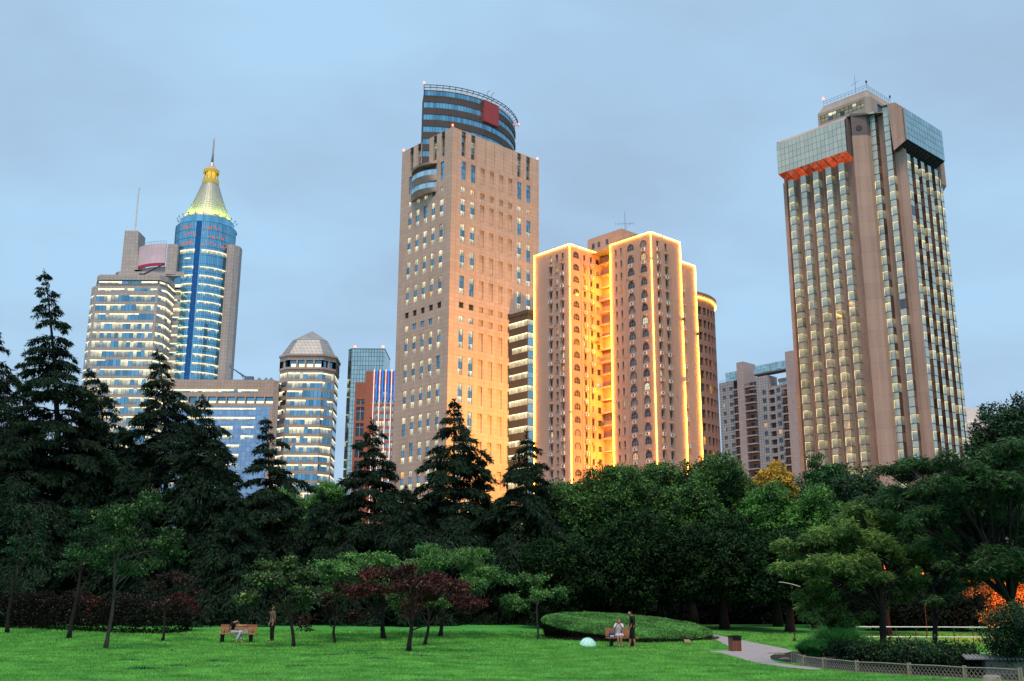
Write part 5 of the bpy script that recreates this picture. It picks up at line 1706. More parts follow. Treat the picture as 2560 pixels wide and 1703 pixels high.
def tree_trunk(h, r0, rng, limbs=5, reach=2.0, top=None, mat='bark', zfork=0.45, n=7):
    tr = MB()
    w = [rng.normal() * 0.05 * h * 0.3 for _ in range(2)]
    ax = lambda t: (w[0] * math.sin(2.2 * t), w[1] * math.sin(2.8 * t), h * t)
    ts = np.linspace(0, 1, 8)
    tr.tube([ax(t) for t in ts], [r0 * (1.35 if t == 0 else (1 - 0.75 * t)) for t in ts], n)
    for i in range(limbs):
        a = i * 2.4 + rng.normal() * 0.4
        t0 = zfork + (0.9 - zfork) * rng.random()
        b = Vector(ax(t0)); L = reach * rng.uniform(0.6, 1.1)
        pts = [b, b + Vector((math.cos(a) * L * 0.45, math.sin(a) * L * 0.45, L * 0.35)), b + Vector((math.cos(a) * L, math.sin(a) * L, L * rng.uniform(0.45, 0.9)))]
        tr.tube(pts, [r0 * 0.5 * (1 - 0.6 * t0), r0 * 0.3, r0 * 0.1], 5)
    return tr.mesh('trunk', [M[mat]], True)


def build_broadleaf():
    specs = [
        # cx px, top px y, half width px, Y, material, label, crown depth fraction
        (1395, 1205, 75, 80, 'camphor', 'small round dark tree at the foot of the neon tower left corner', 0.9),
        (1530, 1148, 118, 74, 'camphor', 'big dark leafy tree in front of the neon tower right wing', 1),
        (1640, 1150, 90, 80, 'camphor', 'dark leafy tree rising behind the big one under the neon tower', 1),
        (1800, 1126, 118, 78, 'camphor', 'wide leafy tree left of the golden flowering tree', 1),
        (1722, 1190, 85, 72, 'camphor', 'dark bushy tree in the middle front of the right woodland', 1),
        (1930, 1158, 56, 88, 'yellow', 'golden yellow flowering tree rising behind the green woodland', 0.7),
        (2060, 1132, 66, 80, 'camphor_d2', 'round mid green tree in front of the stone hotel tower left edge', 1),
        (1925, 1200, 92, 70, 'camphor_y', 'light green rounded tree below the golden tree', 1),
        (2045, 1208, 84, 68, 'camphor_y', 'light green rounded tree in front of the stone hotel tower', 1),
        (2150, 1172, 72, 76, 'camphor_k', 'very dark ball shaped tree in front of the stone hotel tower', 1),
        (2190, 1260, 95, 60, 'camphor_y', 'low green tree right of the light rounded trees', 1),
        (2510, 990, 100, 64, 'camphor_k', 'tall dark tree at the right edge of the picture', 1),
        (2590, 1090, 120, 58, 'camphor', 'leafy tree cut off by the right edge', 1),
        (700, 1210, 90, 92, 'camphor_y', 'bright green tree behind the open tiered cedar', 0.8),
        (830, 1200, 70, 95, 'camphor_y', 'bright green tree at the foot of the octagonal tower', 0.8),
        (1075, 1240, 60, 92, 'camphor_y', 'bright green tree glimpsed left of the dense pointed cedar', 0.8),
        (1240, 1265, 70, 90, 'camphor', 'green tree between the two right-hand cedars', 0.8),
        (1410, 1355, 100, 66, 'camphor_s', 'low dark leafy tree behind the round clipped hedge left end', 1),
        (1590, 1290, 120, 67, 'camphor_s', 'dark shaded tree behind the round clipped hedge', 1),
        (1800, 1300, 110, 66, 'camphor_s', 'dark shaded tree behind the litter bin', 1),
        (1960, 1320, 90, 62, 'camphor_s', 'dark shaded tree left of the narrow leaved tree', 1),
    ]
    M['camphor_s'] = m_leaf('canopy_shade_leaves', (0.002, 0.012, 0.004), (0.018, 0.060, 0.015), 0.15, 0.6, 0.1)  # shade under the canopy put into darker leaf colours
    M['camphor_k'] = m_leaf('very_dark_leaves', (0.004, 0.020, 0.009), (0.032, 0.10, 0.032), 0.15, 0.5)
    M['camphor_d2'] = m_leaf('mid_green_leaves', (0.008, 0.045, 0.014), (0.04, 0.16, 0.035), 0.2, 0.5)
    for i, (cx, ty, hw, Y, mt, lab, cf) in enumerate(specs):
        rng = np.random.default_rng(100 + i)
        top = atY(cx, ty, Y)
        z0 = terrain(top.x, Y)
        R_ = hw * Y / F_PX * 1.05
        H = top.z - z0
        Hc = min(H * 0.86, R_ * 2.3 * cf + 2.0)
        lob = crown_lobes(R_, Hc, rng, 30, (0.26, 0.44), 0.85, H - Hc)
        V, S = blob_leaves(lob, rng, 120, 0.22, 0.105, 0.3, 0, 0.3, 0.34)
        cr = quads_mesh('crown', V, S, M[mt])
        tr = tree_trunk(H * 0.8, 0.22 + 0.02 * R_, rng, 6, R_ * 0.8, mat='bark_d', zfork=0.35)
        nm = 'flowering_tree' if mt == 'yellow' else 'broadleaf_tree'
        place_tree(nm, lab, 'tree', (top.x, Y, z0), tr, cr, 0, 1.0, 'leafy trees behind the lawn')


# ------------------------------------------------------------------ small lawn maples
def spray_leaves(rng, R_, Hc, z0, nlobe, per, L, W, flat=0.28, lop=1.0):
    """layered sprays: several uneven tiers of flattish leaf pads at different heights, open between them"""
    lob = []
    npad = max(5, nlobe // 4)
    ph = rng.uniform(0, 6.28)
    for i in range(npad):
        a = i * 2.39996 + ph + rng.normal() * 0.35
        zf = (i + 0.5) / npad
        zf = min(1, max(0, zf + rng.normal() * 0.10))
        reach = (0.92 - 0.55 * zf ** 1.6) * rng.uniform(0.55, 1.15)
        if i == npad - 1: reach *= 0.3
        px, py, pz = R_ * reach * math.cos(a), R_ * reach * math.sin(a), z0 + Hc * (0.10 + 0.82 * zf)
        pr = R_ * rng.uniform(0.26, 0.44)
        for j in range(5):
            b_ = a + rng.normal() * 1.2
            q = pr * rng.uniform(0.15, 0.95)
            r2 = pr * rng.uniform(0.34, 0.60)
            lob.append((px + q * math.cos(b_), py + q * math.sin(b_), pz - 0.22 * q + rng.normal() * 0.05 * Hc, r2, r2, r2 * flat * rng.uniform(1.0, 2.0)))
    return blob_leaves(lob, rng, per * 1.15, L, W, 0.25, 0.5, 0.12, 0.36), [lb for i_, lb in enumerate(lob) if i_ % 5 == 0]


def small_tree(name, label, base, R_, h0, h1, mats, seed, nl=26, per=150, trunk='bark', r0=0.075, fork=0.38, L=0.135, W=0.075, tip=None, mix=0.0, lean=(0, 0), stems=1, group='small maples dotted over the lawn'):
    rng = np.random.default_rng(seed)
    (V, S), lob = spray_leaves(rng, R_, h1 - h0, h0, nl, per, L, W)
    off = np.array([lean[0], lean[1], 0])
    V = V + off
    mi = None
    mm = [M[mats]]
    if tip:
        mm.append(M[tip]); mi = (rng.random(len(V)) < mix).astype(np.int32)
    cr = quads_mesh('crown', V, S, mm, mi)
    tr = MB()
    for s_ in range(stems):
        sx, sy = (rng.normal() * 0.10, rng.normal() * 0.10) if stems > 1 else (0, 0)
        fz = h0 + (h1 - h0) * 0.25
        ax = lambda t: Vector((sx * (1 - t) + lean[0] * 0.35 * t ** 1.5 + 0.06 * math.sin(5 * t + seed), sy * (1 - t) + lean[1] * t + 0.05 * math.sin(4 * t + seed), fz * t))
        f0 = fork
        ts = np.linspace(0, 1, 9)
        tr.tube([ax(t) - Vector((0, 0, 0.05 if t == 0 else 0)) for t in ts], [r0 * (1.45 if t == 0 else 1.0 - 0.55 * t) / (1.0 if stems == 1 else 1.5) for t in ts], 8)
        for k, lb in enumerate(lob):
            if k % 2 and stems > 1: continue
            t0 = f0 + (1 - f0) * rng.random()
            b = ax(t0); e = Vector(lb[:3]) + Vector(off)
            md = b.lerp(e, 0.5) + Vector((rng.normal() * 0.1, rng.normal() * 0.1, 0.05 + 0.1 * rng.random()))
            tr.tube([b, md, e], [r0 * 0.42 * (1.2 - t0), r0 * 0.25, r0 * 0.08], 5, 0, False)
    root = place_tree(name, label, 'tree', base, tr.mesh('trunk', [M[trunk]], True), cr, 0, 1.0, group)
    return root


def hpix(base, py):
    """height above the base of a point seen at row py over it"""
    p = atY(1280, py, base.y)
    return p.z - base.z


def build_maples():
    P = 1.0861
    L = [
        # base px (photo), crown centre x, half width, crown top y, crown bottom y, mat, label, kw
        (176, 1598, 192, 58, 1272, 1450, 'maple_d', 'dim green maple with a straight dark trunk, left of the forked one', dict(nl=24, trunk='bark_d', r0=0.11)),
        (260, 1624, 298, 118, 1240, 1452, 'maple_g2', 'green maple with a pale forked trunk on the left lawn', dict(nl=46, stems=2, trunk='bark_g', r0=0.085, fork=0.5)),
        (404, 1605, 418, 62, 1420, 1528, 'maple_br', 'thin brownish red maple in front of the long dark hedge', dict(nl=18, per=70, trunk='bark_d', r0=0.07)),
        (730, 1620, 700, 92, 1394, 1520, 'maple_o', 'olive green maple standing right of the woman in the jacket', dict(nl=34, r0=0.085, trunk='bark_d', L=0.15, W=0.085)),
        (836, 1609, 838, 74, 1450, 1575, 'maple_br', 'dusky red maple with a forked trunk beside the olive maple', dict(nl=22, per=90, r0=0.08, trunk='bark_d')),
        (960, 1599, 925, 140, 1372, 1515, 'maple_g', 'green maple behind the left side of the dark red maple', dict(nl=48, r0=0.13, trunk='bark_d')),
        (1026, 1631, 1026, 122, 1412, 1522, 'maple_r', 'dark crimson maple at the centre of the lawn with a curved trunk', dict(nl=44, r0=0.10, trunk='bark_d')),
        (1064, 1615, 1085, 85, 1450, 1540, 'maple_r', 'dark red maple with a straight trunk just behind the crimson one', dict(nl=20, r0=0.08, trunk='bark_d')),
        (1100, 1592, 1118, 130, 1370, 1515, 'maple_g', 'wide green maple behind the right side of the crimson maple', dict(nl=48, r0=0.11, trunk='bark_d')),
        (1341, 1601, 1356, 68, 1425, 1508, 'maple_g', 'sparse pale green maple with a thin twin trunk near the round hedge', dict(nl=14, per=110, stems=2, trunk='bark_g', r0=0.07)),
        (1350, 1570, 1352, 45, 1424, 1470, 'maple_r', 'small dark red maple behind the sparse pale green one', dict(nl=12, trunk='bark_d', r0=0.06)),
        (18, 1585, 30, 62, 1232, 1500, 'maple_d', 'deep green maple cut off by the left edge', dict(nl=30, trunk='bark_d', r0=0.11)),
        (1440, 1566, 1450, 80, 1330, 1490, 'maple_d', 'deep green small tree behind the teal umbrella', dict(nl=26, trunk='bark_d', r0=0.08)),
        (1275, 1560, 1262, 75, 1400, 1500, 'maple_d', 'dim bluish green small tree right of the wide green maple', dict(nl=22, trunk='bark_d', r0=0.07)),
    ]
    M['maple_g2'] = m_leaf('mid_green_maple_leaves', (0.006, 0.032, 0.010), (0.034, 0.125, 0.026), 0.25, 0.5)
    M['maple_o'] = m_leaf('olive_maple_leaves', (0.014, 0.040, 0.012), (0.075, 0.145, 0.045), 0.25, 0.5)
    for i, (bx, by, cx, hw, ty, byc, mt, lab, kw) in enumerate(L):
        b = ground(bx, by)
        R_ = hw * b.y / F_PX
        h1 = hpix(b, ty); h0 = hpix(b, byc)
        lean = ((cx - bx) * b.y / F_PX, 0)
        tipk = {}
        if mt in ('maple_g', 'maple_g2', 'maple_o'): tipk = dict(tip='peach', mix=0.12)
        small_tree('maple_tree', lab, b, R_ * 1.05, h0, h1, mt, 300 + i, lean=lean, **tipk, **kw)
    # dark tufts at the foot of these trunks are drawn with the grass


# ------------------------------------------------------------------ trees on the right with long narrow leaves
def narrow_tree(label, base, lobes, trunk_pts, mat, seed, per=70, L=0.19, W=0.035, rad=0.1, tip=None):
    rng = np.random.default_rng(seed)
    extra = []
    for (x, y, z, rx, ry, rz) in lobes:
        for _ in range(3):
            a = rng.uniform(0, 6.28); k = rng.uniform(0.5, 1.25); s_ = rng.uniform(0.28, 0.5)
            extra.append((x + rx * k * math.cos(a), y + ry * k * math.sin(a), z + rz * rng.uniform(-1.3, 0.9), rx * s_, ry * s_, rz * rng.uniform(0.5, 0.95)))
    nmain = len(lobes)
    lobes = [(x, y, z, rx * 0.8, ry * 0.8, rz) for x, y, z, rx, ry, rz in lobes] + extra
    Cs, Ds, Sh = [], [], []
    tr = MB()
    tr.tube(trunk_pts, [rad * (1.3 - 0.9 * k / (len(trunk_pts) - 1)) for k in range(len(trunk_pts))], 8)
    for li, (x, y, z, rx, ry, rz) in enumerate(lobes):
        n = int(rx * ry * per * 9)
        # sprays: small umbrella clumps of drooping leaves
        q = unit(rng.normal(size=(n, 3))) * (rng.random((n, 1)) ** 0.4)
        q[:, 2] = np.abs(q[:, 2]) * 1.3 - 0.3
        c = np.array([x, y, z]) + q * np.array([rx, ry, rz])
        k = 9
        out = unit(q * np.array([1, 1, 0.2]) + 1e-6)
        C = np.repeat(c, k, 0) + rng.normal(size=(n * k, 3)) * 0.035
        a = rng.uniform(0, 6.28, n * k)
        D = np.stack([np.cos(a) * 0.75, np.sin(a) * 0.75, rng.uniform(-1.15, 0.25, n * k)], 1) + np.repeat(out, k, 0) * 0.35
        Cs.append(C); Ds.append(D)
        tone = np.repeat(rng.normal(size=n) * 0.18, k)
        Sh.append(0.32 + 0.35 * np.repeat(q[:, 2], k) + tone + rng.normal(size=n * k) * 0.15)  # painted light: leaf tone lighter towards the top of each clump
        t0 = 0.35 + 0.6 * rng.random()
        i0 = int(t0 * (len(trunk_pts) - 1))
        b = Vector(trunk_pts[i0]); e = Vector((x, y, z))
        tr.tube([b, b.lerp(e, 0.5) + Vector((0, 0, 0.18)), e], [rad * 0.42, rad * 0.25, rad * 0.06], 5, 0, False)
        for s_ in range(3):
            e2 = e + Vector((rng.normal() * rx * 0.6, rng.normal() * ry * 0.6, rng.normal() * rz * 0.3))
            tr.tube([b.lerp(e, 0.6) + Vector((0, 0, 0.14)), e2], [rad * 0.16, rad * 0.04], 4, 0, False)
    C, D, S = map(np.concatenate, (Cs, Ds, Sh))
    n = len(C)
    V = leafV(C, D, L * rng.uniform(0.6, 1.2, n), W * rng.uniform(0.7, 1.3, n), rng)
    cr = quads_mesh('crown', V, S, M[mat])
    return place_tree('narrow_leaved_tree', label, 'tree', base, tr.mesh('trunk', [M['bark_d']], True), cr, 0, 1.0)


def build_right_trees():
    b = ground(2213, 1662)
    Y = b.y

    def loc(px, py, dy=0.0):
        p = atY(px, py, Y + dy); return (p.x - b.x, dy, p.z - b.z)
    sc = Y / F_PX

    def lb(px, py, rx, rz, dy=0.0): return (*loc(px, py, dy), rx * sc, rx * sc * 0.9, rz * sc)
    lobes = [lb(2070, 1350, 95, 34, .4), lb(2010, 1430, 62, 26, -.5), lb(2110, 1420, 85, 32, -.8), lb(2185, 1360, 70, 36, -.3), lb(2235, 1315, 60, 34, .6), lb(2140, 1305, 80, 34, .8),
             lb(2290, 1390, 55, 28, .9), lb(2270, 1440, 45, 24, .5), lb(2050, 1475, 45, 20, -.2), lb(2330, 1365, 45, 22, 1.2), lb(2075, 1530, 60, 20, .2), lb(2000, 1400, 40, 20, .9), lb(2180, 1440, 50, 20, -1.0), lb(2120, 1545, 50, 16, .5), lb(2020, 1360, 45, 22, 1.0), lb(2040, 1505, 42, 18, .4), lb(2150, 1490, 50, 18, .7), lb(2250, 1490, 40, 16, .8)]
    tp = [loc(2213, 1662), loc(2208, 1590), loc(2205, 1530), loc(2202, 1480), loc(2210, 1440, .2), loc(2200, 1390, .3), loc(2190, 1340, .3)]
    narrow_tree('light green tree with long drooping narrow leaves beside the bamboo fence', b, lobes, tp, 'peach', 501, per=62)
    # big spreading tree at the right edge
    b2 = ground(2575, 1660)
    b2 = Vector((b2.x, 34.0, 0))
    Y2 = 34.0

    def loc2(px, py, dy=0.0):
        p = atY(px, py, Y2 + dy); return (p.x - b2.x, dy, p.z)
    sc2 = Y2 / F_PX

    def lb2(px, py, rx, rz, dy=0.0): return (*loc2(px, py, dy), rx * sc2, rx * sc2 * 0.9, rz * sc2)
    lobes = []
    rng = np.random.default_rng(77)
    for px, py, rx, rz in ((2290, 1165, 75, 22), (2350, 1215, 80, 30), (2420, 1180, 70, 30), (2480, 1150, 70, 34), (2540, 1130, 70, 36), (2400, 1260, 80, 34), (2480, 1240, 80, 36), (2550, 1230, 80, 40), (2330, 1290, 75, 30), (2440, 1320, 80, 34), (2530, 1320, 80, 40), (2380, 1360, 70, 28), (2480, 1390, 60, 26), (2570, 1400, 70, 30), (2250, 1240, 60, 22), (2600, 1300, 90, 50), (2230, 1175, 40, 12), (2560, 1180, 60, 30), (2425, 1435, 36, 16), (2465, 1420, 40, 14), (2570, 1445, 36, 16)):
        lobes.append(lb2(px, py, rx, rz, rng.uniform(-1.5, 2.0)))
    tp = [loc2(2590, 1640), loc2(2560, 1560), loc2(2530, 1510), loc2(2495, 1450), loc2(2470, 1390), loc2(2450, 1320), loc2(2430, 1250)]
    narrow_tree('large dark spreading tree with a leaning trunk at the right edge of the picture', b2, lobes, tp, 'peach_d', 502, per=52, L=0.22, rad=0.13)
    # a third tree filling the space between the two, a little farther back
    Y4 = 43.0
    b4 = atY(2335, 1600, Y4); b4 = Vector((b4.x, Y4, 0))
    lobes = []
    for px, py, rx, rz in ((2250, 1290, 60, 28), (2310, 1270, 66, 30), (2370, 1300, 66, 30), (2280, 1340, 60, 26), (2350, 1350, 70, 30), (2420, 1370, 60, 26), (2300, 1400, 50, 20), (2380, 1415, 55, 18), (2230, 1235, 50, 22), (2440, 1300, 60, 30), (2330, 1225, 60, 26), (2200, 1270, 50, 24), (2290, 1450, 44, 18), (2380, 1465, 50, 18), (2340, 1500, 44, 14)):
        q = atY(px, py, Y4 + rng.uniform(-1.2, 1.2)); k = Y4 / F_PX
        lobes.append((q.x - b4.x, q.y - Y4, q.z, rx * k, rx * k * 0.9, rz * k))
    tp = []
    for px, py in ((2335, 1625), (2338, 1560), (2332, 1500), (2336, 1450), (2330, 1390), (2325, 1320)):
        q = atY(px, py, Y4); tp.append((q.x - b4.x, 0, max(-0.05, q.z)))
    tp[0] = (tp[0][0], 0, -0.05)
    narrow_tree('dim narrow leaved tree filling the space between the light one and the leaning one', b4, lobes, tp, 'peach_d', 504, per=46, L=0.22, W=0.045, rad=0.09)
    # dark small-leaved shrub tree in the right corner
    b3 = ground(2538, 1690)
    rng = np.random.default_rng(503)
    lob = []
    for px, py, r_ in ((2510, 1560, 38), (2545, 1545, 40), (2490, 1595, 30), (2530, 1600, 42), (2570, 1580, 40), (2505, 1630, 26), (2550, 1640, 30)):
        p = atY(px, py, b3.y + rng.normal() * 0.25); rr = r_ * b3.y / F_PX
        lob.append((p.x - b3.x, p.y - b3.y, p.z - b3.z, rr, rr, rr * 0.8))
    V, S = blob_leaves(lob, rng, 900, 0.07, 0.045, 0.2, 0, 0.3, 0.2)
    tr = MB()
    for lbq in lob: tr.tube([(0, 0, -0.05), (0.02, 0.02, 0.35), (lbq[0] * 0.5, lbq[1] * 0.5, 0.6 + lbq[2] * 0.2), lbq[:3]], [0.04, 0.03, 0.02, 0.008], 6)
    place_tree('shrub_tree', 'small blackish green shrub tree in front of the stone wall at the right corner', 'tree', b3, tr.mesh('trunk', [M['bark_d']], True), quads_mesh('crown', V, S, M['camphor_k']))


# ------------------------------------------------------------------ hedges, undergrowth, grasses, lawn
def hedge_strip(name, label, pts, depth, zfun, mat, seed, per=420, L=0.12, W=0.06, mats=None, mixfn=None, cat='hedge', kind=None, group=None):
    """clipped or loose hedge along ground points: pts list of (x, y); zfun(t) height"""
    rng = np.random.default_rng(seed)
    P = np.array(pts)
    seg = np.linalg.norm(np.diff(P, axis=0), axis=1); cum = np.concatenate([[0], np.cumsum(seg)]); Lt = cum[-1]
    n = int(Lt * (depth + 2.2) * per)
    u = rng.random(n) * Lt
    x = np.interp(u, cum, P[:, 0]); y = np.interp(u, cum, P[:, 1])
    h = np.array([zfun(q / Lt) for q in u])
    bump = 1 + 0.10 * np.sin(u * 1.7 + seed) + 0.07 * np.sin(u * 4.1) + 0.04 * rng.normal(size=n)
    side = rng.random(n)
    dep = np.where(side < 0.5, rng.uniform(0, 1, n), 0.08 * np.abs(rng.normal(size=n)))
    zz = np.where(side < 0.5, 1.0 - 0.25 * (2 * dep - 1) ** 4, rng.random(n))
    bul = 0.25 * np.sin(np.clip(zz, 0, 1) * math.pi) ** 0.5
    C = np.stack([x + rng.normal(size=n) * 0.03, y + dep * depth - bul * (dep < 0.2), np.array([terrain(a, b) for a, b in zip(x, y)]) + zz * h * bump], 1)
    D = rng.normal(size=(n, 3)) * 0.7 + np.array([0, -0.35, 0.35])
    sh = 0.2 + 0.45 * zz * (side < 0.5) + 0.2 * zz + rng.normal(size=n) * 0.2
    V = leafV(C, D, L * rng.uniform(0.6, 1.3, n), W * rng.uniform(0.7, 1.3, n), rng)
    mi = None
    if mixfn is not None: mi = np.array([1 if rng.random() < mixfn(q / Lt, z_) else 0 for q, z_ in zip(u, zz)])
    me = quads_mesh(name, V, sh, [M[m] for m in (mats or [mat])], mi)
    o = add_obj(name, me)
    tag(o, label, cat if kind is None else None, group, kind)
    return o


def build_hedges():
    a = [ground(x, y) for x, y in ((-120, 1566), (0, 1569), (120, 1576), (260, 1583), (400, 1587), (478, 1582))]
    pts = [(p.x, p.y) for p in a]
    h0 = hpix(a[3], 1502)

    def tipmix(t, z):
        c = 0.0
        for m_, s_, k in ((0.62, 0.015, 0.9), (0.52, 0.08, 0.15), (0.93, 0.04, 0.55)):
            c += k * math.exp(-((t - m_) / s_) ** 2)
        return min(0.9, c) if z > 0.5 else 0.03
    hedge_strip('hedge', 'long low dark hedge with rusty red tips along the left side of the lawn', pts, 3.5, lambda t: h0 * (1.0 if t < 0.93 else 1.0 - 1.3 * (t - 0.93) / 0.07 * 0.35), 'hedge_r', 601, 330, 0.13, 0.07, ['hedge_r', 'hedge_tip'], tipmix)
    b = [ground(x, y) for x, y in ((590, 1561), (700, 1561), (820, 1560), (950, 1558), (1080, 1557), (1190, 1556))]
    pts = [(p.x, p.y) for p in b]
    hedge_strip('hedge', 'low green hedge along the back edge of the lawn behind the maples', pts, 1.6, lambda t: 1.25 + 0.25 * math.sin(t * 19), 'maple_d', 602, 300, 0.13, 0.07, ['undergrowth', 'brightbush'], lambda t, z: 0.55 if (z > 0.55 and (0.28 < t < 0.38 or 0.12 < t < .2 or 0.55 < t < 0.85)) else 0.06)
    # dark ground cover under the trees
    rng = np.random.default_rng(603)
    n = 150000
    x = rng.uniform(-45, 45, n); y = rng.uniform(77.5, 100, n)
    y = np.where(rng.random(n) < 0.5, rng.uniform(77.0, 80, n), y)
    hgt = (2.2 + 1.2 * np.sin(x * 0.35) + 0.8 * np.sin(x * 0.9 + 1)) * np.clip((y - 76) / 5, 0.4, 1.3)
    z = 0.75 + rng.random(n) ** 0.7 * hgt
    C = np.stack([x, y, z], 1)
    V = leafV(C, rng.normal(size=(n, 3)) + np.array([0, -0.3, -0.2]), rng.uniform(0.25, 0.55, n), rng.uniform(0.12, 0.3, n), rng)
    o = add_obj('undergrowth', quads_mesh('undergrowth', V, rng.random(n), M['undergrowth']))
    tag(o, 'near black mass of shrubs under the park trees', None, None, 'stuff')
    # far wood closing the horizon
    n = 130000
    x = rng.uniform(-85, 95, n); y = rng.uniform(104, 118, n)
    hgt = 9.5 + 1.6 * np.sin(x * 0.21) + 1.2 * np.sin(x * 0.53 + 2) + 0.7 * np.sin(x * 1.3)
    hgt = np.where(np.abs(x + 4) < 26, hgt * 0.85, hgt)
    z = rng.random(n) ** 0.6 * hgt
    C = np.stack([x, y, z], 1)
    V = leafV(C, rng.normal(size=(n, 3)) + np.array([0, -0.3, -0.3]), rng.uniform(0.4, 0.9, n), rng.uniform(0.25, 0.5, n), rng)
    o = add_obj('far_woods', quads_mesh('far_woods', V, rng.random(n) * (z / hgt), M['camphor']))
    tag(o, 'dark belt of woodland closing the park', None, None, 'stuff')


def build_round_hedge():
    C0 = Vector((6.12, 58.0))
    rng = np.random.default_rng(700)
    A, B = 4.45, 5.0
    base = terrain(C0.x, C0.y)

    def ztop(u, v):                       # u,v in unit disc
        r2 = u * u + v * v
        return 0.985 - 0.25 * u + 0.47 * v + 0.16 * (1 - r2) ** 1.0
    root = thing('round_hedge', 'large clipped round hedge shaped like a tilted green disc behind the right bench', 'hedge', (C0.x, C0.y, base))
    n = 120000
    a = rng.random(n) * 6.2832; r_ = np.sqrt(rng.random(n))
    u, v = r_ * np.cos(a), r_ * np.sin(a)
    z = ztop(u, v) - base + rng.normal(size=n) * 0.018 + 0.03 * np.sin(u * 9 + 2 * v) * np.sin(v * 11 - u * 3)
    z -= 0.10 * np.clip((r_ - 0.93) / 0.07, 0, 1) ** 2
    Cn = np.stack([u * A, v * B, z - 0.03], 1)
    D = rng.normal(size=(n, 3)) * 0.8 + np.array([0, 0, 0.7])
    pat = 0.5 + 0.22 * np.sin(u * 6 + 1) * np.sin(v * 5) + 0.3 * np.sin(u * 19 + v * 13) * 0.3
    V = leafV(Cn, D, rng.uniform(0.06, 0.13, n), rng.uniform(0.03, 0.06, n), rng)
    m2 = (rng.random(n) < 0.05).astype(np.int32)
    o = add_obj('foliage_top', quads_mesh('foliage_top', V, pat * 0.9 + rng.normal(size=n) * 0.35, [M['hedge'], M['peach']], m2), root)
    # solid core so that the clipped top reads dense
    core = MB()
    N = 64
    rings = [0, 0.3, 0.6, 0.85, 1.0]
    for i in range(N):
        p, q = 2 * math.pi * i / N, 2 * math.pi * (i + 1) / N
        for r0, r1 in zip(rings[:-1], rings[1:]):
            f = lambda r__, t: (A * r__ * math.cos(t), B * r__ * math.sin(t), float(ztop(r__ * math.cos(t), r__ * math.sin(t))) - base - 0.05 - (0.1 if r__ == 1 else 0))
            core.face([f(r0, p), f(r1, p), f(r1, q), f(r0, q)], 0)
        g = lambda t, k, zz: (A * k * math.cos(t), B * k * math.sin(t), zz)
        zt = lambda t: float(ztop(math.cos(t), math.sin(t))) - base
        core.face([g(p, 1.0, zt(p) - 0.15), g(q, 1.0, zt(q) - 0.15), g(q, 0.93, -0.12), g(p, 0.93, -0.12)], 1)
    core.build('hedge_core', [M['hedge_core'], M['hedge_dark']], root)
    n = 26000
    a = rng.random(n) * 6.2832; t = rng.random(n)
    zt = ztop(np.cos(a), np.sin(a)) - base
    zz = -0.1 + t * (zt - 0.05)
    k = 0.93 + 0.07 * t + rng.normal(size=n) * 0.012
    Cn = np.stack([A * k * np.cos(a), B * k * np.sin(a), zz], 1)
    V = leafV(Cn, rng.normal(size=(n, 3)) + np.array([0, -0.2, 0]), rng.uniform(0.05, 0.1, n), rng.uniform(0.02, 0.045, n), rng)
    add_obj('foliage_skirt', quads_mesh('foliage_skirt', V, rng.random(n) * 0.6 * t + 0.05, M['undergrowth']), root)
    n = 5000
    a = rng.random(n) * 6.2832
    k = 0.95 + rng.random(n) * 0.14
    Cn = np.stack([A * k * np.cos(a), B * k * np.sin(a), np.full(n, -0.08)], 1)
    V = leafV(Cn, rng.normal(size=(n, 3)) * 0.6 + np.array([0, 0, 1.0]), rng.uniform(0.10, 0.24, n), rng.uniform(0.015, 0.03, n), rng)
    add_obj('dry_stems', quads_mesh('dry_stems', V, rng.random(n), M['skirt']), root)


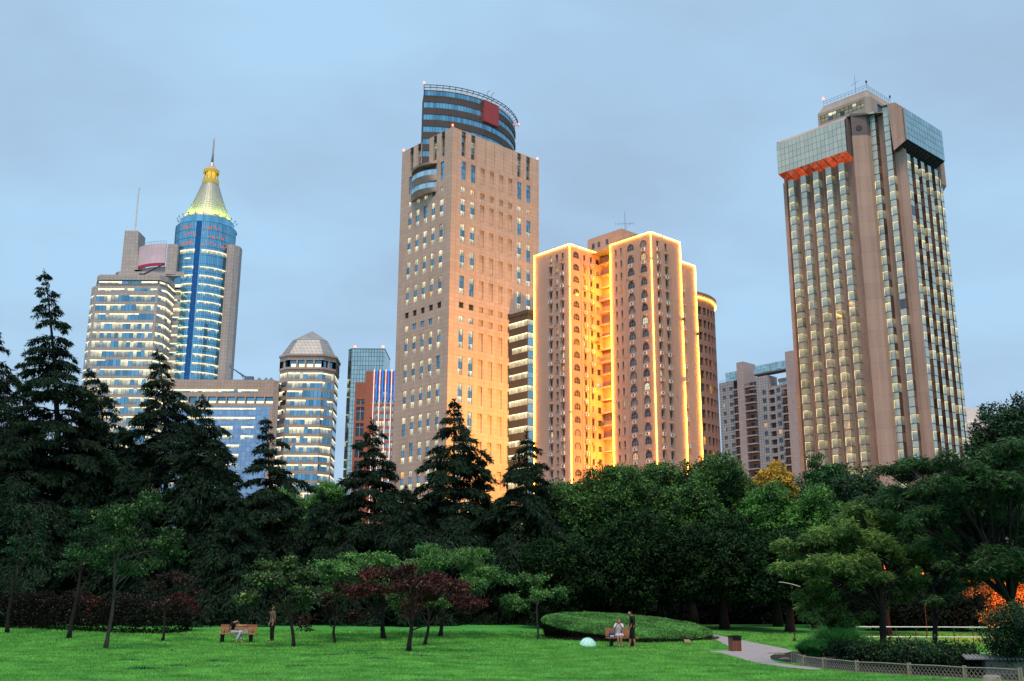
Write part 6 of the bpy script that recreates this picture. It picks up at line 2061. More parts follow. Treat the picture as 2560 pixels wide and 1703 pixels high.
def build_grasses():
    rng = np.random.default_rng(800)
    for (px, py, rx, hh, mt, lab, n) in ((2098, 1640, 70, 1.15, 'reed', 'tall fountain grass clump with arching bright blades, the biggest of three', 4200),
                                         (2030, 1642, 46, 0.62, 'reed', 'low fountain grass clump beside the path end of the bamboo fence', 2600),
                                         (2125, 1655, 42, 0.55, 'reed_b', 'bluish grass clump between the bamboo fence and the tallest grass', 2400)):
        b = ground(px, py)
        R_ = rx * b.y / F_PX
        a = rng.random(n) * 6.2832; r_ = np.sqrt(rng.random(n)) * R_ * 0.45
        o = np.stack([r_ * np.cos(a), r_ * np.sin(a), np.zeros(n)], 1)
        az = a + rng.normal(size=n) * 0.6
        lean = rng.uniform(0.15, 1.05, n) * (0.35 + r_ / (R_ * 0.45))
        Lb = hh * rng.uniform(0.7, 1.25, n)
        Vs, Ss = [], []
        prev = o
        nseg = 4
        w = rng.uniform(0.018, 0.042, n)
        sd = np.stack([-np.sin(az), np.cos(az), np.zeros(n)], 1)
        tone = rng.random(n)
        for s_ in range(nseg):
            t = (s_ + 1) / nseg
            h_ = np.stack([np.cos(az), np.sin(az), np.zeros(n)], 1) * (lean * Lb * t ** 1.4 * 0.8)[:, None]
            cur = o + h_
            cur[:, 2] += Lb * (t - 0.42 * lean * t ** 2.2)
            w0, w1 = w * (1 - 0.9 * (t - 1 / nseg)), w * (1 - 0.9 * t)
            Vs.append(np.stack([prev - sd * w0[:, None], prev + sd * w0[:, None], cur + sd * w1[:, None], cur - sd * w1[:, None]], 1))
            Ss.append(tone ** 1.5 * 0.85 + 0.3 * t - 0.1)
            prev = cur
        me = quads_mesh('ornamental_grass', np.concatenate(Vs), np.concatenate(Ss), M[mt])
        ob = add_obj('ornamental_grass', me); ob.location = b
        tag(ob, lab, 'ornamental grass', 'ornamental grass clumps behind the bamboo fence')
    # shrub bed behind the fence: separate shrubs
    for i, (px, py, rx, hh, mt) in enumerate(((2175, 1662, 52, 0.72, 'camphor_k'), (2255, 1672, 55, 0.80, 'maple_d'), (2330, 1680, 58, 0.80, 'maple_d'), (2405, 1688, 60, 0.78, 'maple_d'), (2462, 1692, 36, 0.6, 'camphor_k'))):
        b = ground(px, py) + Vector((0, 0.9, 0)); R_ = rx * b.y / F_PX
        lob = [(rng.normal() * R_ * 0.5, rng.normal() * 0.2, hh * rng.uniform(0.3, 0.72), R_ * 0.5, R_ * 0.5, hh * 0.32) for _ in range(9)]
        V, S = blob_leaves(lob, rng, 800, 0.085, 0.045, 0.1)
        mi = (rng.random(len(V)) < 0.05).astype(np.int32) * (V[:, 0, 2] > hh * 0.72)
        o = add_obj('shrub', quads_mesh('shrub', V, S * 0.8, [M[mt], M['peach']], mi)); o.location = b
        tag(o, ['dark shrub at the foot of the narrow leaved tree', 'green shrub right of the narrow leaved tree trunk behind the bamboo fence', 'flower tipped green shrub in the middle of the bed behind the bamboo fence', 'green shrub next to the stone wall behind the bamboo fence', 'dark low shrub touching the stone wall'][i], 'shrub', 'shrubs in the bed behind the bamboo fence')
    # dark mass behind the rail on the right
    for i, (px, py, rx, hh) in enumerate(((2230, 1533, 120, 2.2), (2380, 1534, 150, 2.6), (2540, 1534, 120, 2.4))):
        b = Vector((atY(px, py, 66).x, 66, 0.6)); R_ = rx * 66 / F_PX
        lob = [(rng.normal() * R_ * 0.6, rng.normal() * 0.5, hh * rng.uniform(0.2, 0.62), R_ * 0.45, R_ * 0.4, hh * 0.3) for _ in range(10)]
        V, S = blob_leaves(lob, rng, 90, 0.2, 0.1, 0.1)
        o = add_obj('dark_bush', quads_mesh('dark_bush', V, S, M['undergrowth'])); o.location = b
        tag(o, ['dark bush beyond the white handrail, behind the narrow leaved trunk', 'dark bush beyond the middle of the white handrail', 'dark bush beyond the right end of the white handrail'][i], 'bush', 'dark bushes beyond the white handrail')
    # lawn blades
    n = 420000
    yy = 23.0 * (62 / 23.0) ** (rng.random(n))
    xx = rng.uniform(-0.53, 0.53, n) * yy
    keep = np.array([lawn_mask(a, b) for a, b in zip(xx, yy)])
    xx, yy = xx[keep], yy[keep]; n = len(xx)
    zz = 0.75 * np.clip((yy - 45) / 30, 0, 1) ** 2 * (3 - 2 * np.clip((yy - 45) / 30, 0, 1))
    sz = np.clip(yy / 30, 0.8, 2.0)
    C = np.stack([xx, yy, zz], 1)
    pn = 0.5 + 0.25 * np.sin(xx * 0.9 + 2 * np.sin(yy * 0.35)) * np.sin(yy * 0.6 + 1.3 * np.sin(xx * 0.3)) + 0.12 * np.sin(xx * 2.7 + yy * 1.9)
    D = rng.normal(size=(n, 3)) * 0.42 + np.array([0, 0, 1])
    V = leafV(C, D, rng.uniform(0.03, 0.075, n) * sz * (0.8 + 0.4 * pn), rng.uniform(0.014, 0.034, n) * sz, rng)
    o = add_obj('grass', quads_mesh('grass', V, 0.12 + pn * 0.5 + rng.random(n) * 0.40, M['blade']))
    tag(o, 'bright green mown grass blades covering the lawn', None, None, 'stuff')
    # darker untidy tufts
    n = 3000
    cs = [ground(x, y) for x, y in ((540, 1655), (330, 1653), (355, 1674), (445, 1667), (745, 1668), (915, 1637), (945, 1649), (960, 1652), (1060, 1643), (835, 1640), (1130, 1630))]
    k = rng.integers(0, len(cs), n)
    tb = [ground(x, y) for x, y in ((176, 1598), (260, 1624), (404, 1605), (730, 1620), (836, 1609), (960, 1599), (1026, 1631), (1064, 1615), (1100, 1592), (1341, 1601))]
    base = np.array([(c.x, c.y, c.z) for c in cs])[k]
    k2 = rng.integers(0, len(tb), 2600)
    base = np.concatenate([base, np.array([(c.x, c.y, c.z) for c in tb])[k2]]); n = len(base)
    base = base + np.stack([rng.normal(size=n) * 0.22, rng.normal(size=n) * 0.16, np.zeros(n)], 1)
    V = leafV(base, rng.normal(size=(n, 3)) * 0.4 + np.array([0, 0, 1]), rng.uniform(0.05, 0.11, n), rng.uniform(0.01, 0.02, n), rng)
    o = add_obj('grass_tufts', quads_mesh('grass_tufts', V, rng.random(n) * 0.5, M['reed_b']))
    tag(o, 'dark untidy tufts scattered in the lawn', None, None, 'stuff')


PATH_PX = [(1762, 1583), (1830, 1597), (1900, 1611), (1960, 1623), (1982, 1630), (1968, 1634), (1938, 1637), (1925, 1643), (1928, 1652), (1945, 1660), (1985, 1666), (2030, 1671), (2062, 1677), (2030, 1677.5), (1990, 1674), (1950, 1669), (1905, 1662), (1870, 1655), (1845, 1647), (1815, 1638.5), (1785, 1633.5), (1745, 1631), (1790, 1629.5), (1826, 1628.5), (1840, 1626), (1822, 1618), (1795, 1604), (1770, 1592)]
PATH_XY = None


def in_poly(x, y, poly):
    c = False
    j = len(poly) - 1
    for i in range(len(poly)):
        (x0, y0), (x1, y1) = poly[i], poly[j]
        if (y0 > y) != (y1 > y) and x < (x1 - x0) * (y - y0) / (y1 - y0) + x0: c = not c
        j = i
    return c


FENCE_PX = [(1990, 1660), (2012, 1667.5), (2061, 1674.5), (2144, 1683.5), (2275, 1691.5), (2414, 1700), (2553, 1707)]


def lawn_mask(x, y):
    if 0 < x < 14 and 28 < y < 63 and in_poly(x, y, PATH_XY): return False
    if ((x - 6.12) / 4.5) ** 2 + ((y - 58) / 5.05) ** 2 < 1: return False
    if 8.3 < x and FENCE_FN(x) + 0.1 < y < 48: return False
    return True


def FENCE_FN(x):
    xs = [p.x for p in FENCE_XY]; ys = [p.y for p in FENCE_XY]
    return float(np.interp(x, xs, ys))


def build_ground():
    global PATH_XY, FENCE_XY
    PATH_XY = [tuple(ground(x, y)[:2]) for x, y in PATH_PX]
    FENCE_XY = [ground(x, y) for x, y in FENCE_PX]
    # lawn and surrounding ground: one big sheet
    me = bpy.data.meshes.new('ground')
    xs = np.concatenate([[-900, -300, -120], np.linspace(-70, 70, 57), [120, 300, 900]])
    ys = np.concatenate([[-200, -50, 0], np.linspace(8, 100, 93), [150, 300, 600, 1500, 3000]])
    v = [(x, y, terrain(x, y) if y < 100 else 0.75) for y in ys for x in xs]
    nx = len(xs)
    f = [(j * nx + i, j * nx + i + 1, (j + 1) * nx + i + 1, (j + 1) * nx + i) for j in range(len(ys) - 1) for i in range(nx - 1)]
    me.from_pydata(v, [], f)
    me.polygons.foreach_set('use_smooth', [True] * len(f))
    m, nt, out = nodes('lawn_ground')
    p = nn(nt, 'BsdfPrincipled', Roughness=0.9); p.inputs['Specular IOR Level'].default_value = 0.1
    oc = objc(nt)
    sp = nt.nodes.new('ShaderNodeSeparateXYZ'); lk(nt, oc, sp.inputs[0])
    n1 = noise(nt, 0.45, 5, oc); n2 = noise(nt, 9.0, 5, oc)
    g = mixc(nt, ramp(nt, n1, 0.3, 0.7), (0.036, 0.24, 0.048), (0.085, 0.36, 0.075))
    g = mixc(nt, ramp(nt, n2, 0.35, 0.65, 0, 0.55), g, (0.012, 0.13, 0.02))
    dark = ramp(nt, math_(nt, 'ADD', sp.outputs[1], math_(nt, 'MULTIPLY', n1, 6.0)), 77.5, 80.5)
    g = mixc(nt, dark, g, (0.006, 0.012, 0.006))  # shade under the trees put into the ground colour
    lk(nt, g, p.inputs['Base Color'])
    b = nn(nt, 'Bump', Strength=0.5, Distance=0.03); lk(nt, n2, b.inputs['Height']); lk(nt, b.outputs[0], p.inputs['Normal'])
    lk(nt, p.outputs[0], out.inputs[0])
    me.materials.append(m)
    o = add_obj('ground', me); tag(o, None, None, None, 'structure')
    # path
    pm, nt, out = nodes('stone_path')
    p = nn(nt, 'BsdfPrincipled', Roughness=0.8)
    oc = objc(nt)
    br = nn(nt, 'TexBrick', Scale=1.0, **{})
    br.inputs['Color1'].default_value = (0.31, 0.325, 0.36, 1); br.inputs['Color2'].default_value = (0.26, 0.275, 0.305, 1); br.inputs['Mortar'].default_value = (0.12, 0.12, 0.12, 1)
    br.inputs['Brick Width'].default_value = 0.4; br.inputs['Row Height'].default_value = 0.2; br.inputs['Mortar Size'].default_value = 0.008
    lk(nt, oc, br.inputs['Vector'])
    c = mixc(nt, ramp(nt, noise(nt, 2.0, 5, oc), 0.3, 0.7, 0, 0.35), br.outputs[0], (0.15, 0.15, 0.15))
    lk(nt, c, p.inputs['Base Color']); lk(nt, p.outputs[0], out.inputs[0])
    bm = bmesh.new()
    vs = [bm.verts.new((x, y, terrain(x, y) + 0.035)) for x, y in PATH_XY]
    bm.faces.new(vs)
    bmesh.ops.triangulate(bm, faces=bm.faces[:])
    bmesh.ops.subdivide_edges(bm, edges=bm.edges[:], cuts=3, use_grid_fill=True)
    for vv in bm.verts: vv.co.z = terrain(vv.co.x, vv.co.y) + 0.035
    me = bpy.data.meshes.new('path'); bm.to_mesh(me); bm.free(); me.materials.append(pm)
    tag(add_obj('path', me), None, None, None, 'structure')
    # bare planting bed behind the fence
    bed = [(p.x, p.y + 0.12) for p in FENCE_XY] + [(19, 40), (16, 47), (11.0, 46), (9.3, 40)]
    bm = bmesh.new()
    bm.faces.new([bm.verts.new((x, y, terrain(x, y) + 0.012)) for x, y in bed])
    bmesh.ops.triangulate(bm, faces=bm.faces[:])
    me = bpy.data.meshes.new('planting_bed'); bm.to_mesh(me); bm.free(); me.materials.append(M['soil'])
    tag(add_obj('planting_bed', me), None, None, None, 'structure')


M['hedge_core'] = m_plain('hedge_core', (0.030, 0.085, 0.022), 0.9, 0, 0.4, 6)
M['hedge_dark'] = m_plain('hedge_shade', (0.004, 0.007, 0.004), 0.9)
M['soil'] = m_plain('dark_soil', (0.010, 0.016, 0.008), 0.95, 0, 0.4, 4)
# =================================================================== PARK FURNITURE AND PEOPLE
def m_wood(name, a, b):
    m, nt, out = nodes(name)
    p = nn(nt, 'BsdfPrincipled', Roughness=0.6)
    oc = objc(nt)
    f = noise(nt, 4.0, 6, mapped(nt, oc, (0.8, 8, 8)))
    f2 = attr(nt, 'rnd')
    c = mixc(nt, ramp(nt, math_(nt, 'ADD', f, math_(nt, 'MULTIPLY', f2, 0.4)), 0.35, 1.0), a, b)
    lk(nt, c, p.inputs['Base Color']); lk(nt, p.outputs[0], out.inputs[0])
    return m


M['wood'] = m_wood('bench_wood', (0.26, 0.10, 0.06), (0.44, 0.19, 0.115))
M['binwood'] = m_wood('bin_wood', (0.13, 0.045, 0.03), (0.26, 0.10, 0.06))
M['iron'] = m_plain('cast_iron', (0.018, 0.016, 0.016), 0.55, 0.4)
M['teal'] = m_plain('teal_umbrella_cloth', (0.42, 0.80, 0.74), 0.7, 0, 0.06)
M['ribteal'] = m_plain('teal_seam', (0.12, 0.36, 0.35), 0.7)
M['steel'] = m_plain('steel', (0.5, 0.5, 0.5), 0.35, 0.8)
M['bamboo'] = m_plain('weathered_bamboo', (0.25, 0.225, 0.19), 0.8, 0, 0.35, 9)
M['railwhite'] = m_plain('white_rail', (0.72, 0.74, 0.74), 0.4, 0.0, 0.05, 2, 0.5)
M['rockm'] = m_plain('rock', (0.20, 0.19, 0.18), 0.9, 0, 0.5, 5)
M['stonewall'] = m_plain('pale_garden_wall', (0.15, 0.15, 0.145), 0.9, 0, 0.5, 2.2)
M['tilecap'] = m_plain('grey_tile_cap', (0.18, 0.2, 0.22), 0.6, 0, 0.3, 5)
M['skin'] = m_plain('skin', (0.36, 0.20, 0.135), 0.6, 0, 0.05)
M['hair'] = m_plain('black_hair', (0.008, 0.007, 0.007), 0.9, 0, 0.1, 3, 0.05)
M['hair_b'] = m_plain('reddish_brown_hair', (0.04, 0.014, 0.011), 0.9, 0, 0.1, 3, 0.05)
M['blackcloth'] = m_plain('black_cloth', (0.010, 0.010, 0.012), 0.85, 0, 0.3, 12)
M['jean'] = m_plain('pale_jeans', (0.38, 0.43, 0.52), 0.85, 0, 0.14, 8)
M['jacket'] = m_plain('brown_grey_jacket', (0.115, 0.085, 0.078), 0.9, 0, 0.2, 14)
M['dress'] = m_plain('white_dress', (0.50, 0.56, 0.66), 0.85, 0, 0.08)
M['blueband'] = m_plain('navy_cloth', (0.02, 0.04, 0.14), 0.8)
M['shoe'] = m_plain('brown_shoe', (0.10, 0.05, 0.03), 0.6)
M['greybag'] = m_plain('grey_bag', (0.28, 0.27, 0.26), 0.7, 0, 0.2, 20)
M['paper'] = m_plain('white_paper', (0.8, 0.8, 0.78), 0.8)
M['plaque'] = m_plain('brass_plaque', (0.26, 0.17, 0.10), 0.5, 0.3)
M['eye'] = m_plain('dark_eye', (0.01, 0.01, 0.01), 0.3)


def bev(o, w=0.008):
    b = o.modifiers.new('Bevel', 'BEVEL'); b.width = w; b.segments = 2; b.limit_method = 'ANGLE'
    return o


def build_bench(label, loc, rz, width=1.86):
    t = thing('park_bench', label, 'bench', loc, rz, 'wooden park benches')
    hw = width / 2
    s = MB()
    for i in range(4):
        y = -0.24 + 0.125 * i
        s.box(-hw, hw, y, y + 0.10, 0.40, 0.435)
    bev(s.build('seat', M['wood'], t))
    s = MB()
    for i in range(4):
        z = 0.475 + 0.095 * i; y = 0.25 + 0.022 * i
        s.box(-hw + 0.02, hw - 0.10, y, y + 0.03, z, z + 0.078)
    bev(s.build('backrest', M['wood'], t))
    for x in (-hw + 0.22, hw - 0.28):
        s = MB()
        s.box(x - 0.055, x + 0.055, -0.20, 0.22, 0.345, 0.398)
        s.box(x - 0.06, x + 0.06, -0.10, 0.12, 0.03, 0.344)
        s.box(x - 0.075, x + 0.075, -0.20, 0.22, -0.02, 0.03)
        s.tube([(x, 0.2, 0.38), (x, 0.30, 0.62), (x, 0.36, 0.84)], 0.022, 6)
        bev(s.build('leg', M['iron'], t), 0.006)
    return t


def skin(name, V, E, Rd, mat, parent, sub=1):
    me = bpy.data.meshes.new(name)
    me.from_pydata([tuple(v) for v in V], E, [])
    me.materials.append(mat)
    o = link(bpy.data.objects.new(name, me), parent)
    m = o.modifiers.new('Skin', 'SKIN'); m.use_smooth_shade = True
    for i, r_ in enumerate(Rd):
        sv = me.skin_vertices[0].data[i]
        sv.radius = (r_, r_) if isinstance(r_, float) else r_
        sv.use_root = (i == 0)
    sb = o.modifiers.new('Subdivision', 'SUBSURF'); sb.levels = sub; sb.render_levels = sub
    return o


def hand(V, E, Rd, wrist_i, d, side):
    """palm, four fingers and a thumb grown from the wrist along direction d"""
    d = Vector(d).normalized()
    w = Vector(V[wrist_i])
    sd = Vector(side); sd = (sd - d * sd.dot(d)).normalized()
    cu = d.cross(sd).normalized()
    V.append(w + d * 0.055); Rd.append((0.036, 0.017)); p = len(V) - 1; E.append((wrist_i, p))
    for k, ln in enumerate((0.068, 0.078, 0.072, 0.056)):
        o_ = sd * (-0.027 + 0.018 * k)
        V.append(w + d * 0.095 + o_); Rd.append(0.0085); E.append((p, len(V) - 1))
        V.append(w + d * (0.095 + ln * 0.55) + o_ * 1.05 + cu * 0.012); Rd.append(0.0078); E.append((len(V) - 2, len(V) - 1))
        V.append(w + d * (0.095 + ln * 0.9) + o_ * 1.05 + cu * 0.036); Rd.append(0.0065); E.append((len(V) - 2, len(V) - 1))
    V.append(w + d * 0.055 - sd * 0.045); Rd.append(0.0095); E.append((p, len(V) - 1))
    V.append(w + d * 0.085 - sd * 0.065 + cu * 0.012); Rd.append(0.008); E.append((len(V) - 2, len(V) - 1))


def figure(root, J, skinm, clothes, hairm, hair_len=0.0, bare_feet=False, s=1.0):
    """J: joints pelvis, spine, chest, neck, head, crown, and for l/r: sh, el, wr, hip, kn, an, toe; plus face direction"""
    v = lambda k: Vector(J[k])
    V, E, Rd = [], [], []

    def add(p, r_, prev=None):
        V.append(Vector(p)); Rd.append(r_)
        if prev is not None: E.append((prev, len(V) - 1))
        return len(V) - 1
    lat = (v('sh_r') - v('sh_l')).normalized()
    pe = add(v('pelvis'), 0.125)
    sp_ = add(v('spine'), 0.115, pe)
    ch = add(v('chest'), 0.125, sp_)
    nk = add(v('neck'), 0.052, ch)
    hd, cr = v('head'), v('crown')
    ax = (cr - hd).normalized()
    fdir = Vector(J['face']); fdir = (fdir - ax * fdir.dot(ax)).normalized()
    j1 = add(hd - ax * 0.055 + fdir * 0.02, 0.062, nk)
    h0 = add(hd, (0.083, 0.09), j1)
    h1 = add(hd + ax * 0.055 - fdir * 0.012, (0.084, 0.095), h0)
    h2 = add(cr - ax * 0.02 - fdir * 0.012, 0.055, h1)
    add(hd + fdir * 0.108 - ax * 0.012, 0.012, h0)          # nose
    chn = add(hd - ax * 0.095 + fdir * 0.062, 0.028, j1)     # chin
    for sg in (-1, 1):
        add(hd + lat * sg * 0.092 - fdir * 0.01, 0.012, h0)  # ears
    for q in 'lr':
        a = add(v('sh_' + q), 0.062, ch); b = add(v('el_' + q), 0.043, a)
        m_ = add(v('el_' + q).lerp(v('wr_' + q), 0.5), 0.037, b); c = add(v('wr_' + q), 0.026, m_)
        hand(V, E, Rd, c, v('wr_' + q) - v('el_' + q) if 'hd_' + q not in J else Vector(J['hd_' + q]), fdir)
        a = add(v('hip_' + q), 0.088, pe); t = add(v('hip_' + q).lerp(v('kn_' + q), 0.5), 0.075, a); b = add(v('kn_' + q), 0.055, t)
        cf = add(v('kn_' + q).lerp(v('an_' + q), 0.35), 0.056, b); c = add(v('an_' + q), 0.034, cf)
        f = add(v('an_' + q).lerp(v('toe_' + q), 0.6) - Vector((0, 0, 0.02)), 0.034, c); add(v('toe_' + q), 0.024, f)
    skin('body', V, E, Rd, skinm, root)
    # clothing
    for kind, m in clothes:
        V2_, E2, R2 = [], [], []

        def a2(p, r_, prev=None):
            V2_.append(Vector(p)); R2.append(r_)
            if prev is not None: E2.append((prev, len(V2_) - 1))
            return len(V2_) - 1
        if kind in ('jacket', 'shirt', 'dress'):
            p0 = a2(v('spine'), 0.145); c0 = a2(v('chest'), 0.148, p0); n0 = a2(v('chest').lerp(v('neck'), 0.8), 0.066, c0)
            p1 = a2(v('pelvis'), 0.148, p0)
            if kind == 'jacket': a2(v('pelvis') + (v('pelvis') - v('spine')) * 0.35, 0.150, p1)
            for q in 'lr':
                s_ = a2(v('sh_' + q), 0.078, c0); e = a2(v('el_' + q) if kind == 'jacket' else v('sh_' + q).lerp(v('el_' + q), 0.75), 0.058, s_)
                if kind == 'jacket': a2(v('el_' + q).lerp(v('wr_' + q), 0.92), 0.045, e)
                if kind == 'dress':
                    h_ = a2(v('hip_' + q), 0.110, p1); a2(v('hip_' + q).lerp(v('kn_' + q), 0.55), 0.105, h_)
        elif kind in ('trousers', 'shorts', 'skirt', 'tights'):
            p0 = a2(v('pelvis'), 0.140); a2(v('pelvis').lerp(v('spine'), 0.6), 0.128, p0)
            ends = {'trousers': 1.92, 'shorts': 1.25, 'skirt': 0.45, 'tights': 1.95}[kind]
            k_ = 1.0 if kind != 'tights' else 0.86
            for q in 'lr':
                h_ = a2(v('hip_' + q), 0.105 * k_, p0)
                e1 = min(1.0, ends); t = a2(v('hip_' + q).lerp(v('kn_' + q), e1 * 0.5), 0.094 * k_, h_); kn = a2(v('hip_' + q).lerp(v('kn_' + q), e1), (0.074 if kind != 'skirt' else 0.11) * k_, t)
                if ends > 1:
                    cf = a2(v('kn_' + q).lerp(v('an_' + q), min(0.4, ends - 1)), 0.072 * k_, kn)
                    if ends > 1.5: a2(v('kn_' + q).lerp(v('an_' + q), ends - 1), 0.062 * (k_ if kind != 'tights' else 0.66), cf)
        elif kind == 'shoe':
            for q in 'lr':
                V2_, E2, R2 = [], [], []
                b0 = a2(v('an_' + q) - Vector((0, 0, 0.035)), 0.042); t = a2(v('an_' + q).lerp(v('toe_' + q), 0.6) - Vector((0, 0, 0.025)), 0.043, b0); a2(v('toe_' + q) + (v('toe_' + q) - v('an_' + q)) * 0.08, 0.032, t)
                skin('shoe', V2_, E2, R2, m, root)
            continue
        skin(kind, V2_, E2, R2, m, root)
    # hair: cap over skull and back of the head
    V2_, E2, R2 = [], [], []
    pts = [(cr - ax * 0.02 - fdir * 0.012, (0.10, 0.112)), (hd + ax * 0.05 - fdir * 0.045, (0.118, 0.112)), (hd - ax * 0.03 - fdir * 0.062, 0.088)]
    if hair_len: pts.append((hd - ax * (0.06 + hair_len) - fdir * 0.075, 0.055))
    for i, (p, r_) in enumerate(pts):
        V2_.append(p); R2.append(r_)
        if i: E2.append((i - 1, i))
    skin('hair', V2_, E2, R2, hairm, root)
    for sg in (-1, 1):
        e = MB(); c = hd + ax * 0.012 + fdir * 0.083 + lat * sg * 0.034
        e.lathe([(0.0, -0.008), (0.010, -0.003), (0.010, 0.003), (0.0, 0.008)], 8, 0)
        o = e.build('eye', M['eye'], root); o.location = c


def build_people():
    # left bench with a hunched seated person
    b1 = ground(592, 1608)
    build_bench('wooden slat bench on the left lawn with the hunched person in pale jeans', b1, R(-3))
    p = thing('person', 'person in a black top and pale jeans slumped forward on the left bench', 'person', b1, R(0), 'people in the park')
    J = dict(pelvis=(-0.28, -0.02, 0.52), spine=(-0.31, -0.06, 0.70), chest=(-0.20, -0.12, 0.88), neck=(-0.06, -0.17, 0.955), head=(0.03, -0.19, 0.975), crown=(0.12, -0.20, 0.99), face=(0.25, -0.25, -0.9),
             sh_l=(-0.16, 0.06, 0.93), el_l=(0.08, 0.08, 0.80), wr_l=(0.30, 0.02, 0.80), sh_r=(-0.16, -0.28, 0.90), el_r=(0.10, -0.33, 0.78), wr_r=(0.36, -0.28, 0.80),
             hip_l=(-0.24, 0.06, 0.50), kn_l=(0.22, -0.06, 0.53), an_l=(0.22, -0.22, 0.09), toe_l=(0.42, -0.27, 0.04),
             hip_r=(-0.24, -0.14, 0.50), kn_r=(0.20, -0.24, 0.51), an_r=(0.05, -0.33, 0.09), toe_r=(0.18, -0.42, 0.04))
    figure(p, J, M['skin'], [('shirt', M['blackcloth']), ('trousers', M['jean']), ('shoe', M['shoe'])], M['hair'])
    bag = thing('handbag', 'small grey handbag hanging from the slumped person\'s hand at the left bench', 'handbag', b1 + Vector((0.46, -0.28, 0.44)))
    m = MB()
    m.frustum([(-0.12, -0.05), (0.12, -0.05), (0.12, 0.05), (-0.12, 0.05)], 0, [(-0.09, -0.03), (0.09, -0.03), (0.09, 0.03), (-0.09, 0.03)], 0.20)
    bev(m.build('bag_body', M['greybag'], bag), 0.02)
    m = MB(); m.tube([(-0.07, 0, 0.19), (-0.04, 0, 0.32), (0.0, 0, 0.355), (0.04, 0, 0.32), (0.07, 0, 0.19)], 0.008, 6); m.build('handle', M['iron'], bag)
    # standing woman
    b2 = ground(679, 1609)
    p = thing('person', 'woman standing in a brown grey jacket, dark skirt and black tights beside the left bench', 'person', b2, R(35), 'people in the park')
    J = dict(pelvis=(0, 0, 0.96), spine=(0, 0, 1.12), chest=(0, -0.01, 1.32), neck=(0, 0, 1.47), head=(0, -0.02, 1.575), crown=(0, -0.005, 1.69), face=(-1, 0.25, -0.1),
             sh_l=(-0.02, -0.17, 1.40), el_l=(0.01, -0.23, 1.12), wr_l=(-0.07, -0.22, 0.92), sh_r=(-0.02, 0.17, 1.40), el_r=(0.01, 0.23, 1.12), wr_r=(-0.07, 0.22, 0.92),
             hip_l=(0, -0.09, 0.92), kn_l=(-0.02, -0.11, 0.50), an_l=(0.02, -0.13, 0.085), toe_l=(-0.15, -0.15, 0.03), hip_r=(0, 0.09, 0.92), kn_r=(-0.01, 0.12, 0.50), an_r=(0.03, 0.15, 0.085), toe_r=(-0.14, 0.18, 0.03))
    figure(p, J, M['skin'], [('jacket', M['jacket']), ('skirt', M['blackcloth']), ('tights', M['blackcloth']), ('shoe', M['blackcloth'])], M['hair_b'], 0.10)
    # right bench
    b3 = ground(1556, 1619)
    build_bench('wooden slat bench in front of the round hedge where a woman in white sits', b3, R(8), 1.45)
    q = b3 + Vector((-0.13, -0.02, 0))
    p = thing('person', 'woman in a short white dress sitting on the right bench, hands at her face', 'person', q, R(-18), 'people in the park')
    J = dict(pelvis=(-0.02, 0.05, 0.53), spine=(-0.03, 0.09, 0.70), chest=(-0.03, 0.07, 0.90), neck=(-0.01, 0.05, 1.04), head=(0.0, 0.01, 1.13), crown=(0.0, 0.02, 1.245), face=(0.25, -1, -0.2),
             sh_l=(-0.18, 0.05, 0.98), el_l=(-0.20, -0.13, 0.78), wr_l=(-0.06, -0.20, 0.99), sh_r=(0.13, 0.05, 0.98), el_r=(0.20, -0.13, 0.80), wr_r=(0.08, -0.20, 1.0), hd_l=(0.3, 0.15, 0.8), hd_r=(-0.2, 0.15, 0.8),
             hip_l=(-0.10, 0.0, 0.50), kn_l=(0.02, -0.42, 0.51), an_l=(0.06, -0.40, 0.09), toe_l=(0.10, -0.57, 0.035), hip_r=(0.08, 0.0, 0.50), kn_r=(0.15, -0.40, 0.51), an_r=(0.18, -0.36, 0.09), toe_r=(0.24, -0.52, 0.035))
    figure(p, J, M['skin'], [('dress', M['dress']), ('shoe', M['blackcloth'])], M['hair'], 0.14)
    bag = thing('handbag', 'navy and white handbag lying on the right bench beside the woman in white', 'handbag', b3 + Vector((-0.48, -0.06, 0.437)), R(12))
    m = MB(); m.frustum([(-0.13, -0.07), (0.13, -0.07), (0.13, 0.07), (-0.13, 0.07)], 0, [(-0.10, -0.04), (0.10, -0.04), (0.10, 0.04), (-0.10, 0.04)], 0.20); bev(m.build('bag_body', M['blueband'], bag), 0.02)
    m = MB(); m.box(-0.09, 0.09, -0.078, -0.066, 0.03, 0.10); m.build('bag_panel', M['dress'], bag)
    m = MB(); m.tube([(-0.07, 0, 0.19), (-0.03, 0, 0.29), (0.03, 0, 0.29), (0.07, 0, 0.19)], 0.008, 6); m.build('handle', M['blueband'], bag)
    # standing man in black
    b4 = ground(1580, 1620.5) + Vector((0, -0.05, 0))
    p = thing('person', 'man in black clothes standing with bowed head and bare calves beside the right bench', 'person', b4, R(0), 'people in the park')
    J = dict(pelvis=(0.03, 0, 0.92), spine=(0.05, 0, 1.09), chest=(0.03, 0, 1.28), neck=(-0.02, 0, 1.41), head=(-0.065, -0.01, 1.485), crown=(-0.085, 0, 1.60), face=(-1, -0.1, -0.55),
             sh_l=(0.03, 0.18, 1.35), el_l=(0.05, 0.20, 1.08), wr_l=(-0.12, 0.14, 0.98), sh_r=(0.04, -0.18, 1.35), el_r=(0.10, -0.22, 1.08), wr_r=(-0.04, -0.19, 0.94),
             hip_l=(0.03, 0.09, 0.88), kn_l=(-0.04, 0.10, 0.47), an_l=(-0.10, 0.10, 0.085), toe_l=(-0.26, 0.10, 0.03), hip_r=(0.03, -0.09, 0.88), kn_r=(0.06, -0.10, 0.47), an_r=(0.14, -0.10, 0.085), toe_r=(-0.01, -0.13, 0.03))
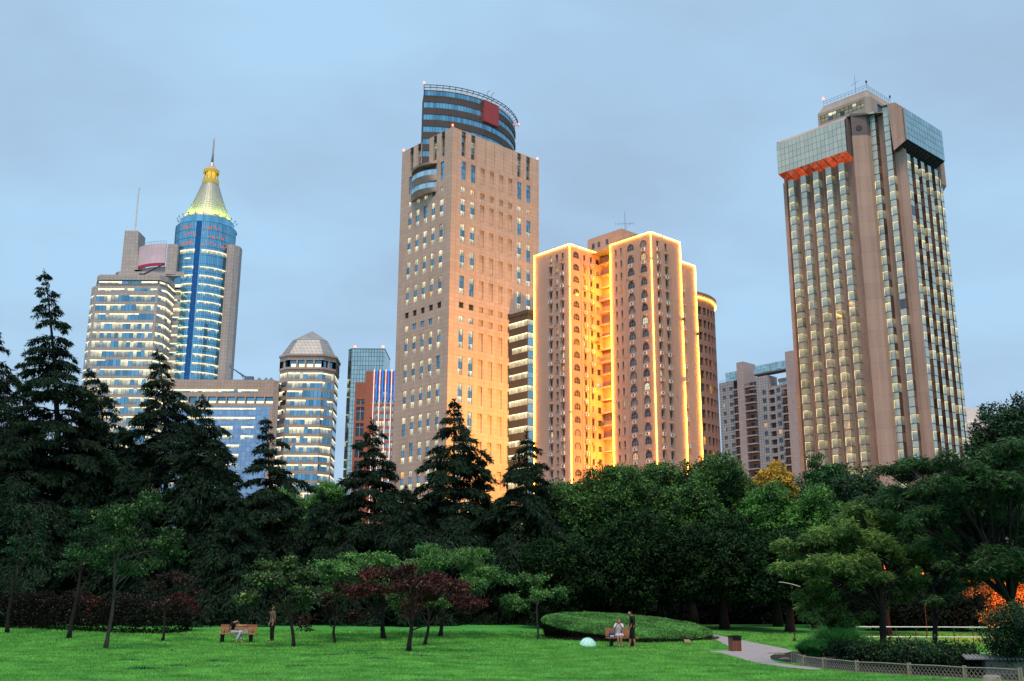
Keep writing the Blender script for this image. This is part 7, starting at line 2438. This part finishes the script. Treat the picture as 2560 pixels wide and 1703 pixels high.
    figure(p, J, M['skin'], [('jacket', M['blackcloth']), ('shorts', M['blackcloth'])], M['hair'])


def build_props():
    # umbrella standing open on the lawn
    g = ground(1469, 1618)
    u = thing('umbrella', 'open pale teal umbrella standing on the grass left of the right bench', 'umbrella', g, R(10))
    u.rotation_euler = (R(16), R(4), R(10))
    n = 10
    c = MB()
    Rr, H0, H1 = 0.40, 0.10, 0.43
    prof = [(0.0, H1), (0.10, H1 - 0.015), (0.20, H1 - 0.065), (0.30, H1 - 0.155), (0.37, H1 - 0.25), (Rr, H0)]
    for i in range(n):
        for k in range(len(prof) - 1):
            (r0, z0), (r1, z1) = prof[k], prof[k + 1]
            sub = 4
            for s_ in range(sub):
                def pt(r_, z, f):
                    a = 2 * math.pi * (i + f) / n
                    sag = 1 - 0.075 * math.sin(math.pi * f)
                    return (r_ * sag * math.cos(a), r_ * sag * math.sin(a), z + (0.03 * math.sin(math.pi * f) * (r_ / Rr) if r_ > 0.2 else 0))
                f0, f1 = s_ / sub, (s_ + 1) / sub
                if r0 == 0: c.face([pt(r0, z0, 0), pt(r1, z1, f0), pt(r1, z1, f1)], 0)
                else: c.face([pt(r0, z0, f0), pt(r1, z1, f0), pt(r1, z1, f1), pt(r0, z0, f1)], 0)
    c.build('canopy', M['teal'], u)
    for i in range(n):
        a = 2 * math.pi * i / n
        m = MB(); m.tube([((r_ * 1.0) * math.cos(a), (r_ * 1.0) * math.sin(a), z + 0.004) for r_, z in prof], 0.0075, 5); m.build('rib', M['ribteal'], u)
    m = MB(); m.tube([(0, 0, -0.04), (0, 0, H1 + 0.05)], 0.007, 6); m.build('shaft', M['steel'], u)
    m = MB(); m.tube([(0, 0, -0.04), (0, 0, 0.06)], 0.014, 6); m.build('handle', M['railwhite'], u)
    # litter bin
    g = ground(1838, 1630)
    b = thing('litter_bin', 'square wooden slat litter bin with a black lid beside the stone path', 'litter bin', g, R(18))
    m = MB()
    for i in range(7):
        for sx, sy, rot in ((0, -1, 0), (0, 1, 0), (-1, 0, 1), (1, 0, 1)):
            t = -0.165 + 0.055 * i
            if rot == 0: m.box(t - 0.022, t + 0.022, sy * 0.19 - 0.012, sy * 0.19 + 0.012, 0.03, 0.46 if sy < 0 else 0.60)
            else: m.box(sx * 0.19 - 0.012, sx * 0.19 + 0.012, t - 0.022, t + 0.022, 0.03, 0.60)
    m.build('slat_panel', M['binwood'], b)
    m = MB(); m.box(-0.172, 0.172, -0.172, 0.172, 0.0, 0.60); m.build('liner', M['iron'], b)
    m = MB(); m.box(-0.225, 0.225, -0.225, 0.225, 0.605, 0.655); m.box(-0.12, 0.12, -0.12, 0.12, 0.655, 0.672); bev(m.build('lid', M['iron'], b), 0.01)
    m = MB(); m.box(-0.20, 0.20, -0.205, -0.19, 0.47, 0.60); m.build('opening', M['iron'], b)
    # small plaque on the grass
    g = ground(1719, 1609)
    s = thing('plaque', 'small brass coloured plaque low in front of the round hedge', 'plaque', g, R(10))
    m = MB(); m.face([(-0.15, -0.09, 0.05), (0.15, -0.09, 0.05), (0.13, 0.07, 0.19), (-0.17, 0.07, 0.19)]); m.face([(-0.15, -0.08, 0.035), (0.15, -0.08, 0.035), (0.13, 0.08, 0.175), (-0.17, 0.08, 0.175)]); m.build('plate', M['plaque'], s)
    m = MB(); m.box(-0.02, 0.02, -0.01, 0.03, -0.02, 0.10); m.build('stake', M['iron'], s)
    g = ground(429, 1630)
    m = MB(); m.tube([(0, 0, -0.02), (0, 0, 0.10)], 0.045, 8); o = m.build('stake', M['iron']); o.location = g; tag(o, 'small black stake standing in the lawn below the brownish red maple', 'stake')
    g = ground(1423, 1612)
    m = MB(); m.face([(-0.04, -0.03, 0.055), (0.045, -0.02, 0.06), (0.04, 0.04, 0.075), (-0.03, 0.05, 0.055)]); m.face([(-0.04, -0.03, 0.055), (0.01, -0.03, 0.095), (0.045, -0.02, 0.06)]); o = m.build('paper_scrap', M['paper']); o.location = g; tag(o, 'tiny white scrap of paper on the grass left of the umbrella', 'litter')
    # rocks
    rng = random.Random(5)
    for i, (px, py, sx, sy, sz, lab) in enumerate(((1927, 1637, 0.17, 0.12, 0.10, 'small brown rock at the path edge, left of the flat slab'), (1946, 1637, 0.30, 0.2, 0.09, 'flat grey slab rock in the grass island by the path'), (1962, 1651, 0.18, 0.14, 0.12, 'rounded pale boulder nearest the end of the bamboo fence'), (2480, 1704, 0.25, 0.2, 0.15, 'pale boulder at the bottom right under the bamboo fence'))):
        g = ground(px, py)
        bm = bmesh.new(); bmesh.ops.create_icosphere(bm, subdivisions=3, radius=1)
        for v in bm.verts:
            k = 1 + 0.16 * math.sin(v.co.x * 3 + i) * math.sin(v.co.y * 4 + 2 * i) + 0.10 * math.sin(v.co.z * 6 + i * 3) + rng.uniform(-0.03, 0.03)
            v.co = Vector((v.co.x * sx * k, v.co.y * sy * k, max(-0.02, v.co.z) * sz * k))
        me = bpy.data.meshes.new('rock'); bm.to_mesh(me); bm.free(); me.materials.append(M['rockm'])
        o = add_obj('rock', me); o.location = g; tag(o, lab, 'rock', 'rocks by the path')
    # bamboo fence
    f = thing('bamboo_fence', 'low weathered bamboo fence with diagonal lattice along the lower right lawn edge', 'fence', FENCE_XY[0])
    o0 = FENCE_XY[0]
    pts = [p - o0 for p in FENCE_XY]
    hh = 0.30
    for i, p in enumerate(pts):
        for dx in ((-0.03, 0.03) if i else (-0.13, -0.06, 0.0)):
            m = MB(); m.tube([(p.x + dx, p.y, -0.04), (p.x + dx, p.y, hh + 0.05)], 0.028 if i else 0.02, 7); m.build('post', M['bamboo'], f)
    for p, q in zip(pts[:-1], pts[1:]):
        d = q - p; L = d.length; d.normalize()
        m = MB(); m.tube([p + Vector((0, 0, hh)), (p + q) / 2 + Vector((0, -0.02, hh + 0.012)), q + Vector((0, 0, hh))], 0.017, 6); m.tube([p + Vector((0, 0, 0.03)), q + Vector((0, 0, 0.03))], 0.012, 6); m.build('rail', M['bamboo'], f)
        m = MB()
        st = 0.11
        k = 0.0
        while k < L + hh:
            for sg in (-1, 1):
                x0, x1 = (k - 0.22, k) if sg > 0 else (k, k - 0.22)
                z0, z1 = 0.02, hh
                if x0 < 0 or x1 < 0 or x0 > L or x1 > L:
                    lo, hi = 0.0, 1.0
                    for a_, b_ in ((x0, x1),):
                        dx = b_ - a_
                        t0, t1 = sorted(((0 - a_) / dx, (L - a_) / dx))
                        lo, hi = max(lo, t0), min(hi, t1)
                    if hi <= lo: continue
                    z0, z1 = 0.02 + (hh - 0.02) * lo, 0.02 + (hh - 0.02) * hi
                    x0, x1 = x0 + (x1 - x0) * lo, x0 + (x1 - x0) * hi
                m.tube([p + d * x0 + Vector((0, -0.008 * sg, z0)), p + d * x1 + Vector((0, -0.008 * sg, z1))], 0.0075, 5, 0, False)
            k += st
        m.build('lattice', M['bamboo'], f)
    # white handrail
    Y = 50.0
    a, b = atY(2140, 1561, Y), atY(2560, 1565, Y)
    r_ = thing('handrail', 'long white two bar handrail with dark posts behind the planting bed', 'handrail', (a.x, Y, 0))
    for z in (0.98, 0.54):
        m = MB(); m.tube([(0.0 if z > 0.7 else 0.5, 0, z), ((b.x - a.x) * 0.5, 0, z + 0.01), (b.x - a.x, 0, z)], 0.024, 8); m.build('rail', M['railwhite'], r_)
    for px in (2243, 2293, 2340, 2388, 2435, 2490, 2540):
        x = atY(px, 1600, Y).x - a.x
        m = MB(); m.tube([(x, 0.05, 0.0), (x, 0.05, 0.96)], 0.026, 7); m.build('post', M['dmetal'], r_)
    # garden wall with a tiled cap
    Y = 29.5
    a, b = atY(2462, 1640, Y), atY(2572, 1640, Y)
    w = thing('garden_wall', 'short stained stone garden wall with a grey tiled cap at the right corner', 'wall', (a.x, Y, 0))
    L = b.x - a.x + 1.0
    m = MB(); m.box(0, L, 0, 0.35, -0.1, 0.42); m.build('wall_body', M['stonewall'], w)
    m = MB()
    m.face([(-0.55, -0.12, 0.43), (L, -0.12, 0.43), (L, 0.17, 0.53), (-0.55, 0.17, 0.53)]); m.face([(-0.55, 0.47, 0.43), (L, 0.47, 0.43), (L, 0.17, 0.53), (-0.55, 0.17, 0.53)])
    m.face([(-0.55, -0.12, 0.43), (L, -0.12, 0.43), (L, 0.47, 0.43), (-0.55, 0.47, 0.43)])
    x = -0.5
    while x < L:
        m.tube([(x, -0.13, 0.437), (x, 0.17, 0.542)], 0.028, 6); x += 0.11
    m.build('tile_cap', M['tilecap'], w)
    # lamp posts
    g = ground(1987, 1606)
    l = thing('lamp_post', 'slim dark lamp post with a thin white curved reflector beside the narrow leaved tree', 'street lamp', g)
    topz = hpix(g, 1453)
    m = MB(); m.tube([(0, 0, -0.05), (0, 0, topz - 0.15)], [0.020, 0.014], 8); m.lathe([(0.09, 0), (0.09, 0.12), (0.05, 0.2)], 12); m.build('pole', M['iron'], l)
    k = g.y / F_PX
    m = MB()
    for i in range(10):
        t0, t1 = i / 10, (i + 1) / 10
        P_ = lambda t: (-32 * k + 52 * k * t, topz + 0.03 - 0.22 * t ** 1.7)
        (x0, z0), (x1, z1) = P_(t0), P_(t1)
        m.face([(x0, -0.16, z0), (x1, -0.16, z1), (x1, 0.16, z1), (x0, 0.16, z0)]); m.face([(x0, -0.16, z0 - 0.018), (x1, -0.16, z1 - 0.018), (x1, 0.16, z1 - 0.018), (x0, 0.16, z0 - 0.018)])
        m.face([(x0, -0.16, z0 - 0.018), (x1, -0.16, z1 - 0.018), (x1, -0.16, z1), (x0, -0.16, z0)])
    m.build('reflector', M['railwhite'], l)
    m = MB(); m.lathe([(0.05, topz - 0.3), (0.07, topz - 0.18), (0.02, topz - 0.12)], 10); m.build('lamp_head', M['dmetal'], l)
    # sodium street lamps shining through the trees
    for i, (px, py, Y, lab, pw) in enumerate(((2213, 1417, 52, 'lit orange street lamp shining through the narrow leaved tree', 260), (2310, 1439, 58, 'smaller lit orange street lamp right of the first one', 90))):
        c = atY(px, py, Y)
        z0 = terrain(c.x, Y)
        s = thing('street_lamp', lab, 'street lamp', (c.x, Y, z0), 0, 'lit orange street lamps')
        hz = c.z - z0
        m = MB(); m.tube([(0, 0.3, 0), (0, 0.3, hz + 0.25)], 0.032, 8); m.tube([(0, 0.3, hz + 0.22), (0, 0, hz + 0.28)], 0.03, 6); m.build('pole', M['iron'], s)
        m = MB(); m.lathe([(0.0, hz - 0.13), (0.10, hz - 0.08), (0.14, hz + 0.03), (0.10, hz + 0.13), (0.0, hz + 0.16)], 14); m.build('lamp_globe', M['sodium'], s, True)
        m = MB(); m.lathe([(0.2, hz + 0.13), (0.12, hz + 0.2), (0.0, hz + 0.25)], 14); m.build('lamp_shade', M['dmetal'], s)
        ld = bpy.data.lights.new('lamp_light', 'POINT'); ld.energy = pw; ld.color = (1, 0.20, 0.05); ld.shadow_soft_size = 0.12
        lo = link(bpy.data.objects.new('lamp_light', ld), s); lo.location = (0, -0.28, hz)
    # added shrub with unseen lights, standing in for orange light behind the leaves
    c = atY(2515, 1475, 58)
    rng = np.random.default_rng(909)
    root = thing('glow_shrub', 'added orange lit shrub standing in for the light behind leaves at the right edge', 'shrub', (c.x, 58, terrain(0, 58)))
    lob = []
    for px, py, r_ in ((2470, 1465, 26), (2500, 1455, 30), (2530, 1445, 30), (2560, 1455, 30), (2490, 1495, 28), (2520, 1490, 34), (2555, 1500, 30), (2510, 1520, 26), (2540, 1525, 28), (2415, 1455, 14), (2425, 1478, 12), (2325, 1410, 12), (2320, 1425, 10), (2290, 1465, 8), (2480, 1545, 26), (2530, 1555, 30)):
        q = atY(px, py, 58); k = 58 / F_PX
        lob.append((q.x - c.x, 0, q.z - terrain(0, 58), r_ * k, r_ * k * 0.6, r_ * k * 0.8))
    V, S = blob_leaves(lob, rng, 260, 0.13, 0.06, 0.1)
    add_obj('crown', quads_mesh('crown', V, S, M['glow_leaf']), root)
    m = MB()
    for q in lob[:9]: m.tube([(q[0] * 0.2, 0.2, 0), (q[0] * 0.7, 0.1, q[2] * 0.6), q[:3]], [0.06, 0.04, 0.015], 5)
    m.build('trunk', M['bark_d'], root)
    for dx, dz, e in ((-0.6, 0.5, 700), (0.7, 0.5, 1100), (0.0, 2.6, 600)):  # unseen point lights added for the orange glow
        ld = bpy.data.lights.new('glow_light', 'POINT'); ld.energy = e; ld.color = (1, 0.14, 0.025); ld.shadow_soft_size = 0.08
        lo = link(bpy.data.objects.new('glow_light', ld), root); lo.location = (dx, -1.4, dz)


M['sodium'] = m_glow('sodium_lamp', (1, 0.13, 0.025), 5, False)
M['glow_leaf'] = m_leaf('warm_lit_leaves', (0.10, 0.07, 0.03), (0.36, 0.26, 0.09), 0.3, 0.6)  # orange glow put into the leaf colour too
# =================================================================== CAMERA, SKY, LIGHT
def build_camera():
    cd = bpy.data.cameras.new('camera'); cam = bpy.data.objects.new('camera', cd); COL.objects.link(cam)
    cd.sensor_width = 36.0; cd.sensor_fit = 'HORIZONTAL'; cd.lens = F_PX / 2560 * 36.0
    cd.clip_start = 0.1; cd.clip_end = 6000
    Mx = Matrix(((CR[0], CU[0], -_fw[0], 0), (CR[1], CU[1], -_fw[1], 0), (CR[2], CU[2], -_fw[2], EYE), (0, 0, 0, 1)))
    cam.matrix_world = Mx
    SC.camera = cam


SUN_EL, SUN_AZ = R(66), R(184)      # azimuth clockwise from +Y: low behind the camera


def build_world():
    w = bpy.data.worlds.new('World'); SC.world = w; w.use_nodes = True
    nt = w.node_tree; nt.nodes.clear()
    out = nt.nodes.new('ShaderNodeOutputWorld')
    sky = nt.nodes.new('ShaderNodeTexSky'); sky.sky_type = 'NISHITA'; sky.sun_disc = False
    sky.sun_elevation = SUN_EL; sky.sun_rotation = SUN_AZ; sky.air_density = 1.2; sky.dust_density = 2.0
    tc = nt.nodes.new('ShaderNodeTexCoord'); g = tc.outputs['Generated']
    sp = nt.nodes.new('ShaderNodeSeparateXYZ'); lk(nt, g, sp.inputs[0])
    # flatten directions to a cloud layer plane
    zc = math_(nt, 'ADD', math_(nt, 'MAXIMUM', sp.outputs[2], 0.0), 0.22)
    cb = nt.nodes.new('ShaderNodeCombineXYZ')
    lk(nt, math_(nt, 'DIVIDE', sp.outputs[0], zc), cb.inputs[0]); lk(nt, math_(nt, 'DIVIDE', sp.outputs[1], zc), cb.inputs[1])
    n1 = noise(nt, 0.95, 5, cb.outputs[0], 0.5)
    n2 = noise(nt, 1.9, 6, mapped(nt, cb.outputs[0], (1, 1.4, 1)), 0.55)
    f = math_(nt, 'ADD', math_(nt, 'MULTIPLY', n1, 0.75), math_(nt, 'MULTIPLY', n2, 0.25))
    f = ramp(nt, f, 0.43, 0.585)
    col = mixc(nt, f, (0.450, 0.705, 0.950), (0.388, 0.552, 0.758))
    hz = ramp(nt, sp.outputs[2], 0.02, 0.30)
    col = mixc(nt, math_(nt, 'POWER', math_(nt, 'SUBTRACT', 1.0, hz), 2.0), col, (0.52, 0.67, 0.89))
    s2 = nt.nodes.new('ShaderNodeVectorMath'); s2.operation = 'SCALE'; s2.inputs['Scale'].default_value = 0.10
    lk(nt, sky.outputs[0], s2.inputs[0])
    c2 = mixc(nt, 0.07, col, s2.outputs[0])
    bg = nt.nodes.new('ShaderNodeBackground'); lk(nt, c2, bg.inputs[0]); bg.inputs[1].default_value = 1.0
    lk(nt, bg.outputs[0], out.inputs[0])


def lamp(name, typ, loc, energy, col, size=0.2, target=None, spot=None):
    ld = bpy.data.lights.new(name, typ); ld.energy = energy; ld.color = col
    if typ in ('POINT', 'SPOT'): ld.shadow_soft_size = size
    o = link(bpy.data.objects.new(name, ld)); o.location = loc
    if target is not None:
        o.rotation_euler = (Vector(target) - Vector(loc)).to_track_quat('-Z', 'Y').to_euler()
    if spot: ld.spot_size = spot; ld.spot_blend = 0.6
    return o


def build_lights():
    s = bpy.data.lights.new('sun', 'SUN'); s.energy = 3.5; s.angle = R(20); s.color = (1.0, 0.73, 0.54)
    o = link(bpy.data.objects.new('sun', s))
    d = Vector((math.sin(SUN_AZ) * math.cos(SUN_EL), math.cos(SUN_AZ) * math.cos(SUN_EL), math.sin(SUN_EL)))
    o.rotation_euler = d.to_track_quat('Z', 'Y').to_euler()
    # floodlights round the cone roof
    for t in np.linspace(R(175), R(365), 9):
        x, y = 11.75 * math.cos(t), 11.75 * math.sin(t)
        lamp('cone_floodlight', 'SPOT', (-123.2 + x, 400 + y, 153.2), 1900, (0.80, 1.0, 0.16), 0.15, (-123.2, 400, 161), R(105))
    # unseen warm point lights, added to wash the foot of the tan tower
    for x_, y_, z_, e_ in ((16.5, 248, 30, 42000), (21.0, 245, 52, 105000)):
        lamp('flank_fill_light', 'POINT', (x_, y_, z_), e_, (1.0, 0.44, 0.05), 0.4)
    # unseen point lights added for the orange glow of the apartment tower court
    S = lambda a, b, z: (26.5 + a * math.cos(ANG) - b * math.sin(ANG), 190.8 + a * math.sin(ANG) + b * math.cos(ANG), z)
    for z, e in ((5, 6000),):
        lamp('court_fill_light', 'POINT', S(-1.2, 12.7, z), e, (1.0, 0.40, 0.03), 0.2)
    for z in (9, 20, 31, 42, 53, 64):
        lamp('court_fill_light', 'POINT', S(0.35, 10.9, z), 5200, (1.0, 0.30, 0.008), 0.12)
    lamp('corner_fill_light', 'POINT', (60.5, 222.5, 10), 9000, (1.0, 0.36, 0.1), 0.3)  # unseen point light added for the orange edge of the right tower


def main():
    build_camera(); build_world()
    build_ground()
    build_right_tower(); build_central(); build_salmon(); build_left(); build_grey(); build_white()
    build_cedars(); build_broadleaf(); build_maples(); build_right_trees(); build_hedges(); build_round_hedge(); build_grasses()
    build_people(); build_props(); build_lights()
    SC.view_settings.view_transform = 'Standard'; SC.view_settings.look = 'None'; SC.view_settings.exposure = 0; SC.view_settings.gamma = 1
    c = SC.cycles
    c.use_denoising = True
    c.max_bounces = 6; c.diffuse_bounces = 3; c.glossy_bounces = 3; c.transmission_bounces = 2; c.transparent_max_bounces = 4
    c.sample_clamp_indirect = 4.0
    c.use_adaptive_sampling = True; c.adaptive_threshold = 0.01


main()
